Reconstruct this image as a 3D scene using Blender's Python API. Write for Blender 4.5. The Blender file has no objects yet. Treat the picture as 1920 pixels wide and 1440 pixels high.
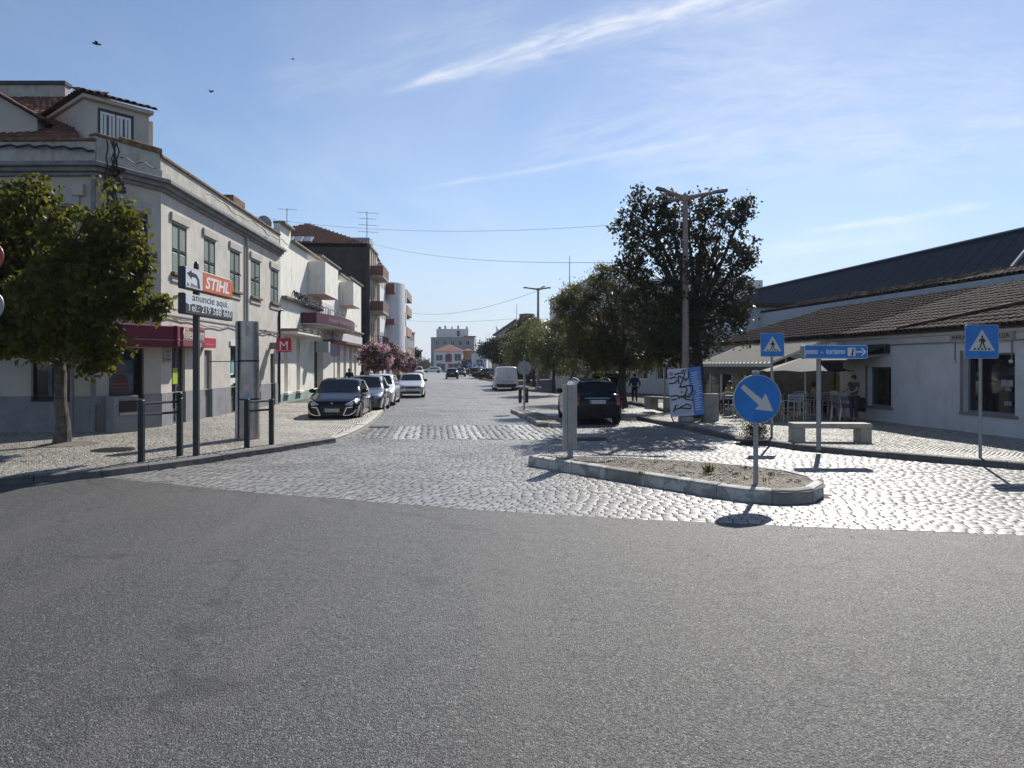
import bpy, bmesh, math, random
import numpy as np
from mathutils import Vector, Matrix, noise
from mathutils.bvhtree import BVHTree
RND = random.Random(7)
NR = np.random.default_rng(7)
scene = bpy.context.scene
COL = scene.collection
rad = math.radians
# ---------------------------------------------------------------- camera, sky, sun, exposure
F, H, HZ = 1331.0, 1.95, 684.0          # focal length and horizon in photo pixels, eye height in metres
cam = bpy.data.cameras.new('camera')
camo = bpy.data.objects.new('camera', cam)
COL.objects.link(camo)
camo.location = (0, 0, H)
camo.rotation_euler = (rad(90), 0, 0)
cam.sensor_fit = 'HORIZONTAL'
cam.sensor_width = 36.0
cam.lens = 36.0 * F / 1920.0
cam.shift_y = -(720 - HZ) / 1920.0
cam.clip_start, cam.clip_end = 0.1, 12000
scene.camera = camo
SUN_AZ, SUN_EL = 24.5, 40.0
sun = bpy.data.lights.new('sun', 'SUN')
sun.energy = 4.9
sun.angle = rad(0.5)
sun.color = (1.0, 0.955, 0.88)
suno = bpy.data.objects.new('sun', sun)
COL.objects.link(suno)
suno.rotation_euler = (rad(90 - SUN_EL), 0, rad(180 - SUN_AZ))
suno.location = (30, 70, 60)
scene.view_settings.view_transform = 'Standard'
scene.view_settings.look = 'None'
scene.view_settings.gamma = 1.0
scene.view_settings.use_curve_mapping = False
scene.view_settings.exposure = 0.30
scene.cycles.max_bounces = 6
scene.cycles.diffuse_bounces = 3
scene.cycles.glossy_bounces = 3
scene.cycles.transmission_bounces = 4
scene.cycles.volume_bounces = 0
scene.cycles.sample_clamp_indirect = 4.0
scene.cycles.caustics_reflective = False
scene.cycles.caustics_refractive = False


class NT:
    """small helper to write node trees"""
    def __init__(s, tree):
        s.t = tree
        s.t.nodes.clear()

    def n(s, kind, **kw):
        nd = s.t.nodes.new(kind)
        for k, v in kw.items():
            if k.startswith('i_'):
                key = k[2:]
                key = int(key) if key.isdigit() else key
                sock = nd.inputs[key]
                if hasattr(v, 'is_output') or isinstance(v, bpy.types.NodeSocket):
                    s.t.links.new(v, sock)
                else:
                    sock.default_value = v
            else:
                setattr(nd, k, v)
        return nd

    def link(s, a, b):
        s.t.links.new(a, b)

    def math(s, op, a, b=0.0, c=0.0, clamp=False):
        nd = s.n('ShaderNodeMath', operation=op, use_clamp=clamp)
        for i, v in enumerate((a, b, c)):
            if isinstance(v, bpy.types.NodeSocket):
                s.t.links.new(v, nd.inputs[i])
            else:
                nd.inputs[i].default_value = v
        return nd.outputs[0]

    def mix(s, f, a, b, mode='MIX'):
        nd = s.n('ShaderNodeMix', data_type='RGBA', blend_type=mode)
        nd.clamp_factor = True
        for i, v in ((0, f), (6, a), (7, b)):
            if isinstance(v, bpy.types.NodeSocket):
                s.t.links.new(v, nd.inputs[i])
            else:
                if i and not isinstance(v, (int, float)) and len(v) == 3:
                    v = (*v, 1)
                nd.inputs[i].default_value = v
        return nd.outputs[2]

    def ramp(s, f, lo, hi):
        nd = s.n('ShaderNodeMapRange', clamp=True)
        s.t.links.new(f, nd.inputs[0])
        nd.inputs[1].default_value, nd.inputs[2].default_value = lo, hi
        nd.interpolation_type = 'SMOOTHSTEP'
        return nd.outputs[0]

    def noise(s, vec, scale, detail=3, rough=0.6, dist=0.0):
        nd = s.n('ShaderNodeTexNoise')
        nd.inputs['Scale'].default_value = scale
        nd.inputs['Detail'].default_value = detail
        nd.inputs['Roughness'].default_value = rough
        nd.inputs['Distortion'].default_value = dist
        if vec is not None:
            s.t.links.new(vec, nd.inputs['Vector'])
        return nd.outputs['Fac']

    def scaled(s, vec, sc, rot=(0, 0, 0)):
        nd = s.n('ShaderNodeMapping')
        s.t.links.new(vec, nd.inputs[0])
        nd.inputs['Scale'].default_value = sc
        nd.inputs['Rotation'].default_value = rot
        return nd.outputs[0]


def make_world():
    w = bpy.data.worlds.new('World')
    scene.world = w
    w.use_nodes = True
    t = NT(w.node_tree)
    sky = t.n('ShaderNodeTexSky', sky_type='NISHITA')
    sky.sun_disc = False
    sky.sun_elevation = rad(SUN_EL)
    sky.sun_rotation = rad(SUN_AZ)
    sky.altitude = 10
    sky.air_density = 1.0
    sky.dust_density = 0.15
    sky.ozone_density = 4.0
    co = t.n('ShaderNodeTexCoord').outputs['Generated']
    xyz = t.n('ShaderNodeSeparateXYZ')
    t.link(co, xyz.inputs[0])
    x, y, z = xyz.outputs
    ys = t.math('MAXIMUM', y, 0.05)
    u, v = t.math('DIVIDE', x, ys), t.math('DIVIDE', z, ys)
    comb = t.n('ShaderNodeCombineXYZ', i_0=u, i_1=v)
    ahead = t.ramp(y, 0.05, 0.3)

    def streak(p0, p1, w0, w1, amp, strength, seed):
        a0, b0 = (p0[0] - 960) / F, (HZ - p0[1]) / F
        a1, b1 = (p1[0] - 960) / F, (HZ - p1[1]) / F
        L = math.hypot(a1 - a0, b1 - b0)
        tx, ty = (a1 - a0) / L, (b1 - b0) / L
        du, dv = t.math('SUBTRACT', u, a0), t.math('SUBTRACT', v, b0)
        a = t.math('DIVIDE', t.math('ADD', t.math('MULTIPLY', du, tx), t.math('MULTIPLY', dv, ty)), L)
        b = t.math('ADD', t.math('MULTIPLY', du, -ty), t.math('MULTIPLY', dv, tx))
        mp = t.n('ShaderNodeMapping', vector_type='TEXTURE')
        t.link(comb.outputs[0], mp.inputs[0])
        mp.inputs['Rotation'].default_value = (0, 0, math.atan2(ty, tx))
        mp.inputs['Location'].default_value = (seed, seed * .7, 0)
        fine = t.noise(t.scaled(mp.outputs[0], (5, 26, 1)), 2.2, 6, 0.62, 0.4)
        big = t.noise(t.scaled(mp.outputs[0], (3.5, 5, 1)), 1.5, 3)
        b = t.math('ADD', b, t.math('MULTIPLY', t.math('SUBTRACT', big, 0.5), amp))
        wd = t.math('MULTIPLY_ADD', a, (w1 - w0) / F, w0 / F)
        wd = t.math('MAXIMUM', wd, 0.001)
        q = t.math('DIVIDE', b, wd)
        g = t.math('POWER', 2.718, t.math('MULTIPLY', t.math('MULTIPLY', q, q), -1.0))
        win = t.math('MULTIPLY', t.ramp(a, 0.0, 0.22), t.math('SUBTRACT', 1.0, t.ramp(a, 0.92, 1.35)))
        m = t.math('MULTIPLY', g, win)
        return t.math('MULTIPLY', t.math('MULTIPLY', m, t.ramp(fine, 0.22, 0.75)), strength)
    parts = [streak((700, 180), (1400, -25), 7, 46, 0.035, 0.72, 3.1),
             streak((720, 368), (1350, 255), 4, 6, 0.02, 0.24, 5.2),
             streak((1480, 440), (1790, 392), 5, 9, 0.012, 0.62, 8.3),
             streak((1400, 470), (1700, 440), 14, 26, 0.03, 0.3, 2.3),
             streak((900, 330), (1500, 170), 40, 90, 0.12, 0.22, 11.7),
             streak((1050, 120), (1950, 150), 60, 120, 0.15, 0.20, 14.2),
             streak((1100, 330), (1950, 240), 50, 80, 0.15, 0.25, 17.9),
             streak((450, 190), (900, 60), 30, 60, 0.1, 0.14, 21.0)]
    s = parts[0]
    for p in parts[1:]:
        s = t.math('ADD', s, p)
    zs = t.math('MAXIMUM', z, 0.04)
    pl = t.n('ShaderNodeCombineXYZ', i_0=t.math('DIVIDE', x, zs), i_1=t.math('DIVIDE', y, zs))
    veil = t.noise(t.scaled(pl.outputs[0], (0.5, 0.16, 1), (0, 0, 0.9)), 1.3, 7, 0.6, 0.5)
    veil = t.math('MULTIPLY', t.ramp(veil, 0.38, 0.85), 0.2)
    s = t.math('MULTIPLY_ADD', s, ahead, veil)
    s = t.math('MULTIPLY', s, t.ramp(z, 0.0, 0.12))
    tint = t.mix(1.0, sky.outputs[0], (1.08, 1.0, 0.965), 'MULTIPLY')
    low = t.math('MULTIPLY', t.math('SUBTRACT', 1.0, t.ramp(z, -0.02, 0.25)), 0.7)
    tint = t.mix(low, tint, (4.0, 4.75, 6.2))
    colr = t.mix(t.math('MINIMUM', s, 0.9), tint, (8.2, 8.4, 8.7))
    bg = t.n('ShaderNodeBackground', i_0=colr, i_1=0.1)
    out = t.n('ShaderNodeOutputWorld', i_0=bg.outputs[0])


make_world()


# ---------------------------------------------------------------- geometry helpers
def P(px, py, Y):
    return Vector(((px - 960) / F * Y, Y, H + (HZ - py) / F * Y))


def G(px, py, z=0.0):
    Y = (H - z) * F / (py - HZ)
    return Vector(((px - 960) / F * Y, Y, z))


class MB:
    """collects faces for one mesh"""
    def __init__(s):
        s.v, s.f, s.m, s.mi = [], [], [], 0
        s.M = None

    def add(s, vs, fs):
        b = len(s.v)
        if s.M is not None:
            vs = [s.M @ Vector(p) for p in vs]
        s.v += [tuple(p) for p in vs]
        s.f += [tuple(b + i for i in f) for f in fs]
        s.m += [s.mi] * len(fs)
        return s

    def quad(s, a, b, c, d):
        return s.add([a, b, c, d], [(0, 1, 2, 3)])

    def box(s, x0, x1, y0, y1, z0, z1):
        vs = [(x, y, z) for z in (z0, z1) for y in (y0, y1) for x in (x0, x1)]
        return s.add(vs, [(0, 2, 3, 1), (4, 5, 7, 6), (0, 1, 5, 4), (2, 6, 7, 3), (0, 4, 6, 2), (1, 3, 7, 5)])

    def ext(s, pts, vec):
        """polygon (3-D points) extruded by vec, capped"""
        n = len(pts)
        vec = Vector(vec)
        p0 = [Vector(p) for p in pts]
        vs = p0 + [p + vec for p in p0]
        fs = [tuple(range(n))[::-1], tuple(range(n, 2 * n))]
        fs += [(i, (i + 1) % n, n + (i + 1) % n, n + i) for i in range(n)]
        return s.add(vs, fs)

    def prism(s, poly, z0, z1):
        return s.ext([(x, y, z0) for x, y in poly], (0, 0, z1 - z0))

    def tube(s, pts, r, n=8, cap=True):
        pts = [Vector(p) for p in pts]
        rs = r if isinstance(r, (list, tuple)) else [r] * len(pts)
        vs, fs = [], []
        prev = None
        for i, p in enumerate(pts):
            d = (pts[min(i + 1, len(pts) - 1)] - pts[max(i - 1, 0)])
            d = d.normalized() if d.length > 1e-9 else Vector((0, 0, 1))
            if prev is None:
                a = d.orthogonal().normalized()
            else:
                a = (prev - d * prev.dot(d))
                a = a.normalized() if a.length > 1e-6 else d.orthogonal().normalized()
            prev = a
            b = d.cross(a)
            for k in range(n):
                t = 2 * math.pi * k / n
                vs.append(p + (a * math.cos(t) + b * math.sin(t)) * rs[i])
        for i in range(len(pts) - 1):
            for k in range(n):
                fs.append((i * n + k, i * n + (k + 1) % n, (i + 1) * n + (k + 1) % n, (i + 1) * n + k))
        if cap:
            fs.append(tuple(range(n))[::-1])
            fs.append(tuple(range((len(pts) - 1) * n, len(pts) * n)))
        return s.add(vs, fs)

    def lathe(s, prof, n=16, c=(0, 0, 0), axis='z'):
        vs, fs = [], []
        for r, h in prof:
            for k in range(n):
                t = 2 * math.pi * k / n
                a, b = r * math.cos(t), r * math.sin(t)
                q = {'z': (a, b, h), 'y': (a, h, b), 'x': (h, a, b)}[axis]
                vs.append((q[0] + c[0], q[1] + c[1], q[2] + c[2]))
        for i in range(len(prof) - 1):
            for k in range(n):
                fs.append((i * n + k, i * n + (k + 1) % n, (i + 1) * n + (k + 1) % n, (i + 1) * n + k))
        fs.append(tuple(range(n))[::-1])
        fs.append(tuple(range((len(prof) - 1) * n, len(prof) * n)))
        return s.add(vs, fs)

    def ball(s, c, r, n=8):
        r = r if isinstance(r, tuple) else (r, r, r)
        vs, fs = [], []
        m = n // 2 + 1
        for i in range(m + 1):
            a = math.pi * i / m
            for k in range(n):
                t = 2 * math.pi * k / n
                vs.append((c[0] + r[0] * math.sin(a) * math.cos(t), c[1] + r[1] * math.sin(a) * math.sin(t), c[2] + r[2] * math.cos(a)))
        for i in range(m):
            for k in range(n):
                fs.append((i * n + k, i * n + (k + 1) % n, (i + 1) * n + (k + 1) % n, (i + 1) * n + k))
        return s.add(vs, fs)

    def mesh(s, name, mats, smooth=False, bevel=0.0, fix=True, angle=35):
        me = bpy.data.meshes.new(name)
        me.from_pydata(s.v, [], s.f)
        mats = mats if isinstance(mats, (list, tuple)) else [mats]
        for m in mats:
            me.materials.append(m)
        if any(s.m):
            me.polygons.foreach_set('material_index', s.m)
        if fix or bevel:
            bm = bmesh.new()
            bm.from_mesh(me)
            bmesh.ops.remove_doubles(bm, verts=bm.verts, dist=1e-5)
            if fix:
                bmesh.ops.recalc_face_normals(bm, faces=bm.faces)
            if bevel:
                es = [e for e in bm.edges if len(e.link_faces) == 2 and e.calc_face_angle(0) > 0.6]
                bmesh.ops.bevel(bm, geom=es, offset=bevel, segments=1, affect='EDGES', clamp_overlap=True)
            bm.to_mesh(me)
            bm.free()
        if smooth:
            me.polygons.foreach_set('use_smooth', [True] * len(me.polygons))
            me.set_sharp_from_angle(angle=rad(angle))
        me.update()
        return me

    def build(s, name, mats, parent=None, smooth=False, bevel=0.0, fix=True, angle=35, label=None):
        o = bpy.data.objects.new(name, s.mesh(name, mats, smooth, bevel, fix, angle))
        COL.objects.link(o)
        if parent is not None:
            o.parent = parent
        if label:
            o['label'] = label
        return o


def tag(o, label=None, cat=None, group=None, kind=None):
    if label:
        o['label'] = label
    if cat:
        o['category'] = cat
    if group:
        o['group'] = group
    if kind:
        o['kind'] = kind
    return o


def thing(name, label, cat, loc=(0, 0, 0), rz=0.0, group=None, kind=None):
    o = bpy.data.objects.new(name, None)
    o.empty_display_size = 0.2
    COL.objects.link(o)
    o.location = loc
    o.rotation_euler = (0, 0, rz)
    return tag(o, label, cat, group, kind)


def copy_tree(o, parent=None):
    c = o.copy()
    COL.objects.link(c)
    if parent is not None:
        c.parent = parent
    for ch in [q for q in ALLKIDS.get(o, o.children)]:
        copy_tree(ch, c)
    return c


ALLKIDS = {}


def dup(o, loc, rz, label=None, group=None):
    c = copy_tree(o)
    c.location = loc
    c.rotation_euler = (0, 0, rz)
    if label:
        c['label'] = label
    if group:
        c['group'] = group
    return c


class FR:
    """a facade frame: local x runs left to right as seen from outside, y goes into the building, z is up"""
    def __init__(s, A, B, z=0.0):
        A, B = Vector((A[0], A[1], z)), Vector((B[0], B[1], z))
        s.A, s.L = A, (B - A).length
        d = (B - A).normalized()
        s.rz = math.atan2(d.y, d.x)
        s.M = Matrix.Translation(A) @ Matrix.Rotation(s.rz, 4, 'Z')
        s.I = s.M.inverted()

    def uz(s, px, py, y=0.0):
        o = s.I @ Vector((0, 0, H))
        d = s.I.to_3x3() @ Vector(((px - 960) / F, 1, (HZ - py) / F))
        t = (y - o.y) / d.y
        p = o + d * t
        return p.x, p.z

    def u(s, px, y=0.0):
        return s.uz(px, HZ, y)[0]

    def z(s, px, py, y=0.0):
        return s.uz(px, py, y)[1]


def wall(mb, u0, u1, z0, z1, holes=(), depth=0.18, y=0.0):
    us = sorted({u0, u1, *[h[0] for h in holes], *[h[1] for h in holes]})
    zs = sorted({z0, z1, *[h[2] for h in holes], *[h[3] for h in holes]})
    us = [q for q in us if u0 - 1e-6 <= q <= u1 + 1e-6]
    zs = [q for q in zs if z0 - 1e-6 <= q <= z1 + 1e-6]
    for i in range(len(us) - 1):
        for j in range(len(zs) - 1):
            cu, cz = (us[i] + us[i + 1]) / 2, (zs[j] + zs[j + 1]) / 2
            if any(h[0] < cu < h[1] and h[2] < cz < h[3] for h in holes):
                continue
            mb.quad((us[i], y, zs[j]), (us[i + 1], y, zs[j]), (us[i + 1], y, zs[j + 1]), (us[i], y, zs[j + 1]))
    for a, b, c, d in [h[:4] for h in holes]:
        e = y + depth
        mb.quad((a, y, c), (a, y, d), (a, e, d), (a, e, c))
        mb.quad((b, y, d), (b, y, c), (b, e, c), (b, e, d))
        mb.quad((a, y, d), (b, y, d), (b, e, d), (a, e, d))
        mb.quad((b, y, c), (a, y, c), (a, e, c), (b, e, c))
    return mb


# ---------------------------------------------------------------- materials
MATS = {}


def pm(name, col, rough=0.6, metal=0.0, var=0.12, vscale=2.0, bump=0.0, bscale=60.0, streak=0.0, dirt=None, spec=0.5,
       island=0.0, coat=0.0, dirtscale=0.6, hue=None, rvar=0.0):
    if name in MATS:
        return MATS[name]
    m = bpy.data.materials.new(name)
    m.use_nodes = True
    t = NT(m.node_tree)
    co = t.n('ShaderNodeTexCoord').outputs['Object']
    c = col
    dark = tuple(q * 0.55 for q in col)
    light = tuple(min(1, q * 1.2) for q in col)
    if var:
        f = t.noise(co, vscale, 5, 0.62)
        c = t.mix(t.math('MULTIPLY', t.ramp(f, 0.3, 0.72), 1.0), tuple(q * (1 - var) for q in col), tuple(min(1, q * (1 + var)) for q in col))
    if island:
        r = t.n('ShaderNodeNewGeometry').outputs['Random Per Island']
        r2 = t.n('ShaderNodeObjectInfo').outputs['Random']
        r = t.math('FRACT', t.math('ADD', r, r2))
        c = t.mix(r, c, tuple(min(1, q * (1 - island)) for q in (hue or col)))
    if streak:
        f = t.noise(t.scaled(co, (2.2, 2.2, 0.12)), 3.0, 5, 0.65)
        c = t.mix(t.math('MULTIPLY', t.ramp(f, 0.5, 0.8), streak), c, dirt or dark)
        f = t.noise(t.scaled(co, (1, 1, 0.5)), dirtscale * 3, 7, 0.7, 0.6)
        c = t.mix(t.math('MULTIPLY', t.ramp(f, 0.52, 0.75), streak), c, dirt or dark)
    b = t.n('ShaderNodeBsdfPrincipled')
    if isinstance(c, bpy.types.NodeSocket):
        t.link(c, b.inputs['Base Color'])
    else:
        b.inputs['Base Color'].default_value = (*c, 1)
    b.inputs['Roughness'].default_value = rough
    if rvar:
        f = t.noise(co, vscale * 4, 4)
        t.link(t.math('MULTIPLY_ADD', f, rvar, rough - rvar / 2), b.inputs['Roughness'])
    b.inputs['Metallic'].default_value = metal
    b.inputs['Specular IOR Level'].default_value = spec
    if coat:
        b.inputs['Coat Weight'].default_value = coat
        b.inputs['Coat Roughness'].default_value = 0.04
    if bump:
        f = t.noise(co, bscale, 4, 0.65)
        bp = t.n('ShaderNodeBump', i_Strength=bump, i_Distance=0.02)
        t.link(f, bp.inputs['Height'])
        t.link(bp.outputs[0], b.inputs['Normal'])
    t.n('ShaderNodeOutputMaterial', i_0=b.outputs[0])
    MATS[name] = m
    return m


def leafmat(name, c0, c1, trans=0.35, rough=0.5):
    m = bpy.data.materials.new(name)
    m.use_nodes = True
    t = NT(m.node_tree)
    r = t.n('ShaderNodeNewGeometry').outputs['Random Per Island']
    co = t.n('ShaderNodeTexCoord').outputs['Object']
    f = t.noise(co, 1.1, 3)
    q = t.math('ADD', t.math('MULTIPLY', r, 0.6), t.math('MULTIPLY', t.ramp(f, 0.3, 0.7), 0.4))
    c = t.mix(q, c0, c1)
    d = t.n('ShaderNodeBsdfPrincipled', i_0=c)
    d.inputs['Roughness'].default_value = rough
    d.inputs['Specular IOR Level'].default_value = 0.22
    tr = t.n('ShaderNodeBsdfTranslucent')
    t.link(t.mix(0.5, c, tuple(min(1, k * 1.9) for k in c1)), tr.inputs[0])
    mx = t.n('ShaderNodeMixShader', i_0=trans)
    t.link(d.outputs[0], mx.inputs[1])
    t.link(tr.outputs[0], mx.inputs[2])
    t.n('ShaderNodeOutputMaterial', i_0=mx.outputs[0])
    MATS[name] = m
    return m


def emat(name, col, rough=0.6):
    return pm(name, col, rough, var=0.0)


# flat colours used all over
BLACK = pm('black_paint', (0.015, 0.016, 0.018), 0.4, var=0.2, vscale=8)
WHITE = pm('white_paint', (0.72, 0.72, 0.71), 0.5, var=0.05)
STEEL = pm('galvanised_steel', (0.42, 0.43, 0.44), 0.5, 0.75, var=0.15, vscale=9, rvar=0.2)
GREYPOST = pm('grey_post_paint', (0.30, 0.31, 0.32), 0.45, 0.3, var=0.15, vscale=6)
GLASS = pm('dark_glass', (0.012, 0.014, 0.016), 0.04, var=0.0, spec=0.6)
PALEGLASS = pm('curtained_glass', (0.22, 0.25, 0.30), 0.08, var=0.25, vscale=3)
SIGNBLUE = pm('sign_blue', (0.012, 0.19, 0.58), 0.45, var=0.14, vscale=3, streak=0.18)
SIGNWHITE = pm('sign_white', (0.62, 0.60, 0.54), 0.5, var=0.05)
BARK = pm('bark', (0.10, 0.085, 0.068), 0.9, var=0.5, vscale=7, bump=0.9, bscale=26)
DARKBARK = pm('dark_bark', (0.05, 0.042, 0.036), 0.9, var=0.4, vscale=7, bump=0.8, bscale=30)
CONCRETE = pm('concrete', (0.34, 0.32, 0.29), 0.85, var=0.2, vscale=3, bump=0.35, bscale=40, streak=0.35, dirt=(0.14, 0.13, 0.115))

# ---------------------------------------------------------------- lettering
FONTCACHE = {}


def text(s, size, mat, parent, loc, rot=(rad(90), 0, 0), align='LEFT', bold=0.0, shear=0.0, name='lettering', width=None, ext=0.0015, valign='BOTTOM_BASELINE'):
    cu = bpy.data.curves.new(name, 'FONT')
    cu.body = s
    cu.size = size
    cu.align_x = align
    cu.align_y = valign
    cu.offset = bold
    cu.shear = shear
    cu.extrude = ext
    cu.resolution_u = 3
    tmp = bpy.data.objects.new(name, cu)
    COL.objects.link(tmp)
    dg = bpy.context.evaluated_depsgraph_get()
    me = bpy.data.meshes.new_from_object(tmp.evaluated_get(dg))
    bpy.data.objects.remove(tmp)
    bpy.data.curves.remove(cu)
    me.name = name
    me.materials.clear()
    me.materials.append(mat)
    if width:
        xs = [v.co.x for v in me.vertices]
        k = width / max(1e-6, max(xs) - min(xs))
        for v in me.vertices:
            v.co.x *= k
    o = bpy.data.objects.new(name, me)
    COL.objects.link(o)
    o.parent = parent
    o.location = loc
    o.rotation_euler = rot
    return o


# ---------------------------------------------------------------- many alike pieces
def inside(poly, x, y):
    """vectorised point in polygon"""
    c = np.zeros(x.shape, bool)
    n = len(poly)
    for i in range(n):
        x0, y0 = poly[i][0], poly[i][1]
        x1, y1 = poly[(i + 1) % n][0], poly[(i + 1) % n][1]
        if y0 == y1:
            continue
        k = ((y0 > y) != (y1 > y)) & (x < (x1 - x0) * (y - y0) / (y1 - y0) + x0)
        c ^= k
    return c


def fastmesh(name, V, Q, mats, smooth=False):
    """V (n,3), Q (m,4) quads"""
    me = bpy.data.meshes.new(name)
    k = Q.shape[1]
    me.vertices.add(len(V))
    me.vertices.foreach_set('co', np.ascontiguousarray(V, np.float32).ravel())
    me.loops.add(Q.size)
    me.loops.foreach_set('vertex_index', np.ascontiguousarray(Q, np.int32).ravel())
    me.polygons.add(len(Q))
    me.polygons.foreach_set('loop_start', np.arange(0, Q.size, k, dtype=np.int32))
    for m in (mats if isinstance(mats, (list, tuple)) else [mats]):
        me.materials.append(m)
    me.update(calc_edges=True)
    if smooth:
        me.polygons.foreach_set('use_smooth', np.ones(len(Q), bool))
    return me


def pieces(parent, name, stuffname, templ, mats4, mat, keep=300, smooth=True, root_inv=None):
    """templ: list of (V, Q) templates; mats4: (n,4,4) in the parent's space. The KEEP that show largest become parts, the rest one stuff part."""
    n = len(mats4)
    W = mats4
    pw = np.array(parent.matrix_world if root_inv is None else root_inv)
    ce = (pw @ W[:, :, 3].T).T
    Y = np.maximum(ce[:, 1], 0.1)
    px = 960 + ce[:, 0] / Y * F
    py = HZ - (ce[:, 2] - H) / Y * F
    area = np.linalg.norm(W[:, :3, 0], axis=1) * np.linalg.norm(W[:, :3, 1], axis=1) / Y ** 2
    area[(px < 0) | (px > 1920) | (py < 0) | (py > 1440)] = -1
    order = np.argsort(-area)
    which = NR.integers(0, len(templ), n)
    meshes = [fastmesh(name, np.array(V), np.array(Q), mat, smooth) for V, Q in templ]
    big = [i for i in order[:keep] if area[i] > 0]
    for i in big:
        o = bpy.data.objects.new(name, meshes[which[i]])
        COL.objects.link(o)
        o.parent = parent
        o.matrix_basis = Matrix(W[i].tolist())
    rest = np.ones(n, bool)
    rest[big] = False
    VV, QQ, b = [], [], 0
    for k, (V, Q) in enumerate(templ):
        idx = np.nonzero(rest & (which == k))[0]
        if not len(idx):
            continue
        V4 = np.c_[np.array(V), np.ones(len(V))]
        X = np.einsum('nij,vj->nvi', W[idx], V4)[:, :, :3]
        VV.append(X.reshape(-1, 3))
        QQ.append((np.array(Q)[None] + (np.arange(len(idx)) * len(V))[:, None, None] + b).reshape(-1, np.array(Q).shape[1]))
        b += len(idx) * len(V)
    if VV:
        o = bpy.data.objects.new(stuffname, fastmesh(stuffname, np.concatenate(VV), np.concatenate(QQ), mat, smooth))
        COL.objects.link(o)
        o.parent = parent
        o['kind'] = 'stuff'
    return n


def stone_template(seed, inset=0.1, drop=0.5):
    """a unit stone -0.5..0.5, top at z=0, a rounded shoulder down to z=-1"""
    r = np.random.default_rng(seed)
    c = np.array([(-.5, -.5), (.5, -.5), (.5, .5), (-.5, .5)]) + r.uniform(-.04, .04, (4, 2))
    top = [(x * (1 - 2 * inset), y * (1 - 2 * inset), 0) for x, y in c]
    sh = [(x, y, -drop) for x, y in c]
    V = top + sh
    Q = [(0, 1, 2, 3)] + [(i + 4, (i + 1) % 4 + 4, (i + 1) % 4, i) for i in range(4)]
    return np.array(V), np.array(Q)


def stone_mats(x, y, z, ang, w, d, hgt, tilt=0.02):
    n = len(x)
    M = np.zeros((n, 4, 4))
    ca, sa = np.cos(ang), np.sin(ang)
    tx, ty = NR.normal(0, tilt, n), NR.normal(0, tilt, n)
    M[:, 0, 0], M[:, 1, 0], M[:, 2, 0] = ca * w, sa * w, tx * w
    M[:, 0, 1], M[:, 1, 1], M[:, 2, 1] = -sa * d, ca * d, ty * d
    M[:, 2, 2] = hgt
    M[:, 0, 3], M[:, 1, 3], M[:, 2, 3], M[:, 3, 3] = x, y, z, 1
    return M
# ---------------------------------------------------------------- ground, road, pavements
def structure(name, mb, mats, **kw):
    o = mb.build(name, mats, **kw)
    o['kind'] = 'structure'
    return o


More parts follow.
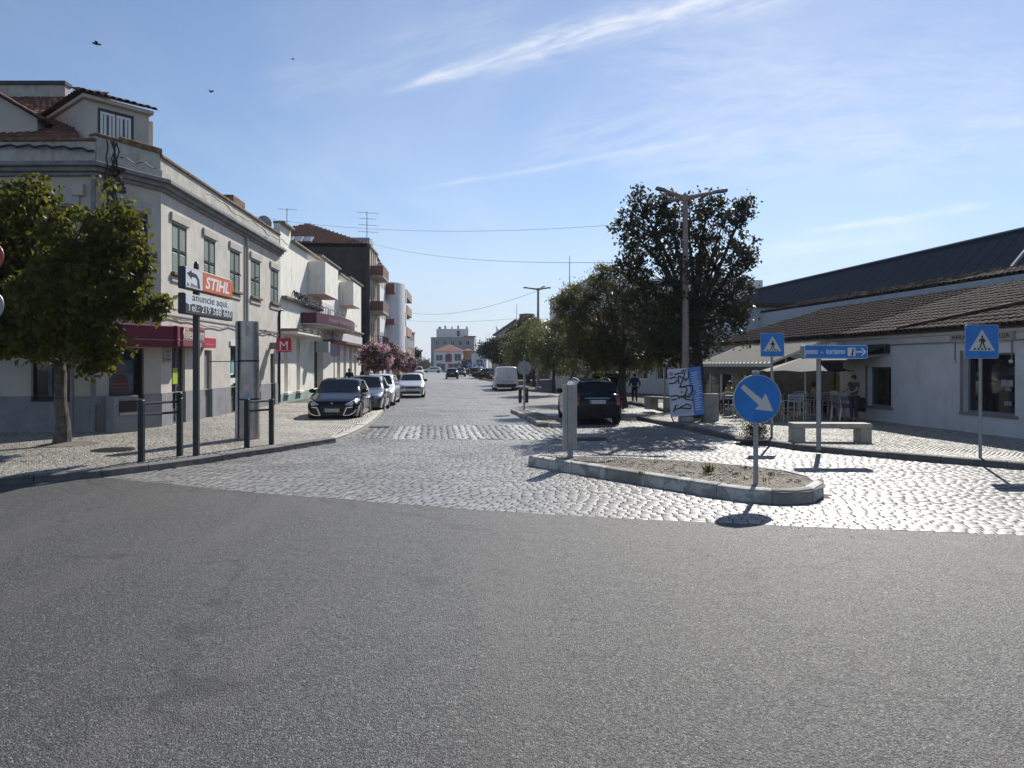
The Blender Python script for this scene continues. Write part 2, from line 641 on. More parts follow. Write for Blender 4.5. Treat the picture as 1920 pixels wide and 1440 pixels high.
def asphalt_mat():
    m = bpy.data.materials.new('asphalt')
    m.use_nodes = True
    t = NT(m.node_tree)
    co = t.n('ShaderNodeTexCoord').outputs['Object']
    big = t.noise(co, 0.35, 5, 0.6, 0.3)
    mid = t.noise(t.scaled(co, (1, 0.35, 1), (0, 0, 0.35)), 2.2, 5, 0.65)
    vor = t.n('ShaderNodeTexVoronoi', feature='F1', i_Scale=95.0)
    t.link(co, vor.inputs['Vector'])
    vd = vor.outputs['Distance']
    vc = t.n('ShaderNodeSeparateColor')
    t.link(vor.outputs['Color'], vc.inputs[0])
    grit = t.noise(co, 190, 3, 0.7)
    c = t.mix(t.ramp(big, 0.35, 0.68), (0.022, 0.0212, 0.0198), (0.042, 0.040, 0.0365))
    c = t.mix(t.math('MULTIPLY', t.ramp(mid, 0.45, 0.75), 0.5), c, (0.020, 0.0195, 0.019))
    c = t.mix(t.math('MULTIPLY', t.ramp(vc.outputs[0], 0.55, 1.0), 0.75), c, (0.20, 0.195, 0.185))
    c = t.mix(t.math('MULTIPLY', t.ramp(vd, 0.35, 0.75), 0.75), c, (0.012, 0.012, 0.012))
    pits = t.noise(co, 48, 3, 0.55)
    c = t.mix(t.math('MULTIPLY', t.ramp(pits, 0.56, 0.70), 0.5), c, (0.008, 0.008, 0.008))
    glint = t.math('MULTIPLY', t.ramp(vc.outputs[2], 0.93, 0.97), 0.5)  # sparkle painted into the colour as scattered pale specks
    c = t.mix(glint, c, (0.42, 0.41, 0.39))
    worn = t.noise(t.scaled(co, (0.9, 0.12, 1), (0, 0, 1.25)), 1.3, 4, 0.55, 0.3)
    c = t.mix(t.math('MULTIPLY', t.ramp(worn, 0.48, 0.70), 0.6), c, (0.085, 0.074, 0.068))
    cv = t.n('ShaderNodeTexVoronoi', feature='DISTANCE_TO_EDGE', i_Scale=0.33)
    wob = t.n('ShaderNodeTexNoise', i_Scale=1.6)
    wob.inputs['Detail'].default_value = 6
    t.link(co, wob.inputs['Vector'])
    wv = t.n('ShaderNodeVectorMath', operation='MULTIPLY_ADD')
    t.link(wob.outputs['Color'], wv.inputs[0])
    wv.inputs[1].default_value = (1.1, 1.1, 0)
    t.link(co, wv.inputs[2])
    t.link(wv.outputs[0], cv.inputs['Vector'])
    gate = t.ramp(t.noise(co, 0.55, 3), 0.47, 0.58)
    crack = t.math('MULTIPLY', t.math('SUBTRACT', 1.0, t.ramp(cv.outputs['Distance'], 0.002, 0.016)), gate)
    c = t.mix(t.math('MULTIPLY', crack, 0.75), c, (0.010, 0.010, 0.010))
    b = t.n('ShaderNodeBsdfPrincipled', i_0=c)
    t.link(t.math('MULTIPLY_ADD', vc.outputs[1], 0.30, 0.45), b.inputs['Roughness'])
    b.inputs['Specular IOR Level'].default_value = 0.66
    hgt = t.math('ADD', t.math('MULTIPLY', t.math('SUBTRACT', 1.0, vd), 0.9), t.math('MULTIPLY', grit, 0.5))
    hgt = t.math('ADD', hgt, t.math('MULTIPLY', vc.outputs[2], 0.8))
    hgt = t.math('SUBTRACT', hgt, t.math('MULTIPLY', t.ramp(pits, 0.5, 0.7), 0.8))
    bp = t.n('ShaderNodeBump', i_Strength=0.9, i_Distance=0.007)
    t.link(hgt, bp.inputs['Height'])
    wave = t.noise(co, 3.0, 4, 0.6)
    bp2 = t.n('ShaderNodeBump', i_Strength=0.35, i_Distance=0.05)
    t.link(wave, bp2.inputs['Height'])
    t.link(bp2.outputs[0], bp.inputs['Normal'])
    t.link(bp.outputs[0], b.inputs['Normal'])
    t.n('ShaderNodeOutputMaterial', i_0=b.outputs[0])
    return m


def stone_mat(name, c0, c1, rough=0.42, dirt=(0.07, 0.065, 0.06), bump=0.25, patch=0.35, c2=None, spec=0.5):
    m = bpy.data.materials.new(name)
    m.use_nodes = True
    t = NT(m.node_tree)
    co = t.n('ShaderNodeTexCoord').outputs['Object']
    pos = t.n('ShaderNodeNewGeometry').outputs['Position']
    ri = t.n('ShaderNodeNewGeometry').outputs['Random Per Island']
    r = t.math('FRACT', t.math('ADD', ri, t.n('ShaderNodeObjectInfo').outputs['Random']))
    c = t.mix(r, c0, c1)
    if c2:
        c = t.mix(t.math('MULTIPLY', t.ramp(t.math('FRACT', t.math('MULTIPLY', r, 7.31)), 0.75, 1.0), 0.8), c, c2)
    big = t.noise(pos, 0.45, 5, 0.65, 0.4)
    c = t.mix(t.math('MULTIPLY', t.ramp(big, 0.45, 0.72), patch), c, dirt)
    fine = t.noise(pos, 45, 3, 0.6)
    c = t.mix(t.math('MULTIPLY', t.ramp(fine, 0.55, 0.8), 0.35), c, dirt)
    b = t.n('ShaderNodeBsdfPrincipled', i_0=c)
    b.inputs['Specular IOR Level'].default_value = spec
    t.link(t.math('MULTIPLY_ADD', t.math('FRACT', t.math('MULTIPLY', r, 3.7)), 0.08, rough - 0.04), b.inputs['Roughness'])
    bp = t.n('ShaderNodeBump', i_Strength=bump, i_Distance=0.012)
    t.link(t.noise(pos, 30, 4, 0.65), bp.inputs['Height'])
    t.link(bp.outputs[0], b.inputs['Normal'])
    t.n('ShaderNodeOutputMaterial', i_0=b.outputs[0])
    return m


def laid_mat(name, c0, c1, scale=(7, 9), rough=0.6):
    """paving too far off to tell the stones apart"""
    m = bpy.data.materials.new(name)
    m.use_nodes = True
    t = NT(m.node_tree)
    pos = t.n('ShaderNodeNewGeometry').outputs['Position']
    v = t.n('ShaderNodeTexVoronoi', feature='F1', i_Scale=1.0)
    t.link(t.scaled(pos, (scale[0], scale[1], 1)), v.inputs['Vector'])
    sc = t.n('ShaderNodeSeparateColor')
    t.link(v.outputs['Color'], sc.inputs[0])
    big = t.noise(pos, 0.3, 5, 0.65, 0.4)
    c = t.mix(sc.outputs[0], c0, c1)
    c = t.mix(t.math('MULTIPLY', t.ramp(big, 0.4, 0.7), 0.3), c, tuple(q * .5 for q in c0))
    c = t.mix(t.math('MULTIPLY', t.ramp(v.outputs['Distance'], 0.45, 0.75), 0.6), c, (0.03, 0.028, 0.026))
    b = t.n('ShaderNodeBsdfPrincipled', i_0=c)
    b.inputs['Roughness'].default_value = rough
    bp = t.n('ShaderNodeBump', i_Strength=0.6, i_Distance=0.02)
    t.link(t.math('SUBTRACT', 1.0, v.outputs['Distance']), bp.inputs['Height'])
    t.link(bp.outputs[0], b.inputs['Normal'])
    t.n('ShaderNodeOutputMaterial', i_0=b.outputs[0])
    return m


EARTH = pm('earth', (0.13, 0.115, 0.09), 0.95, var=0.3, vscale=0.6, bump=0.3)
JOINT = pm('joint_sand', (0.10, 0.092, 0.08), 0.95, var=0.3, vscale=5)
JOINTPALE = pm('pale_joint_sand', (0.16, 0.14, 0.115), 0.95, var=0.35, vscale=5, bump=0.4)
COBBLE = stone_mat('granite_cobble', (0.19, 0.185, 0.178), (0.30, 0.29, 0.275), 0.45, patch=0.5, bump=0.10, spec=0.42)
COBBLEPALE = stone_mat('pale_crossing_stone', (0.34, 0.335, 0.325), (0.44, 0.43, 0.41), 0.47, patch=0.25, bump=0.1)
CALC = stone_mat('limestone_sett', (0.23, 0.21, 0.175), (0.40, 0.37, 0.315), 0.5, dirt=(0.12, 0.105, 0.085), c2=(0.13, 0.12, 0.11))
ISLTOP = stone_mat('dusty_island_sett', (0.20, 0.172, 0.132), (0.34, 0.30, 0.24), 0.8, dirt=(0.13, 0.105, 0.075), spec=0.2)
KERB = pm('granite_kerb', (0.13, 0.125, 0.12), 0.75, var=0.3, vscale=5, bump=0.5, bscale=45, streak=0.3, rvar=0.2)
KERBPALE = pm('limestone_kerb', (0.36, 0.34, 0.30), 0.7, var=0.2, vscale=5, bump=0.4, bscale=45)

mb = MB()
mb.quad((-2900, -250, -0.1), (2900, -250, -0.1), (2900, 3600, -0.1), (-2900, 3600, -0.1))
structure('ground', mb, EARTH)

edge = [Vector((-40, 16.5, 0)), G(0, 893), G(120, 892), G(205, 897), G(500, 926), G(900, 957), G(1200, 974), G(1500, 987), G(1920, 1004), G(2400, 1022), Vector((40, 3.5, 0))]
edgeX = np.array([p.x for p in edge])
edgeY = np.array([p.y for p in edge])


def edge_y(x):
    return np.interp(x, edgeX, edgeY)


mb = MB()
ex = np.concatenate([np.linspace(-40, -12, 12), np.linspace(-11.5, 14, 120), np.linspace(15, 40, 12)])
top = [(x, edge_y(x) + 0.035 * noise.noise((x * 3, 0, 0)) + 0.02 * noise.noise((x * 11, 4, 0)) - 0.01, 0.004) for x in ex]
n = len(ex)
vs = top + [(x, -20, 0.004) for x in ex]
mb.add(vs, [(n + i, n + i + 1, i + 1, i) for i in range(n - 1)])
structure('asphalt_road', mb, asphalt_mat())

# kerb lines on the ground
KL = [Vector((-40, 12.2, 0)), G(-200, 917), G(0, 911), G(110, 903), G(205, 894), G(320, 879), G(430, 862), G(540, 845), G(630, 830), G(655, 821), G(684, 806), G(704, 790), G(716, 778),
      G(729, 760), G(738, 749), G(748, 736), G(760, 722), Vector((-13.2, 92, 0)), Vector((-18, 140, 0)), Vector((-26, 240, 0))]
KR = [Vector((40, 8.6, 0)), G(2150, 895), G(1920, 881), G(1760, 868), G(1620, 856), G(1500, 845), G(1380, 827), G(1290, 807), G(1192, 787), G(1262, 777), G(1215, 765), G(1174, 757), G(1120, 747), G(1055, 737),
      G(988, 733), G(930, 717), G(898, 711), Vector((-7.3, 125, 0)), Vector((-11, 160, 0)), Vector((-17, 240, 0))]
road = [(p.x, p.y) for p in edge[1:-1]] + [(p.x, p.y) for p in KR[1:]] + [(p.x, p.y) for p in reversed(KL[4:])]
ISL = [G(990, 873), G(1080, 888), G(1240, 915), G(1330, 931), G(1400, 941), G(1470, 946), G(1518, 944), G(1545, 934), G(1545, 920)] + [G(*q, .2) for q in ((1512, 889), (1480, 881), (1400, 871), (1280, 861), (1150, 855), (1040, 851), (1003, 850))]
ISL2 = [G(957, 773), G(984, 786), G(1008, 800), G(1050, 802), G(1086, 801)] + [G(*q, .14) for q in ((1062, 786), (1020, 775), (990, 767), (965, 765))]
isl = [(p.x, p.y) for p in ISL]
isl2 = [(p.x, p.y) for p in ISL2]

FARCOB = laid_mat('distant_cobbles', (0.17, 0.165, 0.158), (0.29, 0.28, 0.265), (6, 8), 0.5)
mb = MB()
FARY = 78.0
mb.quad((-40, 5, -0.007), (40, 3, -0.007), (40, FARY, -0.007), (-40, FARY, -0.007))
cob = structure('cobbled_road', mb, JOINT)
mb = MB()
mb.quad((-60, FARY, -0.004), (40, FARY, -0.004), (40, 260, -0.004), (-60, 260, -0.004))
structure('cobbled_road', mb, FARCOB)


def grow(poly, r):
    cx = sum(p[0] for p in poly) / len(poly)
    cy = sum(p[1] for p in poly) / len(poly)
    return [(cx + (p[0] - cx) * r, cy + (p[1] - cy) * r) for p in poly]


def cobbles():
    xs, ys, an, ws, ds = [], [], [], [], []
    t = 0.06
    while t < 70:
        pitch = NR.uniform(0.102, 0.118) if t > 1.0 else 0.115
        x = -16 + NR.uniform(0, 0.2)
        row = []
        while x < 15:
            w = NR.uniform(0.12, 0.18)
            row.append((x + w / 2, w))
            x += w + 0.012
        rx = np.array([r[0] for r in row])
        rw = np.array([r[1] for r in row])
        k = min(1, max(0, (t - 1) / 9))
        k = k * k * (3 - 2 * k)
        flat = 9.9 + t + 0.08 * rx + 0.25 * np.sin(rx * 0.42 + t * 0.1)
        near = edge_y(rx) + t
        y = near * (1 - k) + flat * k
        dy = (edge_y(rx + .1) - edge_y(rx - .1)) / .2 * (1 - k) + (0.08 + 0.105 * np.cos(rx * 0.42 + t * 0.1)) * k
        y = y + NR.normal(0, 0.006, len(rx))
        xs.append(rx), ys.append(y), an.append(np.arctan(dy) + NR.normal(0, 0.035, len(rx)))
        ws.append(rw), ds.append(np.full(len(rx), pitch - 0.010))
        t += pitch
    x, y, a, w, d = map(np.concatenate, (xs, ys, an, ws, ds))
    k = inside(road, x, y) & ~inside(grow(isl, 1.02), x, y) & ~inside(grow(isl2, 1.02), x, y) & (y < FARY + .2)
    k &= (x / y > -0.80) & (x / y < 0.85)
    # the crossing band of larger stones
    band = [G(672, 822), G(700, 800), G(1000, 796), G(1062, 800), G(1062, 826), G(900, 824)]
    bp = [(p.x, p.y) for p in band]
    k &= ~inside(bp, x, y)
    x, y, a, w, d = x[k], y[k], a[k], w[k], d[k]
    z = 0.003 + 0.007 * np.array([noise.noise((p * .9, q * .9, 0)) for p, q in zip(x, y)]) + NR.normal(0, 0.001, len(x))
    M = stone_mats(x, y, z, a, w, d, np.full(len(x), 0.05), 0.006)
    pieces(cob, 'cobblestone', 'cobblestones', [stone_template(i, 0.025, 0.03) for i in range(5)], M, COBBLE, smooth=False)
    # band: columns of stones running along the street, some of them pale
    P0, P1 = band[0], band[4]
    X, Y, W_, D_, S = [], [], [], [], []
    x = -6.5
    col = 0
    while x < 2.6:
        y = 17.0
        while y < 24.5:
            ln = NR.uniform(0.2, 0.3)
            X.append(x + 0.02 * NR.normal()), Y.append(y), W_.append(0.145), D_.append(ln - 0.03), S.append(col)
            y += ln
        x += 0.19
        col += 1
    X, Y, W_, D_, S = map(np.array, (X, Y, W_, D_, S))
    X = X - 0.10 * (Y - 18.5) + 0.25 * np.sin(Y * .5) * 0.1
    k = inside(bp, X, Y)
    for nm, st, mt, sel in (('crossing_stone', 'crossing_stones', COBBLEPALE, (S % 9 < 4)), ('crossing_stone', 'crossing_stones', COBBLE, (S % 9 >= 4))):
        q = k & sel
        M = stone_mats(X[q], Y[q], np.full(q.sum(), 0.006) + NR.normal(0, .0008, q.sum()), NR.normal(0.1, .03, q.sum()), W_[q], D_[q], np.full(q.sum(), .05), .006)
        pieces(cob, nm, st, [stone_template(i + 9, 0.03, 0.05) for i in range(3)], M, mt, 60, smooth=False)


cobbles()


def setts(parent, poly, z, pitch, mat, keep, border=None, far=34.0, name='paving_stone', stuff='paving_stones'):
    """little square limestone setts laid in slightly wavering diagonal rows"""
    xs = [p[0] for p in poly]
    ys = [p[1] for p in poly]
    x0, x1, y0, y1 = min(xs), max(xs), min(ys), min(max(ys), far)
    a0 = 0.6
    ca, sa = math.cos(a0), math.sin(a0)
    R = max(x1 - x0, y1 - y0) * 0.75
    cx, cy = (x0 + x1) / 2, (y0 + y1) / 2
    g = np.arange(-R, R, pitch)
    U, V = np.meshgrid(g, g)
    U = U + (np.arange(len(g)) % 2)[:, None] * pitch * .5
    U, V = U.ravel(), V.ravel()
    V = V + 0.12 * np.sin(U * 1.3) + 0.05 * np.sin(U * 3.1 + V)
    x = cx + U * ca - V * sa + NR.normal(0, pitch * .05, U.size)
    y = cy + U * sa + V * ca + NR.normal(0, pitch * .05, U.size)
    k = inside(poly, x, y) & (y < far) & (np.abs(x / y) < 0.84)
    x, y = x[k], y[k]
    z = z + 0.012 * np.array([noise.noise((p * .8, q * .8, 3)) for p, q in zip(x, y)])
    n = len(x)
    M = stone_mats(x, y, z, a0 + NR.normal(0, .16, n), pitch * NR.uniform(.74, .90, n), pitch * NR.uniform(.74, .90, n), np.full(n, .03), .03)
    pieces(parent, name, stuff, [stone_template(i + 20, 0.07, 0.35) for i in range(5)], M, mat, keep, smooth=False)


def kerb(parent, line, width, h, length, mats, gap=0.012, flat_after=None, side=1, name='kerb_stone', top_in=0.03):
    """kerb stones along a polyline; SIDE is the side of the pavement (+1 left of travel)"""
    pts = [Vector((p[0], p[1], 0)) for p in line]
    seg = 0
    dist = 0
    acc = [0.0]
    for i in range(len(pts) - 1):
        acc.append(acc[-1] + (pts[i + 1] - pts[i]).length)

    def at(s):
        s = min(max(s, 0), acc[-1])
        for i in range(len(pts) - 1):
            if s <= acc[i + 1] + 1e-9:
                return pts[i].lerp(pts[i + 1], (s - acc[i]) / max(1e-9, acc[i + 1] - acc[i]))
        return pts[-1].copy()

    def nor(s):
        d = at(min(s + .25, acc[-1])) - at(max(s - .25, 0))
        d.normalize()
        return Vector((-d.y, d.x, 0)) * side
    s = 0.0
    k = 0
    while s < acc[-1] - 0.05:
        L = min(length * RND.uniform(.8, 1.15), acc[-1] - s)
        a, b = s + gap / 2, s + L - gap / 2
        mb = MB()
        sub = max(1, int((b - a) / 0.35))
        rows = []
        dz = RND.uniform(-.006, .006)
        for q in range(sub + 1):
            t = a + (b - a) * q / sub
            hh = h + dz
            if flat_after is not None:
                f = min(1, max(0, (t - flat_after[0]) / flat_after[1]))
                hh = h * (1 - f) + 0.025 * f
            p, nn = at(t), nor(t)
            rows.append([p + Vector((0, 0, -.06)), p + Vector((0, 0, hh * .55)) + nn * .004, p + nn * top_in * .4 + Vector((0, 0, hh - .018)), p + nn * top_in * 1.2 + Vector((0, 0, hh)), p + nn * width + Vector((0, 0, hh)), p + nn * width + Vector((0, 0, -.06))])
        m = len(rows[0])
        vs = [v for r in rows for v in r]
        fs = [(i * m + j, (i + 1) * m + j, (i + 1) * m + j + 1, i * m + j + 1) for i in range(sub) for j in range(m - 1)]
        fs += [tuple(range(m)), tuple(sub * m + j for j in range(m))]
        mb.add(vs, fs)
        mt = mats[k % len(mats)] if isinstance(mats, list) else mats
        mb.build(name, mt, parent, smooth=True, angle=40)
        s += L
        k += 1
    return acc[-1]


def slab(name, line, back, z, mat):
    mb = MB()
    pts = [(p[0], p[1], z) for p in line] + [(p[0], p[1], z) for p in back]
    mb.add(pts, [tuple(range(len(pts)))])
    o = structure(name, mb, mat)
    return o


# left pavement
KLs = [(p.x, p.y) for p in KL]
pl = slab('pavement', [p for p in KLs[1:]], [(-45, 240), (-45, 10)], 0.105, pm('pavement_bed', (0.09, 0.08, 0.066), 0.9, var=0.3, vscale=6, bump=0.5))
kerb(pl, KLs[1:9], 0.22, 0.135, 1.0, KERB)
kerb(pl, KLs[8:], 0.30, 0.118, 1.3, KERBPALE)
# the pavement dips to the road beyond the corner where cars park on it
lp = [(-16, 10.2)] + [(p.x - 0.18, p.y + .16) for p in KL[1:9]] + [(p.x - .33, p.y) for p in KL[9:15]] + [(-12.0, 45), (-16, 26)]
setts(pl, lp, 0.128, 0.082, CALC, 300)

# right pavement
KRs = [(p.x, p.y) for p in KR]
pr = slab('pavement', KRs[1:], [(60, 240), (60, 8)], 0.105, MATS['pavement_bed'])
kerb(pr, KRs[1:], 0.2, 0.135, 1.0, KERB, side=-1)
rp = [(p.x + .12, p.y + .18) for p in KR[1:12]] + [(9.5, 40), (17, 30), (18, 8)]
setts(pr, rp, 0.128, 0.082, CALC, 300)

# traffic islands
PAINTEDKERB = pm('worn_white_kerb_paint', (0.46, 0.44, 0.395), 0.7, var=0.15, vscale=4, bump=0.5, bscale=30, streak=0.85, dirt=(0.12, 0.11, 0.10), dirtscale=1.6)
def worn_paint():
    m = PAINTEDKERB
    m.node_tree.nodes.clear()
    t = NT(m.node_tree)
    pos = t.n('ShaderNodeNewGeometry').outputs['Position']
    a = t.noise(pos, 2.2, 8, 0.72, 0.8)
    b2 = t.noise(t.scaled(pos, (3, 3, .6)), 2.0, 5, .6)
    c = t.mix(t.ramp(b2, .3, .7), (0.42, 0.40, 0.36), (0.60, 0.58, 0.54))
    c = t.mix(t.math('MULTIPLY', t.ramp(a, 0.50, 0.56), 0.8), c, t.mix(t.noise(pos, 14, 4), (0.17, 0.16, 0.14), (0.30, 0.28, 0.25)))
    c = t.mix(t.math('MULTIPLY', t.ramp(t.noise(pos, 38, 3), .58, .7), .6), c, (0.12, .11, .1))
    b = t.n('ShaderNodeBsdfPrincipled', i_0=c)
    b.inputs['Roughness'].default_value = .75
    bp = t.n('ShaderNodeBump', i_Strength=.5, i_Distance=.012)
    t.link(t.math('ADD', t.ramp(a, .535, .50), t.noise(pos, 26, 4)), bp.inputs['Height'])
    t.link(bp.outputs[0], b.inputs['Normal'])
    t.n('ShaderNodeOutputMaterial', i_0=b.outputs[0])


worn_paint()
BAREKERB = pm('bare_concrete_kerb', (0.27, 0.255, 0.225), 0.8, var=0.25, vscale=4, bump=0.5, bscale=30, streak=0.3)
il = slab('traffic_island', isl, [], 0.165, JOINTPALE)
kerb(il, isl + isl[:1], 0.14, 0.2, 0.72, [PAINTEDKERB, PAINTEDKERB, PAINTEDKERB, BAREKERB], side=1, gap=0.008, top_in=0.05)
setts(il, grow(isl, 0.93), 0.19, 0.075, ISLTOP, 300)
i2 = slab('traffic_island', isl2, [], 0.11, JOINTPALE)
kerb(i2, isl2 + isl2[:1], 0.16, 0.135, 0.55, [PAINTEDKERB, BAREKERB], side=1)
setts(i2, grow(isl2, 0.92), 0.128, 0.08, ISLTOP, 60)

# plates and drains
IRON = pm('cast_iron', (0.05, 0.047, 0.045), 0.55, 0.6, var=0.3, vscale=20, bump=0.5, bscale=60)


def round_cover(c, r, z, label):
    t = thing('manhole_cover', label, 'manhole cover', (c[0], c[1], z))
    mb = MB()
    mb.lathe([(r, 0), (r, .008), (r * .93, .010)], 28)
    mb.build('ring', IRON, t)
    mb = MB()
    for i in range(-3, 4):
        w = math.sqrt(max(0, (r * .85) ** 2 - (i * r * .23) ** 2))
        mb.box(-w, w, i * r * .23 - r * .06, i * r * .23 + r * .06, .011, .016)
    mb.build('ribs', IRON, t)['kind'] = 'stuff'
    return t


round_cover(G(212, 843, .135), 0.42, 0.134, 'round ribbed iron cover in the pavement behind the black rail near the tree')
round_cover(G(1112, 861, .2), 0.36, 0.2, 'round iron cover set in the top of the painted traffic island')
g = G(1108, 824)
t = thing('drain_cover', 'dark rectangular iron cover in the cobbles beside the grey board back', 'drain cover', (g.x, g.y, .012))
mb = MB()
mb.box(-.42, .42, -.34, .34, 0, .012)
mb.build('plate', IRON, t, bevel=.004)
mb = MB()
for i in range(6):
    mb.box(-.36, .36, -.29 + i * .1, -.23 + i * .1, .0125, .018)
mb.build('ribs', IRON, t)['kind'] = 'stuff'
g = G(712, 801)
t = thing('drain_cover', 'small iron gully grate at the kerb where the pale kerb turns', 'drain cover', (g.x, g.y, .012), 0.1)
mb = MB()
mb.box(-.32, .32, -.3, .3, 0, .010)
mb.build('frame', IRON, t)
mb = MB()
for i in range(7):
    mb.box(-.27 + i * .085, -.23 + i * .085, -.25, .25, .0102, .016)
mb.build('bars', IRON, t)['kind'] = 'stuff'

# hills far off
mb = MB()
for k, (Y, base, amp) in enumerate(((1900, 13, 12), (3100, 26, 14))):
    n = 160
    xs = np.linspace(-2600, 2600, n)
    tp = [base + amp * noise.noise((x * .0022, k * 5, 0)) + amp * .5 * noise.noise((x * .008, k * 9, 1)) for x in xs]
    vs = []
    for x, h in zip(xs, tp):
        vs += [(x, Y - 260, -1), (x, Y - 90, h * .6), (x, Y, h), (x, Y + 300, -1)]
    mb.add(vs, [(i * 4 + j, (i + 1) * 4 + j, (i + 1) * 4 + j + 1, i * 4 + j + 1) for i in range(n - 1) for j in range(3)])
structure('hills', mb, pm('wooded_hill', (0.075, 0.095, 0.06), 0.9, var=0.4, vscale=0.03), smooth=True)
# ---------------------------------------------------------------- buildings, left side
BZ = 0.105
PLASTER = pm('weathered_plaster', (0.56, 0.525, 0.46), 0.85, var=0.1, vscale=1.2, bump=0.25, bscale=22, streak=0.5, dirt=(0.27, 0.255, 0.23))
PARAPET = pm('lichened_parapet', (0.46, 0.435, 0.385), 0.9, var=0.16, vscale=2, bump=0.3, bscale=22, streak=0.7, dirt=(0.19, 0.165, 0.125))
CAP = pm('rusty_coping', (0.20, 0.125, 0.07), 0.95, var=0.5, vscale=6, bump=0.7, bscale=30)
BAND = pm('grey_band_stone', (0.22, 0.22, 0.225), 0.85, var=0.2, vscale=2, streak=0.6, bump=0.3, dirt=(0.07, 0.07, 0.068))
CREAM = pm('cream_plaster', (0.50, 0.465, 0.40), 0.8, var=0.08, vscale=1.2, streak=0.25, bump=0.12)
PLINTH = pm('blue_grey_plinth', (0.25, 0.25, 0.262), 0.8, var=0.15, vscale=2, streak=0.4, bump=0.2)
LINTEL = pm('lilac_lintel', (0.43, 0.40, 0.375), 0.8, var=0.1, streak=0.3)
SHUT = pm('green_shutter', (0.055, 0.115, 0.095), 0.5, var=0.15, vscale=5)
SHUTDARK = pm('dark_green_frame', (0.012, 0.028, 0.026), 0.45, var=0.1)
MAROON = pm('maroon_awning', (0.16, 0.014, 0.040), 0.75, var=0.1, vscale=3, streak=0.1)
RED = pm('red_panel', (0.42, 0.016, 0.05), 0.5, var=0.06)
TILE = pm('clay_tile', (0.22, 0.095, 0.055), 0.75, var=0.35, vscale=7, bump=0.3, island=0.55, bscale=60)
ROOFRED = pm('red_brown_tile', (0.17, 0.055, 0.04), 0.8, var=0.3, vscale=6, island=0.5)
TILEDARK = pm('lichened_tile', (0.085, 0.055, 0.042), 0.8, spec=0.14, var=0.4, vscale=6, bump=0.4, island=0.5, bscale=50)
ROOFBED = pm('roof_bed', (0.05, 0.03, 0.022), 0.95, var=0.2)
BROWN = pm('brown_timber', (0.06, 0.04, 0.03), 0.6, var=0.2)
IRONBLACK = pm('iron_railing', (0.02, 0.02, 0.022), 0.5, 0.3, var=0.1)
CABLE = pm('black_cable', (0.012, 0.012, 0.013), 0.6, var=0.0)
DOORGREY = pm('grey_door', (0.17, 0.175, 0.185), 0.5, var=0.1)


def barrel(nseg=5, r=0.5):
    """a barrel tile: x across, y up the slope 0..1, slightly tapering"""
    V, Q = [], []
    for j, (y, k) in enumerate(((0, 1.0), (1, 0.82))):
        for i in range(nseg + 1):
            a = math.pi * i / nseg
            V.append((-r * k * math.cos(a), y, r * k * math.sin(a) * 0.9 + (0.0 if j == 0 else -0.06)))
    for i in range(nseg + 1):        # a lip that gives the front edge its thickness
        a = math.pi * i / nseg
        V.append((-r * .84 * math.cos(a), 0.0, r * .84 * math.sin(a) * 0.9))
    m = nseg + 1
    for i in range(nseg):
        Q.append((i, i + 1, m + i + 1, m + i))
        Q.append((2 * m + i, 2 * m + i + 1, i + 1, i))
    return np.array(V), np.array(Q)


BARREL = barrel()


def tile_roof(parent, rootM, o, udir, sdir, poly, pw, ps, mat, keep=300, bedmat=None, name='roof_tile', stuff='roof_tiles'):
    """poly in (u, s) coordinates of the slope; rows of barrel tiles run up s"""
    o, u, s = Vector(o), Vector(udir).normalized(), Vector(sdir).normalized()
    nrm = u.cross(s).normalized()
    if nrm.z < 0:
        nrm = -nrm
    bed = MB()
    bed.add([o + u * a + s * b for a, b in poly], [tuple(range(len(poly)))])
    bed.build('roof_bed', bedmat or ROOFBED, parent)
    us = [p[0] for p in poly]
    ss = [p[1] for p in poly]
    U, S = np.meshgrid(np.arange(min(us) + pw / 2, max(us), pw), np.arange(min(ss), max(ss), ps))
    U, S = U.ravel(), S.ravel()
    k = inside(poly, U, S + ps * .4)
    U, S = U[k], S[k]
    n = len(U)
    M = np.zeros((n, 4, 4))
    w, L = pw * 0.92, ps * 1.12
    yaw = NR.normal(0, .02, n)
    for a in range(3):
        M[:, a, 0] = (u[a] * np.cos(yaw) + s[a] * np.sin(yaw)) * w
        M[:, a, 1] = (s[a] * np.cos(yaw) - u[a] * np.sin(yaw) + nrm[a] * -0.0) * L
        M[:, a, 2] = nrm[a] * w * 0.85
        M[:, a, 3] = o[a] + u[a] * U + s[a] * S + nrm[a] * (0.015 + NR.normal(0, .004, n))
    M[:, 3, 3] = 1
    pieces(parent, name, stuff, [BARREL], M, mat, keep, root_inv=np.array(rootM))


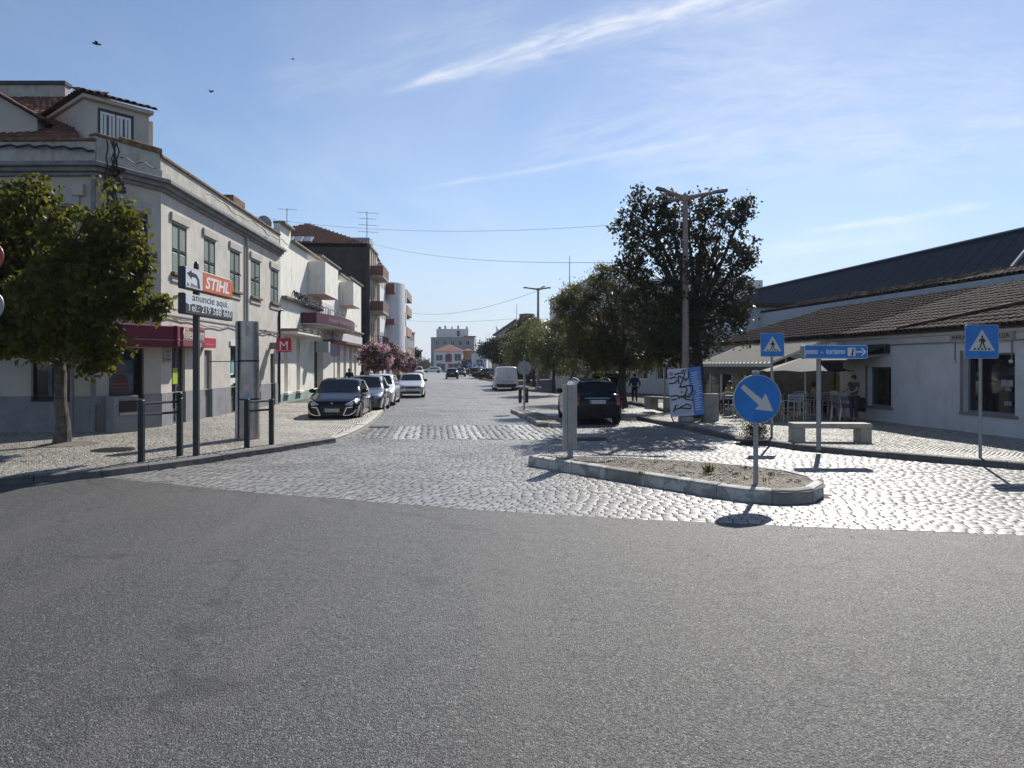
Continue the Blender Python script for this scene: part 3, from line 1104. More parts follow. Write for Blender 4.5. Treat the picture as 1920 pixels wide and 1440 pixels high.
def window(parent, u0, u1, z0, z1, y, fr=0.06, bars=(1, 0), fmat=None, gmat=None, t=0.05, name='window'):
    """frame with bars (a part) and a pane (its child)"""
    fmat = fmat or WHITE
    mb = MB()
    mb.box(u0, u0 + fr, y - t, y, z0, z1).box(u1 - fr, u1, y - t, y, z0, z1)
    mb.box(u0 + fr, u1 - fr, y - t, y, z0, z0 + fr).box(u0 + fr, u1 - fr, y - t, y, z1 - fr, z1)
    for i in range(bars[0]):
        c = u0 + (u1 - u0) * (i + 1) / (bars[0] + 1)
        mb.box(c - fr * .45, c + fr * .45, y - t * .8, y, z0 + fr, z1 - fr)
    for i in range(bars[1]):
        c = z0 + (z1 - z0) * (i + 1) / (bars[1] + 1)
        mb.box(u0 + fr, u1 - fr, y - t * .6, y, c - fr * .3, c + fr * .3)
    w = mb.build(name, fmat, parent)
    mb = MB()
    mb.quad((u0 + fr * .5, y - t * .35, z0), (u1 - fr * .5, y - t * .35, z0), (u1 - fr * .5, y - t * .35, z1), (u0 + fr * .5, y - t * .35, z1))
    mb.build('pane', gmat or GLASS, w)
    return w


SLATS = {}


def shutter(parent, u0, u1, z0, z1, y, single=True):
    """one louvred leaf, each slat a piece of its own"""
    w, hgt, fr = u1 - u0, z1 - z0, 0.045
    mb = MB()
    mb.box(u0, u0 + fr, y - .035, y, z0, z1).box(u1 - fr, u1, y - .035, y, z0, z1)
    for zz in (z0, z0 + hgt * .45, z1 - fr):
        mb.box(u0 + fr, u1 - fr, y - .034, y, zz, zz + fr)
    sh = mb.build('shutter', SHUTDARK, parent)
    k = round(w - 2 * fr, 2)
    n = int(hgt / 0.062)
    if single:
        if k not in SLATS:
            q = MB()
            q.ext([(-k / 2, -.030, -.024), (-k / 2, -.022, -.026), (-k / 2, .004, .024), (-k / 2, -.006, .026)], (k, 0, 0))
            SLATS[k] = q.mesh('slat', SHUT)
        for i in range(n):
            zz = z0 + fr + (hgt - 2 * fr) * (i + .5) / n
            if abs(zz - (z0 + hgt * .45 + fr / 2)) < fr:
                continue
            o = bpy.data.objects.new('slat', SLATS[k])
            COL.objects.link(o)
            o.parent = sh
            o.location = ((u0 + u1) / 2, y, zz)
    else:
        q = MB()
        for i in range(n):
            zz = z0 + fr + (hgt - 2 * fr) * (i + .5) / n
            q.ext([(u0 + fr, y - .030, zz - .024), (u0 + fr, y - .022, zz - .026), (u0 + fr, y + .004, zz + .024), (u0 + fr, y - .006, zz + .026)], (w - 2 * fr, 0, 0))
        q.build('slats', SHUTDARK, sh)['kind'] = 'stuff'
    return sh


def lintel(parent, u0, u1, z, mat=None):
    MB().box(u0 - .12, u1 + .12, -.07, 0, z, z + .26).build('lintel', mat or LINTEL, parent, bevel=.012)


def sill(parent, u0, u1, z, panel=True):
    MB().box(u0 - .06, u1 + .06, -.12, .05, z - .10, z).build('sill', CAP, parent, bevel=.01)
    if panel:
        MB().box(u0 - .08, u1 + .08, -.05, 0, z - .30, z - .13).build('sill_panel', LINTEL, parent, bevel=.01)


# ---- the bank on the corner
Yc = 19.2
K1 = P(180, 0, Yc)
K0 = Vector((-20.5, Yc + .15, 0))
K2 = P(302, 0, 20.9)
K3 = P(525, 0, 33.5)
fA, fB, fC = FR(K0, K1, BZ), FR(K1, K2, BZ), FR(K2, K3, BZ)
ZB = 7.42 - BZ           # top of cornice above the pavement
bank = thing('bank_building', 'grey plastered two-storey corner bank with green louvred shutters and maroon awning', 'building', fC.A, fC.rz)


def rel(root, rootf, f):
    """run a builder in facade f: returns a function moving every new child of root from f's frame to root's"""
    T = rootf.I @ f.M
    before = set(bpy.data.objects.keys())

    def done():
        for o in bpy.data.objects:
            if o.name not in before and o.parent == root and 'framed' not in o:
                o.matrix_basis = T @ o.matrix_basis
    return done


CORN0, CORN1, PARTOP = 6.95 - BZ + .1, 7.36, 8.05
# street face
shut_px = [(322, 350), (382, 403.5), (431, 449.5), (470, 487.5), (507, 521.5)]
up = [(fC.u(a), fC.u(b), 4.68, 6.2) for a, b in shut_px]
gf = [(fC.u(322), fC.u(347), 0.0, 2.45), (fC.u(383), fC.u(397), 0.0, 2.35), (fC.u(432), fC.u(448), 0.0, 2.55), (fC.u(507), fC.u(515.5), 0.0, 2.35)]
LC = fC.L
mb = MB()
wall(mb, 0, LC, 1.0, CORN0 - .002, [h if h[2] > 1 else (h[0], h[1], 1.0, h[3]) for h in up + gf], 0.14)
mb.build('street_wall', PLASTER, bank)
mb = MB()
wall(mb, 0, LC, 0, .998, [(h[0], h[1], 0, .998) for h in gf], 0.16, y=-.025)
mb.build('plinth', PLINTH, bank)
for i, h in enumerate(up):
    c = (h[0] + h[1]) / 2
    shutter(bank, h[0] + .01, c - .01, h[2], h[3], .04)
    shutter(bank, c + .01, h[1] - .01, h[2], h[3], .04)
    lintel(bank, h[0], h[1], h[3] + .04)
    sill(bank, h[0], h[1], h[2])
    MB().box(h[0], h[1], .12, .13, h[2], h[3]).build('window_back', BLACK, bank)


def cornice(parent, L, e0=0.0, e1=0.0, over=.32):
    for k, (z0, z1, d) in enumerate(((CORN0, CORN0 + .10, .10), (CORN0 + .102, CORN0 + .22, .20), (CORN0 + .222, CORN0 + .34, over))):
        MB().box(-e0 * d, L + e1 * d, -d, .02, z0, z1).build('cornice', BAND, parent, bevel=.015)


tb = math.tan(abs(fC.rz - fB.rz) / 2)
ta = math.tan(abs(fB.rz - fA.rz) / 2)
cornice(bank, LC, tb, 0)
mb = MB()
mb.box(0, LC, .02, .28, CORN0 + .342, PARTOP - .1)
mb.box(0, LC, -.03, .02, CORN0 + .342, CORN0 + .62)
mb.build('parapet', PARAPET, bank)
MB().box(-.02, LC, -.05, .32, PARTOP - .098, PARTOP).build('coping', CAP, bank, bevel=.02)
MB().box(fC.u(440), fC.u(462), .05, .75, PARTOP, PARTOP + .33).build('chimney', CAP, bank, bevel=.02)
# tiled strip behind the street parapet
# glass, doors
h = gf[0]
w = window(bank, h[0], h[1], 0.02, h[3], .12, .05, (1, 0), fmat=DOORGREY, name='entrance_door')
MB().box(h[0] + .2, h[0] + .55, .055, .06, 1.25, 1.75).build('poster', pm('lime_poster', (0.35, 0.45, 0.03), 0.5), bank)
h = gf[1]
MB().box(h[0], h[1], .10, .14, 0, h[3]).build('door', DOORGREY, bank)
h = gf[2]
window(bank, h[0], h[1], 0.02, h[3], .13, .05, (0, 0), fmat=BLACK, name='glass_door')
MB().box(h[0] + .3, h[0] + .62, .075, .08, 1.5, 2.0).build('sticker', pm('aqua_sticker', (0.15, 0.45, 0.5), 0.5), bank)
MB().box(h[0] + .2, h[0] + .75, .072, .076, 1.14, 1.34).build('notice', WHITE, bank)
MB().box(h[0] - .1, h[1] + .1, -.05, 0, h[3] + .02, h[3] + .2).build('lintel', WHITE, bank)
h = gf[3]
MB().box(h[0], h[1], .10, .14, 0, h[3]).build('door', SHUTDARK, bank)
MB().box(fC.u(489), fC.u(495), -.03, 0, 1.25, 1.75).build('meter_box', CREAM, bank, bevel=.01)
MB().box(fC.u(485), fC.u(488), -.028, 0, .35, .7).build('vent', BLACK, bank)
# fascia awning on the street
MB().box(-.35, fC.u(389, -.7), -.62, -.003, 2.38, 2.98).build('awning_box', MAROON, bank, bevel=.02)
MB().box(fC.u(389, -.7) + .01, fC.u(408, -.45), -.4, -.003, 2.42, 2.75).build('awning_box', RED, bank, bevel=.01)
MB().box(-.34, fC.u(389, -.7) - .02, -.626, -.621, 2.585, 2.6).build('awning_stripe', LINTEL, bank)
LET = pm('pale_lettering', (0.70, 0.62, 0.52), 0.5, var=0)
text('Millennium', 0.48, LET, bank, (-.10, -.625, 2.63), width=fC.u(389, -.7) - .02, bold=.004)
text('bcp', 0.26, LET, bank, (fC.u(389, -.7) - .65, -.625, 2.41))
MB().box(fC.u(389, -.7) + .05, fC.u(408, -.45) - .05, -.404, -.401, 2.52, 2.53).build('awning_stripe', LINTEL, bank)
# projecting M sign
ms = fC.u(506)
mbx = MB().box(ms, ms + .16, -.95, -.28, 2.42, 3.05).build('hanging_sign', RED, bank, bevel=.015)
text('M', 0.56, WHITE, mbx, (ms - .004, -.40, 2.52), rot=(rad(90), 0, rad(-90)), name='letter')
text('M', 0.56, WHITE, mbx, (ms + .164, -.86, 2.52), rot=(rad(90), 0, rad(90)), name='letter')
MB().box(ms - .004, ms - .001, -.95, -.28, 2.47, 2.485).build('letter_rule', WHITE, mbx)
MB().box(ms + .03, ms + .13, -.28, 0, 2.55, 2.85).build('sign_bracket', BAND, bank)
# downpipe and cables
pu = fC.u(460)
MB().tube([(pu, -.07, 2.6), (pu, -.07, CORN0)], .06, 10).build('downpipe', LINTEL, bank, smooth=True)
pu = fC.u(522)
MB().tube([(pu, -.05, .1), (pu, -.05, 4.2), (pu + .1, -.05, 4.4), (pu + .5, -.05, 4.45)], .05, 8).build('black_pipe', CABLE, bank, smooth=True)
for zz, a, b, sg in ((3.22, 0.1, LC * .98, .06), (3.30, LC * .62, LC * .99, .05), (CORN1 + .12, LC * .2, LC, .07)):
    pts = [(a + (b - a) * i / 26, -.05 - (.33 if zz > 6 else 0), zz + sg * math.sin(i * 1.7) * .6 + sg * math.sin(i * .6)) for i in range(27)]
    MB().tube(pts, .018, 5).build('wall_cable', CABLE, bank)
for q in ((330, 555), (442, 515), (478, 521)):
    u_, z_ = fC.uz(*q)
    MB().tube([(u_, 0, z_), (u_, -.16, z_ + .02), (u_, -.2, z_ - .06)], .022, 6).build('hook', IRONBLACK, bank)
u_, z_ = fC.uz(345, 604)
# band course between storeys
MB().box(.02, LC, -.03, 0, 3.34, 3.40).build('string_course', LINTEL, bank)
# house number plate and street plaque
MB().box(fC.u(305), fC.u(317), -.05, -.003, 1.9, 2.35).build('street_plaque', LINTEL, bank)
for i, s_ in enumerate(('RUA', '1 DE', 'DEZEMBRO')):
    text(s_, .11, BLACK, bank, (fC.u(311), -.052, 2.2 - i * .12), align='CENTER', width=(.22, .3, .5)[i])

# chamfered corner
done = rel(bank, fC, fB)
LB = fB.L
cw = (fB.u(204), fB.u(270), .88, 2.32)
cu = (fB.u(232), fB.u(277), 4.55, 6.2)
mb = MB()
wall(mb, 0, LB, 1.0, CORN0 - .002, [(cw[0], cw[1], 1.0, cw[3]), cu], .16)
mb.build('corner_wall', CREAM, bank)
mb = MB()
wall(mb, 0, LB, 0, .998, [(cw[0], cw[1], cw[2], .998)], .18, y=-.025)
mb.build('plinth', PLINTH, bank)
w = window(bank, *cw, .14, .06, (0, 0), fmat=IRONBLACK, name='shop_window')
c = (cu[0] + cu[1]) / 2
shutter(bank, cu[0], c - .01, cu[2], cu[3], .04, False)
shutter(bank, c + .01, cu[1], cu[2], cu[3], .04, False)
MB().box(cu[0], cu[1], .1, .12, cu[2], cu[3]).build('window_back', BLACK, bank)
lintel(bank, cu[0], cu[1], cu[3] + .03)
MB().box(cu[0] - .1, cu[1] + .1, -.05, 0, cu[2] - .12, cu[2] - .02).build('sill', LINTEL, bank)
cornice(bank, LB, ta, tb)
mb = MB()
mb.box(0, LB, .02, .28, CORN0 + .342, PARTOP)
mb.box(0, LB, -.03, .02, CORN0 + .342, CORN0 + .62)
mb.build('parapet', PARAPET, bank)
MB().box(-.02, LB * .35, -.05, .32, PARTOP + .002, PARTOP + .08).build('coping', CAP, bank, bevel=.02)
MB().box(LB * .35, LB + .02, -.05, .32, PARTOP + .002, PARTOP + .16).build('coping', CAP, bank, bevel=.02)
MB().box(-.3, LB + .3, -.62, -.003, 2.36, 2.97).build('awning_box', MAROON, bank, bevel=.02)
MB().box(-.28, LB + .28, -.626, -.621, 2.55, 2.565).build('awning_stripe', LINTEL, bank)
# poster behind the glass: a blue picture with a person in red and lettering
px0, px1 = fB.u(206), fB.u(254)
po = MB().box(px0, px1, .10, .108, 1.02, 1.98).build('poster', pm('poster_blue', (0.045, 0.09, 0.13), 0.4, var=.5, vscale=4), bank)
cx_ = (px0 + px1) / 2
q = MB()
q.ext([(cx_ - .28, .0985, 1.06), (cx_ + .26, .0985, 1.06), (cx_ + .2, .0985, 1.45), (cx_ + .08, .0985, 1.58), (cx_ - .08, .0985, 1.58), (cx_ - .22, .0985, 1.42)], (0, -.002, 0))
q.build('poster_print', pm('poster_red', (0.09, 0.02, 0.03), 0.5), po)
MB().ball((cx_, .098, 1.7), (.09, .004, .13), 10).build('poster_print', pm('poster_skin', (0.13, 0.075, 0.06), 0.5), po)
for i in range(3):
    MB().box(cx_ - .3, cx_ + .3, .094, .0955, 1.08 + i * .1, 1.13 + i * .1).build('poster_print', pm('poster_pink', (0.16, 0.05, 0.07), 0.5), po)
# cable cluster on the corner
for i in range(7):
    a = .15 + RND.uniform(-.1, .25)
    pts = [(a + RND.uniform(-.06, .06), -.36 - .05 * math.sin(j), 7.9 - j * .24) for j in range(9)]
    MB().tube(pts, .02, 5).build('wall_cable', CABLE, bank)
for i in range(8):
    MB().box(.1 + RND.uniform(0, .35), .2 + RND.uniform(0, .4), -.44, -.3, 6.45 + i * .1, 6.53 + i * .1).build('cable_clamp', CABLE, bank)
pts = [(.45 + LB * .55 * i / 12, -.36, CORN1 + .15 + .05 * math.sin(i)) for i in range(13)]
MB().tube(pts, .015, 5).build('wall_cable', CABLE, bank)
done()

# long side facing the crossing
done = rel(bank, fC, fA)
LA = fA.L
aw = (fA.u(58), fA.u(132), .84, 2.3)
au = (fA.u(92), fA.u(142), 4.5, 6.15)
au2 = (fA.u(-90), fA.u(-40), 4.5, 6.15)
mb = MB()
wall(mb, 0, LA, 1.0, CORN0 - .002, [(aw[0], aw[1], 1.0, aw[3]), au, au2], .16)
mb.build('side_wall', CREAM, bank)
mb = MB()
wall(mb, 0, LA, 0, .998, [(aw[0], aw[1], aw[2], .998)], .18, y=-.025)
mb.build('plinth', PLINTH, bank)
window(bank, *aw, .14, .06, (1, 0), fmat=IRONBLACK, name='shop_window')
MB().box(fA.u(86), fA.u(100), .10, .108, 1.0, 2.0).build('poster', MATS['poster_blue'], bank)
MB().box(aw[1] + .02, aw[1] + .09, -.05, 0, .1, 2.5).build('window_trim', PLINTH, bank)
for q in (au, au2):
    c = (q[0] + q[1]) / 2
    shutter(bank, q[0], c - .01, q[2], q[3], .04, False)
    shutter(bank, c + .01, q[1], q[2], q[3], .04, False)
    MB().box(q[0], q[1], .1, .12, q[2], q[3]).build('window_back', BLACK, bank)
    lintel(bank, q[0], q[1], q[3] + .03)
cornice(bank, LA, 0, ta)
mb = MB()
mb.box(0, LA, .02, .28, CORN0 + .342, PARTOP - .15)
mb.box(0, LA, -.03, .02, CORN0 + .342, CORN0 + .62)
mb.build('parapet', PARAPET, bank)
MB().box(0, LA, -.05, .32, PARTOP - .148, PARTOP - .07).build('coping', CAP, bank, bevel=.02)
uu, zz = fA.uz(140, 345)
MB().box(fA.u(138), fA.u(160), -.12, 0, fA.z(150, 368), fA.z(150, 346)).build('lamp_box', CREAM, bank, bevel=.02)
pu = fA.u(178)
MB().tube([(pu, -.08, .1), (pu, -.08, CORN0)], .055, 10).build('downpipe', PLINTH, bank, smooth=True)
MB().tube([(fA.u(-150) + (LA - fA.u(-150)) * i / 30, -.1, 7.75 + .03 * math.sin(i * 2.1) - .15 * (i / 30) ** 6) for i in range(31)], .035, 6).build('wall_cable', CABLE, bank)
MB().box(fA.u(148), fA.u(160), -.01, 0, fA.z(150, 682), fA.z(150, 672)).build('street_plaque', LINTEL, bank)
done()

# roof body behind the parapets
mb = MB()
inn = [fC.I @ Vector((p[0], p[1], 0)) for p in (K0 + Vector((0, .28, 0)), K1 + Vector((.0, .28, 0)), K2 + Vector((-.3, .1, 0)), K3 + Vector((-.28, 0, 0)), K3 + Vector((-9, -1, 0)), K0 + Vector((0, 12, 0)))]
mb.add([(p.x, p.y, CORN1 + .1) for p in inn], [tuple(range(6))])
mb.build('roof_deck', ROOFBED, bank)
MB().quad(tuple(fC.I @ Vector((K3.x, K3.y, BZ))), tuple(fC.I @ Vector((K3.x - 9, K3.y - 1, BZ))), tuple(fC.I @ Vector((K3.x - 9, K3.y - 1, 8))), tuple(fC.I @ Vector((K3.x, K3.y, 8)))).build('end_wall', PLASTER, bank)
I4 = np.eye(4)
RM = np.array(fC.M)


def W2B(p):
    return fC.I @ Vector(p)


# tiled slope above the street parapet (a low slope whose edge shows over the coping)
uA, uB = fC.u(312, .5), fC.u(418, .5)
tile_roof(bank, fC.M, (uA, .35, PARTOP - .06), (1, 0, 0), (0, .92, .36), [(0, 0), (uB - uA, 0), (uB - uA, 1.3), (0, 1.3)], .21, .36, TILE, 60)
# main hipped roof seen over the long side
a0 = W2B((-20, Yc + .6, PARTOP + .05))
a1 = W2B((K1.x + .25, Yc + .55, PARTOP + .05))
d0 = (a1 - a0).normalized()
up_ = Vector((-d0.y, d0.x, 0))
s_ = (up_ * .86 + Vector((0, 0, .50))).normalized()
Lr = (a1 - a0).length
tile_roof(bank, fC.M, a0, d0, s_, [(0, 0), (Lr - 1.2, 0), (Lr - 2.5, 2.6), (Lr - 3.6, 7.0), (0, 7.0)], .21, .36, TILE, 150)
# corner dormer
D0, D1 = P(158, 0, 20.8), P(279, 0, 22.2)
fD = FR(D0, D1, BZ)
done = rel(bank, fC, fD)
LD = fD.L
zd0, zd1 = CORN1, fD.z(200, 196)
dw = (fD.u(183), fD.u(251), CORN1 + .5, fD.z(215, 209))
mb = MB()
wall(mb, 0, LD, zd0, zd1, [dw], .1)
mb.quad((LD, 0, zd0), (LD, 3.2, zd0), (LD, 3.2, zd1), (LD, 0, zd1))
mb.quad((0, 3.2, zd0), (0, 0, zd0), (0, 0, zd1), (0, 3.2, zd1))
mb.build('dormer_wall', CREAM, bank)
window(bank, *dw, .08, .07, (0, 0), fmat=SHUTDARK, gmat=BLACK, name='dormer_window')
c = (dw[0] + dw[1]) / 2
for a, b in ((dw[0] + .08, c - .02), (c + .02, dw[1] - .08)):
    window(bank, a, b, dw[2] + .02, dw[3] - .09, .05, .075, (2, 1), fmat=WHITE, gmat=pm('net_curtain_glass', (0.06, 0.075, 0.10), .1, var=.2), t=.04, name='casement')
MB().box(-.1, LD + .1, -.16, 3.3, zd1 + .002, zd1 + .12).build('eaves_board', CREAM, bank, bevel=.02)
MB().box(LD + .02, LD + .34, .5, 1.0, zd0, zd1 + .0).build('chimney', CREAM, bank)
sl = Vector((0, .93, .30)).normalized()
tile_roof(bank, fC.M @ (fC.I @ fD.M), (-.2, -.25, zd1 + .14), (1, 0, 0), sl, [(0, 0), (LD + .5, 0), (LD - .2, 1.7), (.3, 1.7)], .2, .34, TILE, 120)
sl2 = Vector((.93, 0, .30)).normalized()
tile_roof(bank, fC.M @ (fC.I @ fD.M), (-.2, 3.3, zd1 + .14), (0, -1, 0), sl2, [(0, 0), (3.55, 0), (3.0, .9), (0, .9)], .2, .34, TILE, 40)
done()
# second dormer at the far left and the tall wall behind
E0, E1 = P(-130, 0, 20.4), P(70, 0, 20.9)
fE = FR(E0, E1, BZ)
done = rel(bank, fC, fE)
LE = fE.L
ze = fE.z(0, 190)
mb = MB()
mb.add([(0, 0, CORN1), (LE, 0, CORN1), (LE, 0, 9.1), (LE - 2.6, 0, 10.6), (-.6, 0, 10.0), (-.6, 0, CORN1)], [(0, 1, 2, 3, 4, 5)])
mb.quad((LE, 0, CORN1), (LE, 2.8, CORN1), (LE, 2.8, 9.1), (LE, 0, 9.1))
mb.build('dormer_wall', CREAM, bank)
tile_roof(bank, fC.M @ (fC.I @ fE.M), (LE + .25, -.2, 9.0), (0, 1, 0), Vector((-2.6, 0, 1.5)).normalized(), [(0, 0), (3.6, 0), (3.6, 3.3), (0, 3.3)], .2, .34, TILE, 60)
done()
q0, q1 = P(-200, 0, 26), P(122, 0, 26)
fG = FR(q0, q1, BZ)
done = rel(bank, fC, fG)
z0_, z1_ = CORN1, fG.z(60, 172)
MB().box(0, fG.L, 0, .3, z0_, z1_ + .25).build('back_wall', PARAPET, bank)
MB().box(0, fG.L + .05, -.08, .35, z1_ + .252, z1_ + .38).build('coping', BLACK, bank)
done()

# ---- the white shop building
W3 = P(677, 0, 58.0)
fW = FR(K3 + Vector((0, .02, 0)), W3, BZ)
shop = thing('shop_building', 'long flaking white shop building with maroon canopy and protruding boxes under its parapet', 'building', fW.A, fW.rz)
FLAKE = pm('flaking_white_paint', (0.80, 0.775, 0.69), 0.8, var=0.06, vscale=1.5, bump=0.25, bscale=18, streak=0.75, dirt=(0.40, 0.37, 0.30), dirtscale=.9)
SOOT = pm('sooty_concrete', (0.20, 0.185, 0.155), 0.9, var=0.35, vscale=4, bump=0.4, bscale=22, streak=0.7, dirt=(0.05, 0.047, 0.04))
BOARD = pm('peeling_board', (0.62, 0.60, 0.60), 0.7, var=0.1, vscale=2, streak=0.8, dirt=(0.25, 0.22, 0.22), dirtscale=1.5)
PURPLE = pm('maroon_canopy', (0.085, 0.022, 0.038), 0.6, var=0.15)
MINT = pm('mint_plinth', (0.30, 0.40, 0.36), 0.8, var=0.2, streak=0.4)
LW = fW.L
zt = 8.0


def wu(px, y=0.0):
    return fW.u(px, y)


pil = [(545, 556), (563, 579), (585, 589), (606, 617), (623, 632), (638, 644), (649, 655), (660, 664), (668, 671)]
holes = []
edges_ = [(533, 540), (556, 563), (589, 606), (632, 638), (644, 649), (655, 660), (664, 668)]
for k, (a, b) in enumerate(edges_):
    holes.append((wu(a), wu(b), 0.5 if k not in (2,) else 0.0, 3.25))
mb = MB()
wall(mb, 0, LW, .45, zt - .2, [(h[0], h[1], max(h[2], .45), h[3]) for h in holes], .45)
mb.build('front_wall', FLAKE, shop)
mb = MB()
wall(mb, 0, LW, 0, .448, [(h[0], h[1], 0, .448) for h in holes if h[2] == 0], .45, y=-.03)
mb.build('plinth', MINT, shop)
for k, h in enumerate(holes):
    if k == 2:
        window(shop, h[0], h[1], 0.02, h[3], .42, .08, (3, 3), fmat=IRONBLACK, name='shop_door')
    else:
        window(shop, h[0], h[1], h[2], h[3], .40, .07, (1, 1), fmat=LINTEL, gmat=PALEGLASS if k < 2 else GLASS, name='shop_window')
        MB().box(h[0] - .1, h[1] + .1, -.2, .1, h[2] - .12, h[2] + .02).build('window_ledge', FLAKE, shop, bevel=.02)
    if k in (3, 4, 5):
        MB().box(h[0] + .02, h[1] - .02, .2, .24, 2.7, 3.2).build('red_sign_box', pm('faded_red', (0.35, 0.08, 0.05), 0.6), shop)
# stepped parapet
steps = [(0, wu(545), .55), (wu(545), wu(597), 0), (wu(597), wu(634), .28), (wu(634), wu(652), .0), (wu(652), LW, .22)]
for a, b, dz in steps:
    MB().box(a, b, 0, .3, zt - .198, zt - .02 + dz).build('parapet', FLAKE, shop)
    MB().box(a, b, -.22, .34, zt - .018 + dz, zt + .10 + dz).build('coping', SOOT, shop, bevel=.02)
for a, b, z0_, z1_ in ((608, 632, 5.75, 7.55), (661, 675, 5.9, 7.5)):
    MB().box(wu(a, -.9), wu(b, -.9), -.95, -.002, z0_, z1_).build('parapet_box', FLAKE, shop, bevel=.02)
# canopies and ledges
MB().box(.1, wu(600, -.75), -.8, -.003, 3.32, 3.45).build('concrete_canopy', FLAKE, shop, bevel=.02)
MB().box(.1, wu(600, -.75), -.83, -.003, 3.452, 3.58).build('canopy_rim', SOOT, shop, bevel=.02)
MB().box(.2, wu(598), -.28, -.003, 5.0, 5.14).build('ledge', SOOT, shop, bevel=.02)
u0_, u1_ = wu(600, -1.0), wu(668, -1.0)
n_ = 14
arc = [(u0_ + (u1_ - u0_) * i / n_, -1.5 * math.sin(math.pi * (.12 + .76 * i / n_)) ** .6) for i in range(n_ + 1)]
cp = MB().prism([(u0_, -.003)] + arc + [(u1_, -.003)], 4.05, 4.62).build('maroon_canopy', PURPLE, shop)
MB().prism([(u0_ + .02, -.004)] + [(a, b * .98) for a, b in arc] + [(u1_ - .02, -.004)], 4.0, 4.048).build('canopy_soffit', FLAKE, cp)
ss = 'Vestuário · Acessórios · Drogaria'
a_, b_ = arc[1], arc[8]
o = text(ss, .34, pm('faded_lilac', (0.30, 0.18, 0.24), 0.6, var=0), cp, (arc[1][0] + .15, arc[1][1] - .28, 4.22), rot=(rad(90), 0, math.atan2(arc[8][1] - arc[1][1] , arc[8][0] - arc[1][0]) * .9), width=6.5)
MB().box(wu(620), LW, -.25, -.003, 4.3, 4.42).build('ledge', SOOT, shop, bevel=.02)
MB().box(wu(622), LW - .2, -.12, -.003, 3.42, 4.05).build('painted_board', BOARD, shop)
MB().box(wu(624, -.6), LW, -.7, -.003, 3.22, 3.40).build('brown_canopy', pm('brown_canopy', (0.14, 0.06, 0.06), 0.7, var=.2), shop, bevel=.02)
pb = MB().box(wu(599), wu(624), -.06, -.003, 4.75, 5.65).build('torn_billboard', BOARD, shop)
TORN = pm('torn_paper', (0.10, 0.095, 0.10), 0.8, var=.4, vscale=3)
for i in range(9):
    a = wu(600) + RND.uniform(0, 3.2)
    MB().add([(a, -.066, 4.8 + RND.uniform(0, .3)), (a + RND.uniform(.1, .3), -.066, 4.8 + RND.uniform(0, .2)), (a + RND.uniform(.15, .4), -.066, 5.2 + RND.uniform(0, .4)), (a + .05, -.066, 5.1 + RND.uniform(0, .3))], [(0, 1, 2, 3)]).build('torn_strip', TORN, pb)
MB().box(wu(606, -.7), wu(609, -.7), -1.0, -.3, 2.55, 3.15).build('hanging_sign', pm('pale_green_sign', (0.36, 0.46, 0.42), 0.6), shop)
for i in range(26):
    a = .6 + RND.uniform(0, 3.5)
    pts = [(a + .25 * j * RND.uniform(.5, 1.2), -.3 - RND.uniform(0, .1), 5.3 + .35 * math.sin(j * 1.3 + i) * RND.uniform(.3, .6)) for j in range(5)]
    MB().tube(pts, .025, 4).build('tangled_cable', CABLE, shop)
for a, b, yy, zz in ((5.5, LW * .62, -.32, 5.25), (.2, LW * .4, -.86, 3.62)):
    MB().tube([(a + (b - a) * i / 20, yy, zz + .06 * math.sin(i * 1.9)) for i in range(21)], .022, 5).build('wall_cable', CABLE, shop)
mb = MB()
mb.quad((0, .3, zt - .3), (LW, .3, zt - .3), (LW, 10, zt - .3), (0, 10, zt - .3))
mb.quad((0, .3, 0), (0, .3, zt), (0, 10, zt), (0, 10, 0))
mb.build('roof_deck', SOOT, shop)


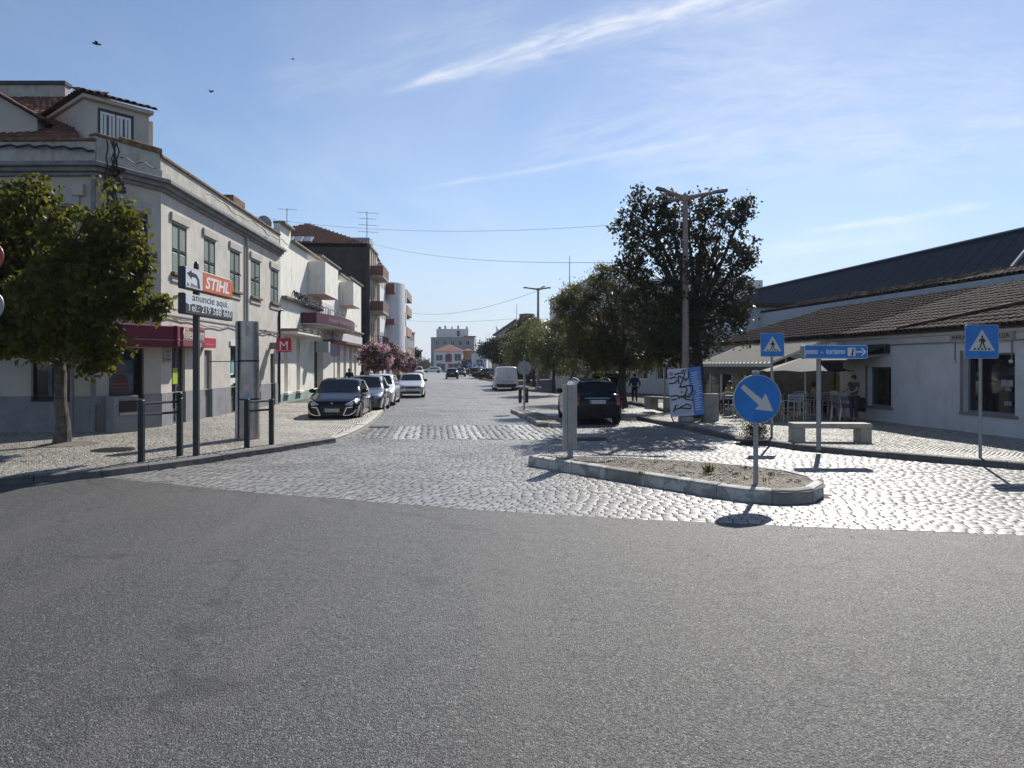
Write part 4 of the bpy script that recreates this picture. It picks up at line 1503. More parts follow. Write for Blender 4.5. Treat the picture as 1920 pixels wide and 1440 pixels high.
# ---- generic street house: facade with storeys, windows, balconies, roof
def house(name, label, A, B, depth, ztop, wallmat, sidemat, wins, roof=None, balconies=(), holes_extra=(), shutm=None, roofmat=None, framem=None, gm=None, cat='building', bandm=None, doors=()):
    """wins: list of (u0,u1,z0,z1) as fractions of length and metres"""
    f = FR(A, B, BZ)
    L = f.L
    t = thing(name, label, cat, f.A, f.rz)
    hs = [(a * L, b * L, c, d) for a, b, c, d in wins]
    ds = [(a * L, b * L, 0.0, d) for a, b, d in doors]
    mb = MB()
    wall(mb, 0, L, 0, ztop, hs + ds, .18)
    mb.build('wall', wallmat, t)
    mb = MB()
    mb.quad((0, depth, 0), (0, 0, 0), (0, 0, ztop), (0, depth, ztop))
    mb.quad((L, 0, 0), (L, depth, 0), (L, depth, ztop), (L, 0, ztop))
    mb.quad((L, depth, 0), (0, depth, 0), (0, depth, ztop), (L, depth, ztop))
    if roof is None:
        mb.quad((0, 0, ztop - .02), (L, 0, ztop - .02), (L, depth, ztop - .02), (0, depth, ztop - .02))
    mb.build('side_wall', sidemat, t)
    for h in hs:
        window(t, h[0], h[1], h[2], h[3], .16, .07, (1, 0), fmat=framem or WHITE, gmat=gm or GLASS)
    for h in ds:
        window(t, h[0], h[1], .02, h[3], .16, .07, (1, 1), fmat=BROWN, name='door')
    for a, b, z0, z1, d, m, m2 in balconies:
        bl = MB().box(a * L, b * L, -d, -.003, z0, z0 + .16).build('balcony', m, t)
        if m2 is None:
            q = MB()
            nb = int((b - a) * L / .14) + 1
            for i in range(nb + 1):
                x = a * L + .03 + ((b - a) * L - .06) * i / nb
                q.box(x - .012, x + .012, -d + .02, -d + .045, z0 + .16, z1)
            for yy in np.arange(-d + .1, -.05, .14):
                q.box(a * L + .02, a * L + .045, yy - .012, yy + .012, z0 + .16, z1)
                q.box(b * L - .045, b * L - .02, yy - .012, yy + .012, z0 + .16, z1)
            q.box(a * L, b * L, -d, -d + .06, z1, z1 + .05)
            q.box(a * L, a * L + .06, -d + .06, 0, z1, z1 + .05)
            q.build('railing', IRONBLACK, bl)
        else:
            q = MB()
            q.box(a * L, b * L, -d, -d + .08, z0 + .162, z1).box(a * L, a * L + .08, -d + .08, -.003, z0 + .162, z1).box(b * L - .08, b * L, -d + .08, -.003, z0 + .162, z1)
            q.build('parapet_panel', m2, bl)
    if roof == 'hip':
        e, rh = .45, min(L, depth) * .25
        q = MB()
        m_ = min(L, depth) / 2
        if L > depth:
            r0, r1 = (m_, depth / 2, ztop + rh), (L - m_, depth / 2, ztop + rh)
            q.add([(-e, -e, ztop), (L + e, -e, ztop), (L + e, depth + e, ztop), (-e, depth + e, ztop), r0, r1], [(0, 1, 5, 4), (2, 3, 4, 5), (1, 2, 5), (3, 0, 4), (3, 2, 1, 0)])
        else:
            r0, r1 = (L / 2, m_, ztop + rh), (L / 2, depth - m_, ztop + rh)
            q.add([(-e, -e, ztop), (L + e, -e, ztop), (L + e, depth + e, ztop), (-e, depth + e, ztop), r0, r1], [(0, 1, 4), (1, 2, 5, 4), (2, 3, 5), (3, 0, 4, 5), (3, 2, 1, 0)])
        q.build('roof', roofmat or TILE, t)
    elif roof == 'gable':
        rh = L * .2
        q = MB()
        q.add([(0, 0, ztop), (L, 0, ztop), (L / 2, 0, ztop + rh)], [(0, 1, 2)])
        q.build('gable', wallmat, t)
        q = MB()
        q.ext([(-.4, -.3, ztop - .1), (L / 2, -.3, ztop + rh + .02), (L + .4, -.3, ztop - .1), (L + .4, -.3, ztop + .12), (L / 2, -.3, ztop + rh + .24), (-.4, -.3, ztop + .12)], (0, depth + .6, 0))
        q.build('roof', roofmat or TILE, t)
    if roof is None:
        MB().box(-.08, L + .08, -.14, .2, ztop + .002, ztop + .16).build('coping', bandm or CONCRETE, t)
    t['L'] = L
    return t, f


def grid_wins(cols, rows, w=.6, z0=3.3, sh=2.9, hgt=1.5, a=.06, b=.94):
    out = []
    for r in range(rows):
        for c in range(cols):
            cc = a + (b - a) * (c + .5) / cols
            hw = (b - a) / cols * w / 2
            out.append((cc - hw, cc + hw, z0 + r * sh, z0 + r * sh + hgt))
    return out


DARKBRICK = pm('dark_bare_brick_wall', (0.055, 0.048, 0.046), 0.9, var=0.25, vscale=1.5, bump=0.4, bscale=18, streak=0.5, dirt=(0.028, 0.026, 0.028))
BEIGE = pm('beige_plaster', (0.46, 0.38, 0.30), 0.8, var=0.08, streak=0.3)
PINKP = pm('terracotta_paint', (0.38, 0.21, 0.15), 0.8, var=0.08, streak=0.15)
YELLOWP = pm('ochre_paint', (0.42, 0.27, 0.08), 0.8, var=0.08)
CLEANWHITE = pm('clean_white_render', (0.72, 0.72, 0.72), 0.8, var=0.05, streak=0.2)
GREYR = pm('grey_render', (0.36, 0.36, 0.37), 0.85, var=0.1, streak=0.35)


def LP(px, s0=(-12.2, 61.0), k=-.06):
    """point on the left building line seen at photo column px"""
    m = (px - 960) / F
    Y = (s0[0] - k * s0[1]) / (m - k)
    return Vector((m * Y, Y, 0))


p0 = LP(693.5)
p1, p2, p3, p4, p5, p6 = LP(707), LP(718), LP(738), LP(751), LP(762), LP(776)
zd = H + (HZ - 463) / F * p0.y - BZ
fl = 3.05
wins = [(.12 + .26 * c, .27 + .26 * c, 3.4 + fl * r, 5.6 + fl * r) for r in range(3) for c in range(3)]
tb_, fT = house('tall_brick_building', 'tall four-storey building with a dark windowless side wall, tiled roof and balconies', p0, p1, 13.0, zd, BEIGE, DARKBRICK, wins,
                balconies=[(.05, .95, 3.3 + fl * r + (0 if r == 0 else 0), 4.3 + fl * r, 1.1, CONCRETE if r else BEIGE, pm('rust_panel', (0.16, 0.07, 0.045), .7) if r else None) for r in range(3)], doors=[(.4, .6, 2.4)])
# a tiled top of its own: the slope that faces the camera
Ld = fT.L
MB().box(-.35, -.02, -.02, .35, 0, zd).build('corner_pier', DARKBRICK, tb_)
# skylight band on the roof's near slope
n_ = Vector((-1, 0, 0))
rh_ = Ld * .25
for i in range(3):
    yy = 4.9 + i * .80
    MB().ext([(-.2, yy, zd + .25), (-.2, yy + .70, zd + .25), (.9, yy + .70, zd + .85), (.9, yy, zd + .85)], (-.1, 0, .12)).build('skylight', STEEL, tb_)
    MB().ext([(-.32, yy + .07, zd + .38), (-.32, yy + .62, zd + .38), (.72, yy + .62, zd + .94), (.72, yy + .07, zd + .94)], (-.02, 0, .03)).build('skylight_pane', PALEGLASS, tb_)
MB().box(-.1, .0, 5, 5.06, 3.0, zd).build('wall_seam', CABLE, tb_)
MB().lathe([(.28, 0), (.28, .9)], 10, (1.5, 11.2, zd + .5)).build('chimney', GREYR, tb_)
MB().box(6.2, 9.0, .9, 3.4, zd, zd + 1.9).build('roof_room', GREYR, tb_)
ap = Vector((5.0, 6.4, zd + 2.9))
ea = [Vector((-.35, -.12, zd + .17)), Vector((10, .3, zd + .17)), Vector((10, 13.4, zd + .17)), Vector((-.35, 13.4, zd + .17))]
MB().add(ea + [ap], [(0, 1, 4), (1, 2, 4), (2, 3, 4), (3, 2, 1, 0)]).build('roof', ROOFBED, tb_)
sv = Vector((5.35, 0, 2.73))
tile_roof(tb_, fT.M, ea[3], (0, -1, 0), sv, [(0, 0), (13.5, 0), (7.0, sv.length)], .21, .40, ROOFRED, 0)

house('white_flats', 'narrow white flats with small balconies next to the dark-sided building', p1 + Vector((.25, .05, 0)), p2 + Vector((.25, 0, 0)), 14, H + (HZ - 497) / F * p1.y, CLEANWHITE, CLEANWHITE,
      [(.1 + .3 * c, .28 + .3 * c, 3.3 + 2.9 * r, 4.9 + 2.9 * r) for r in range(3) for c in range(3)], balconies=[(.3, .95, 2.9, 3.9, .8, CONCRETE, None)], doors=[(.3, .6, 2.3)])
t_, f_ = house('rounded_white_flats', 'white apartment building with a rounded bulging corner and maroon top', p2 + Vector((.1, .05, 0)), p3, 14, H + (HZ - 552) / F * p3.y, CLEANWHITE, CLEANWHITE,
               grid_wins(3, 3, .45, 3.2, 2.6, 1.5), doors=[(.3, .5, 2.3)])
q = MB()
arc = [(1.2 + 3.2 * math.sin(math.pi * i / 16), -1.5 * math.sin(math.pi * i / 16)) for i in range(17)]
arc = [(f_.L * .22 + f_.L * .36 * (1 - math.cos(math.pi * i / 16)), -1.7 * math.sin(math.pi * i / 16)) for i in range(17)]
zr = H + (HZ - 545) / F * p3.y
q.prism(arc, 2.9, zr)
q.build('round_bay', CLEANWHITE, t_, smooth=True)
for r in range(3):
    MB().box(f_.L * .52, f_.L * .66, -1.72, -1.60, 3.5 + 2.5 * r, 4.9 + 2.5 * r).build('bay_window', PALEGLASS, t_)
MB().box(.0, f_.L * .2, -1.0, -.003, zr - 1.3, zr - .4).build('maroon_panel', pm('dull_maroon', (0.14, 0.05, 0.05), .7), t_)
for r in range(2):
    MB().box(.0, f_.L * .2, -1.0, -.003, zr - 4.4 - 2.6 * r, zr - 3.9 - 2.6 * r).build('maroon_panel', MATS['dull_maroon'], t_)
MB().box(-.2, -.05, -1.4, -.1, 2.6, 3.6).build('red_shop_sign', RED, t_)
t_, f_ = house('terracotta_flats', 'terracotta and ochre apartment building with stacked rounded balconies', p3 + Vector((.2, .05, 0)), p4 + Vector((.1, 0, 0)), 14, H + (HZ - 566) / F * p4.y, YELLOWP, PINKP,
               grid_wins(3, 3, .4, 3.2, 2.5, 1.5), balconies=[(.02, .98, 2.7 + 2.45 * r, 3.7 + 2.45 * r, 1.3, PINKP, PINKP) for r in range(3)], doors=[(.3, .5, 2.3)])
MB().box(0, f_.L, -1.3, -.003, 2.7 + 2.45 * 3 - .6, 2.7 + 2.45 * 3 + .3).build('top_fascia', PINKP, t_)
house('grey_flats', 'grey rendered house with eaves beyond the terracotta flats', p4 + Vector((0, .05, 0)), p5, 12, H + (HZ - 600) / F * p5.y, GREYR, GREYR, grid_wins(3, 2, .4, 3.0, 2.6, 1.4), roof='hip', doors=[(.3, .5, 2.3)])
house('dark_flats', 'darker narrow flats at the end of the left terrace', p5 + Vector((.1, .05, 0)), p6 + Vector((.1, 0, 0)), 12, H + (HZ - 628) / F * p6.y, pm('dull_grey_render', (0.24, 0.24, 0.24), .85, var=.1, streak=.3), GREYR, grid_wins(4, 2, .4, 3.0, 2.4, 1.3), doors=[(.3, .4, 2.3)])

# buildings closing the street
def at(px, Y):
    return Vector(((px - 960) / F * Y, Y, 0))


zz = H + (HZ - 634) / F * 205
eb, ef = house('grey_apartment_block', 'grey apartment block with a set-back white penthouse closing the far end of the street', at(808, 205), at(889, 205), 14, zz, GREYR, GREYR, grid_wins(5, 1, .5, zz - 2.2, 2.6, 1.3) + grid_wins(5, 1, .5, zz - 5, 2.6, 1.3))
L_ = ef.L
mb = MB()
mb.box(L_ * .12, L_ * .86, .8, 9, zz, zz + 2.6)
ph = mb.build('penthouse', CLEANWHITE, eb)
MB().box(L_ * .76, L_ * 1.03, -.3, 6, zz + .3, zz + .55).build('awning_roof', pm('terrace_tile', (0.35, 0.2, 0.14), .8), eb)
for i, (a, b) in enumerate(((.16, .22), (.3, .34), (.46, .49), (.6, .64), (.8, .84))):
    MB().box(L_ * a, L_ * b, 1.5, 2.4, zz + 2.6, zz + 3.3 + .3 * (i % 2)).build('chimney', GREYR, eb)
MB().box(L_ * .6, L_ * .66, .72, .8, zz + .5, zz + 2.1).build('penthouse_window', GLASS, eb)
zh = H + (HZ - 659) / F * 192
hw, hf = house('white_house', 'white two-storey house with a red hipped roof and arched window in the distance', at(813, 192), at(867, 192), 10, zh, CLEANWHITE, CLEANWHITE, [(.08, .32, zh - 2.6, zh - 1.0), (.72, .95, zh - 2.7, zh - .7), (.1, .4, .2, 2.2), (.5, .85, .3, 2.2)], roof='hip',
               roofmat=pm('red_roof', (0.20, 0.055, 0.035), .8, var=.2, vscale=1), gm=GLASS)
MB().prism([(hf.L * .52 + 1.1 * math.cos(math.pi * i / 10), 0) for i in range(11)], 0, .01) if False else None
q = MB()
c_ = hf.L * .52
q.ext([(c_ - .9, -.05, zh - 2.9), (c_ + .9, -.05, zh - 2.9), (c_ + .9, -.05, zh - 1.3)] + [(c_ + .9 * math.cos(a), -.05, zh - 1.3 + .7 * math.sin(a)) for a in np.linspace(.2, math.pi - .2, 7)] + [(c_ - .9, -.05, zh - 1.3)], (0, .04, 0))
q.build('arched_window', pm('red_shutters', (0.22, 0.04, 0.03), .6), hw)
house('orange_house', 'orange-walled house with a tiled roof behind the roadside signs', at(868, 196), at(886, 196), 10, zh + .2, pm('orange_wall', (0.5, 0.22, 0.11), .8), PINKP, [(.15, .45, .6, 2.4), (.6, .85, .6, 2.4)], roof='hip', roofmat=MATS['red_roof'])
house('low_white_house', 'low white shed-roofed building beside the dark round tree', at(884, 170), at(912, 170), 10, H + (HZ - 664) / F * 170, CLEANWHITE, CLEANWHITE, grid_wins(3, 1, .5, .8, 2, 1.4), roof='gable', roofmat=GREYR)
# ---------------------------------------------------------------- right side
LIME = pm('limewashed_wall', (0.60, 0.61, 0.63), 0.85, var=0.08, vscale=1.2, streak=0.55, bump=0.2, bscale=14, dirt=(0.42, 0.41, 0.39))
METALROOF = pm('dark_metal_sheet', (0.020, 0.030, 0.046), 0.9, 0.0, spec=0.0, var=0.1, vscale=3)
METALTRIM = pm('grey_metal_trim', (0.16, 0.20, 0.24), 0.5, 0.5, var=0.1)
CANVAS = leafmat('cream_canvas', (0.60, 0.55, 0.45), (0.70, 0.65, 0.54), .5, .8)
BLACKCANVAS = pm('black_canvas', (0.012, 0.012, 0.014), 0.8, var=0.2)
ALU = pm('aluminium', (0.55, 0.55, 0.56), 0.4, 0.85, var=0.08, vscale=9)
STONEGREY = pm('sill_stone', (0.20, 0.20, 0.20), 0.8, var=0.15)

fR = FR((9.75, 40.0), (13.25, 12.0), BZ)
cafe = thing('cafe_building', 'low white cafe building under a wide lichened tile roof', 'building', fR.A, fR.rz)
u0c, u1c = fR.u(1322), fR.L
ZE = 2.80
cw1 = (fR.u(1627), fR.u(1671), fR.z(1648, 762), fR.z(1648, 688))
cw2 = (fR.u(1806), fR.u(1903), fR.z(1855, 776), fR.z(1855, 662))
cdoor = (fR.u(1535), fR.u(1560), 0.0, 2.3)
cglass = (fR.u(1440), fR.u(1528), 0.0, 2.35)
mb = MB()
wall(mb, u0c, u1c, 0, ZE, [cw1, cw2, cdoor, cglass], .22)
mb.build('front_wall', LIME, cafe)
for w_ in (cw1, cw2):
    window(cafe, *w_, .2, .05, (0, 0), fmat=STONEGREY)
    MB().box(w_[0] - .1, w_[1] + .1, -.06, .05, w_[2] - .07, w_[2]).build('sill', STONEGREY, cafe, bevel=.01)
    MB().box(w_[0] - .11, w_[0] - .003, -.012, .0, w_[2], w_[3] + .08).build('window_trim', STONEGREY, cafe)
# things behind and on the big window: notices
for a, b, c, d in ((1878, 1900, 724, 712), (1885, 1897, 733, 728), (1884, 1898, 760, 752)):
    MB().box(fR.u(a, .14), fR.u(b, .14), .13, .134, fR.z(a, c, .14), fR.z(a, d, .14)).build('notice', PALEGLASS, cafe)
window(cafe, *cglass, .2, .06, (2, 0), fmat=ALU, name='glass_front')
window(cafe, *cdoor, .2, .06, (0, 0), fmat=ALU, name='door')
MB().box(fR.u(1562), fR.u(1574), -.04, -.003, fR.z(1568, 738), fR.z(1568, 700)).build('menu_board', pm('ochre_board', (0.22, 0.16, 0.03), .6, var=.3, vscale=8), cafe)
MB().box(fR.u(1606), fR.u(1623), -.02, -.003, .28, .75).build('wall_vent', BLACK, cafe)
# cornice, eaves
MB().box(u0c, u1c, -.12, -.003, ZE - .12, ZE - .02).build('cornice', LIME, cafe, bevel=.02)
# sign over the big window
su0, su1 = fR.u(1787), fR.u(1905)
sb = MB().box(su0, su1, -.10, -.003, fR.z(1845, 640), fR.z(1845, 621)).build('sign_board', pm('old_sign', (0.40, 0.39, 0.37), .7, var=.15, streak=.3), cafe)
zt_ = fR.z(1845, 635)
text('MARIA', .17, BLACK, sb, (su0 + .08, -.104, zt_))
text('LHOS - LDA', .17, BLACK, sb, (su1 - 1.0, -.104, zt_), width=.9)
for a in (su0 + .1, su1 - .1):
    MB().tube([(a, -.02, zt_ - .05), (a, -.03, zt_ - .55)], .015, 6).build('sign_wire', STONEGREY, cafe)
    MB().ball((a, -.05, zt_ - .6), .05, 8).build('wall_lamp', LIME, cafe)
MB().tube([(u0c + 2, -.05, ZE - .3), (u1c - 4, -.05, ZE - .34), (u1c, -.05, ZE - .3)], .015, 5).build('wall_cable', STONEGREY, cafe)
# tiled roof
ridge_y, ridge_z = 5.0, 4.55
sv = Vector((0, ridge_y + .38, ridge_z - ZE))
tile_roof(cafe, fR.M, (u0c - .3, -.38, ZE + .03), (1, 0, 0), sv, [(1.2, 0), (u1c - u0c + .3, 0), (u1c - u0c + .3, sv.length), (3.4, sv.length)], .225, .40, TILEDARK, 300)
MB().box(u0c - .1, u1c, -.30, -.002, ZE - .018, ZE + .05).build('eaves_board', BROWN, cafe)
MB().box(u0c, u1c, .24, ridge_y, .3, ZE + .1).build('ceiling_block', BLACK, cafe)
# hip line of ridge tiles towards the near corner
hu0, hu1 = fR.u(1700), u1c - 1.5
q = MB()
for i in range(26):
    f_ = i / 26
    a = Vector((hu0 + (hu1 - hu0) * f_, -.3 + (ridge_y + .2) * f_, ZE + .14 + (ridge_z - ZE) * f_))
    b = Vector((hu0 + (hu1 - hu0) * (f_ + .042), -.3 + (ridge_y + .2) * (f_ + .042), ZE + .14 + (ridge_z - ZE) * (f_ + .042)))
    o = MB().tube([a, b], [.085, .07], 8).build('ridge_tile', TILEDARK, cafe, smooth=True)
# ridge wall, second tile slope, metal roof of the market hall behind
hall = thing('market_hall', 'long dark metal-roofed hall rising behind the tile-roofed cafe', 'building', fR.A, fR.rz)
h0, h1 = fR.u(1400, 9) - 2, fR.u(1893, 9.0)
MB().box(h0 + 6, u1c + 6, ridge_y, ridge_y + .25, 3.5, ridge_z + .30).build('white_wall', pm('pale_fascia', (0.42, 0.46, 0.50), .8, var=.1, streak=.3), hall)
sv2 = Vector((0, 3.9, .85))
tile_roof(hall, fR.M, (h0 + 6, ridge_y + .1, ridge_z + .36), (1, 0, 0), sv2, [(0, 0), (u1c + 4 - h0 - 6, 0), (u1c + 4 - h0 - 6, sv2.length), (0, sv2.length)], .25, .5, TILEDARK, 60)
zb_, zt2 = ridge_z + 1.18, 7.70
y0_, y1_ = 9.0, 11.0
q = MB()
q.ext([(h0 - 2, y0_, zb_), (h0 - 2, y1_, zt2), (h0 - 2, y1_ + 9, zt2), (h0 - 2, y1_ + 9, zb_)], (h1 - h0 + 2, 0, 0))
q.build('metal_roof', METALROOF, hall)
q = MB()
n_ = 30
sl_ = Vector((0, y1_ - y0_, zt2 - zb_)).normalized()
nn_ = Vector((0, -sl_.z, sl_.y))
for i in range(n_):
    a = h0 - 1.5 + (h1 - h0 + 1) * i / n_
    p_ = Vector((a, y0_, zb_)) + nn_ * .001
    p2_ = Vector((a, y1_, zt2)) + nn_ * .001
    q.ext([p_, p_ + nn_ * .006, p_ + nn_ * .006 + Vector((.03, 0, 0)), p_ + Vector((.03, 0, 0))], p2_ - p_)
q.build('standing_seams', METALROOF, hall)['kind'] = 'stuff'
MB().box(h0 - 2, h1 + .05, y0_ - .2, y0_ - .01, zb_ - .12, zb_ + .02).build('gutter', METALTRIM, hall)
MB().box(h0 - 2, h1, y1_ - .05, y1_ + .25, zt2 + .005, zt2 + .07).build('ridge_cap', METALTRIM, hall)
q = MB()
q.ext([(h1 + .06, y0_ - .25, zb_ - .12), (h1 + .06, y0_ - .02, zb_ + .0), (h1 + .06, y1_ - .02, zt2 + .08), (h1 + .06, y1_ - .3, zt2 + .08)], (.12, 0, 0))
q.build('edge_trim', METALTRIM, hall)
q = MB()
q.add([(h1 + .18, y0_, zb_), (h1 + .18, y1_, zt2), (h1 + 4, y1_ + 5, zt2), (h1 + 5, y0_ + 2, zb_)], [(0, 1, 2, 3)])
q.build('end_slope', pm('brown_metal_sheet', (0.05, 0.035, 0.03), .5, .2, var=.2), hall)
MB().box(h0 + 6, h0 + 12, ridge_y - 1.0, ridge_y + 4, 2.5, ridge_z + .7).build('white_annex', LIME, hall)
MB().box(h0 + 5.8, h0 + 12.3, ridge_y - 1.3, ridge_y + 4, ridge_z + .702, ridge_z + .92).build('annex_roof', TILEDARK, hall)
MB().box(h0 + 0, h0 + 5.9, ridge_y - 2.2, ridge_y + 4, 2.3, ridge_z + .1).build('white_annex', LIME, hall)
MB().box(h0 - .3, h0 + 6.0, ridge_y - 2.5, ridge_y + 4, ridge_z + .102, ridge_z + .3).build('annex_roof', TILEDARK, hall)

# glazed terrace with a folded cream canopy
ty = -2.4
tu0, tu1 = fR.u(1314, ty), fR.u(1449, ty)
ter = thing('cafe_terrace', 'glazed cafe terrace with white posts under a ribbed cream canopy', 'terrace', fR.M @ Vector((tu0, ty, 0)), fR.rz)
LT = tu1 - tu0
zf, zw = 1.87, ZE - .02
# canopy: folded sheet, ribs run down the slope
wu0, wu1 = fR.u(1400, -.02) - tu0, fR.u(1560, -.02) - tu0
q = MB()
nr = 20
rows_ = []
for i in range(nr * 4 + 1):
    f_ = i / (nr * 4)
    k = (0, .075, .10, .075)[i % 4]
    rows_.append(((LT * f_, -.05, zf + k), (wu0 + (wu1 - wu0) * f_, 2.38, zw + k), ))
vs = [p for r in rows_ for p in r]
q.add(vs, [(2 * i, 2 * i + 2, 2 * i + 3, 2 * i + 1) for i in range(nr * 4)])
q.build('canopy', CANVAS, ter, fix=False)
MB().box(-.03, LT + .03, -.10, -.052, zf - .10, zf + .03).build('canopy_gutter', WHITE, ter, bevel=.01)
MB().box(0, LT, -.06, -.03, zf - .42, zf - .10).build('clear_valance', pm('smoky_plastic', (0.10, 0.10, 0.09), .25, var=.3, vscale=5), ter)
npst = 6
for i in range(npst + 1):
    a = LT * i / npst
    MB().box(a - .03, a + .03, -.03, .03, 0, zf - .1).build('post', WHITE, ter)
for i in range(npst):
    a, b = LT * i / npst + .03, LT * (i + 1) / npst - .03
    MB().box(a, b, -.02, .02, .0, .09).build('rail', WHITE, ter)
    if i not in (2, 4):
        MB().box(a, b, -.006, .006, .09, zf - .42).build('glass_panel', pm('terrace_glass', (0.05, 0.055, 0.06), .05, var=.2), ter)
MB().box(-.02, .02, 0, 2.35, 0, zf - .1).build('end_panel', MATS['terrace_glass'], ter)
MB().box(0, LT, 2.30, 2.36, 0, zf).build('dim_interior_sheet', pm('dim_interior', (0.06, 0.055, 0.05), .7, var=.4, vscale=2), ter)  # added dark sheet; the terrace's inner shade is put into its colour

# black awning over the doorway
bu0, bu1 = fR.u(1566), fR.u(1668)
aw = thing('awning', 'black fold-out awning fixed over the cafe doorway', 'awning', fR.M @ Vector((bu0, -.004, 0)), fR.rz)
LAw = bu1 - bu0
q = MB()
q.ext([(0, -.18, 2.42), (0, -1.55, 1.98), (0, -1.55, 1.95), (0, -.18, 2.39)], (LAw, 0, 0))
q.build('canvas', BLACKCANVAS, aw)
MB().box(-.05, LAw + .05, -.2, 0, 2.2, 2.5).build('cassette', BLACK, aw, bevel=.02)
MB().box(-.02, LAw + .02, -1.62, -1.54, 1.90, 2.0).build('front_bar', BLACK, aw, bevel=.01)
MB().box(0, LAw, -1.58, -1.565, 1.68, 1.90).build('valance', BLACKCANVAS, aw)
for a in (.2, LAw - .2):
    MB().tube([(a, -.1, 2.15), (a - .25, -.8, 2.05), (a, -1.55, 1.95)], .025, 6).build('arm', STEEL, aw)
# round lit-free sign above the awning
g = fR.M @ Vector((fR.u(1563, -.3), -.3, fR.z(1563, 655, -.3)))
sg = thing('ice_cream_sign', 'round white sign with red and green fruit shapes above the awning', 'sign', g, fR.rz)
q = MB()
q.ext([(.26 * math.cos(a), -.05, .26 * math.sin(a)) for a in np.linspace(0, math.pi * 2, 20)[:-1]], (0, .1, 0))
q.build('disc', WHITE, sg)
for x_, z_, m_ in ((-.1, .05, 'red_fruit'), (.02, .09, 'red_fruit'), (.1, -.03, 'green_fruit'), (.02, -.09, 'green_fruit')):
    MB().ball((x_, -.052, z_), (.07, .008, .06), 8).build('fruit_print', pm(m_, (0.3, 0.02, 0.03) if m_[0] == 'r' else (0.03, 0.16, 0.05), .6), sg)
MB().box(-.03, .03, .05, .3, -.03, .03).build('bracket', STEEL, sg)

# parasol
g = G(1500, 786, .13)
pa = thing('parasol', 'open black and pale parasol beside the terrace corner', 'parasol', (g.x + .3, g.y + .3, .128), .3)
MB().tube([(0, 0, .1), (0, 0, 2.12)], .024, 8).build('pole', ALU, pa)
MB().lathe([(.24, 0), (.24, .06), (.08, .09), (.05, .2)], 12).build('base', CONCRETE, pa)
for i in range(8):
    a0_, a1_ = 2 * math.pi * i / 8, 2 * math.pi * (i + 1) / 8
    r_ = 1.5
    am = (a0_ + a1_) / 2
    p_ = [(0, 0, 2.10), (r_ * math.cos(a0_), r_ * math.sin(a0_), 1.60), (r_ * .93 * math.cos(am), r_ * .93 * math.sin(am), 1.64), (r_ * math.cos(a1_), r_ * math.sin(a1_), 1.60)]
    q = MB()
    q.add(p_ + [(x, y, z - .012) for x, y, z in p_], [(0, 1, 2), (0, 2, 3), (4, 6, 5), (4, 7, 6), (1, 5, 6, 2), (2, 6, 7, 3)])
    q.build('canopy_panel', CANVAS if i == 3 else BLACKCANVAS, pa)

# low shops behind the trees
fS0, fS1 = at(1035, 56), at(1318, 41)
house('shop_row', 'low white shop row in the shade behind the street trees', fS0, fS1, 8, 3.9, LIME, LIME, [(.03 + .12 * i, .10 + .12 * i, .9, 2.3) for i in range(8) if i % 3 != 1], doors=[(.155, .21, 2.4), (.515, .57, 2.4), (.875, .94, 2.4)])
# tall white building
A_, B_ = at(1031, 88), at(1112, 64)
zt_ = H + (HZ - 567) / F * 88
tw, tf = house('tall_white_building', 'tall plain white building with a strip of dark windows behind the trees', A_, B_, 16, zt_, CLEANWHITE, CLEANWHITE, [(.06 + .05 * i, .10 + .05 * i, zt_ - 5.0, zt_ - 3.2) for i in range(10)], gm=GLASS, framem=WHITE)
MB().box(-.5, tf.L * .62, -1.2, -.003, zt_ - 3.0, zt_ - 2.75).build('canopy_slab', CONCRETE, tw)
fp = at(1068, 70)
t = thing('antenna_mast', 'tall thin radio mast standing on the white building', 'antenna', (fp.x, fp.y, zt_ - .1))
MB().tube([(0, 0, 0), (0, 0, H + (HZ - 477) / F * 70 - zt_)], [.06, .03], 6).build('mast', STEEL, t)
MB().box(-.2, .2, -.2, .2, 0, .15).build('foot', CONCRETE, t)
# beige gabled works
A_, B_ = at(929, 112), at(1012, 104)
zt_ = H + (HZ - 629) / F * 110
bw, bf = house('gabled_works', 'beige gabled workshop with a brick chimney stack and dark shed in front', A_, B_, 20, zt_, BEIGE, BEIGE, [(.3, .4, 2.5, 4.0), (.6, .7, 2.5, 4.0)], roof='gable', roofmat=pm('grey_sheet_roof', (0.10, 0.10, 0.105), .6, var=.2))
MB().box(bf.L * .5, bf.L * .68, .5, 1.8, zt_, zt_ + 3.1).build('chimney_stack', pm('brown_brick', (0.16, 0.11, 0.09), .9, var=.2), bw)
A_, B_ = at(942, 96), at(1000, 92)
house('dark_shed', 'dark flat-roofed shed wall in front of the beige gable', A_, B_, 6, H + (HZ - 633) / F * 95, pm('dark_shed_paint', (0.03, 0.028, 0.035), .7, var=.15), MATS['dark_shed_paint'], [(.1, .3, 1.2, 2.4)])
for px, y0, y1, Y in ((969, 570, 628, 104), (911, 625, 690, 150), (900, 632, 690, 150), (917, 625, 690, 158)):
    t = thing('flagpole', {969: 'thin mast beside the brown chimney stack', 911: 'slim white pole by the low white building', 900: 'dark mast in front of the far orange house', 917: 'slim pole nearest the dark round tree'}[px], 'pole', (at(px, Y).x, Y, 0 if px != 969 else zt_ + .5))
    MB().tube([(0, 0, 0), (0, 0, H + (HZ - y0) / F * Y - (0 if px != 969 else zt_ + .5))], [.06, .035], 6).build('shaft', STEEL, t)
    MB().lathe([(.18, 0), (.18, .12)], 8).build('foot', CONCRETE, t)
dz_ = H + (HZ - 622) / F * 111
t = thing('satellite_dish', 'white satellite dish on the eaves corner of the beige gabled workshop', 'satellite dish', (at(931, 111.5).x, 111.5, zt_ - .1))
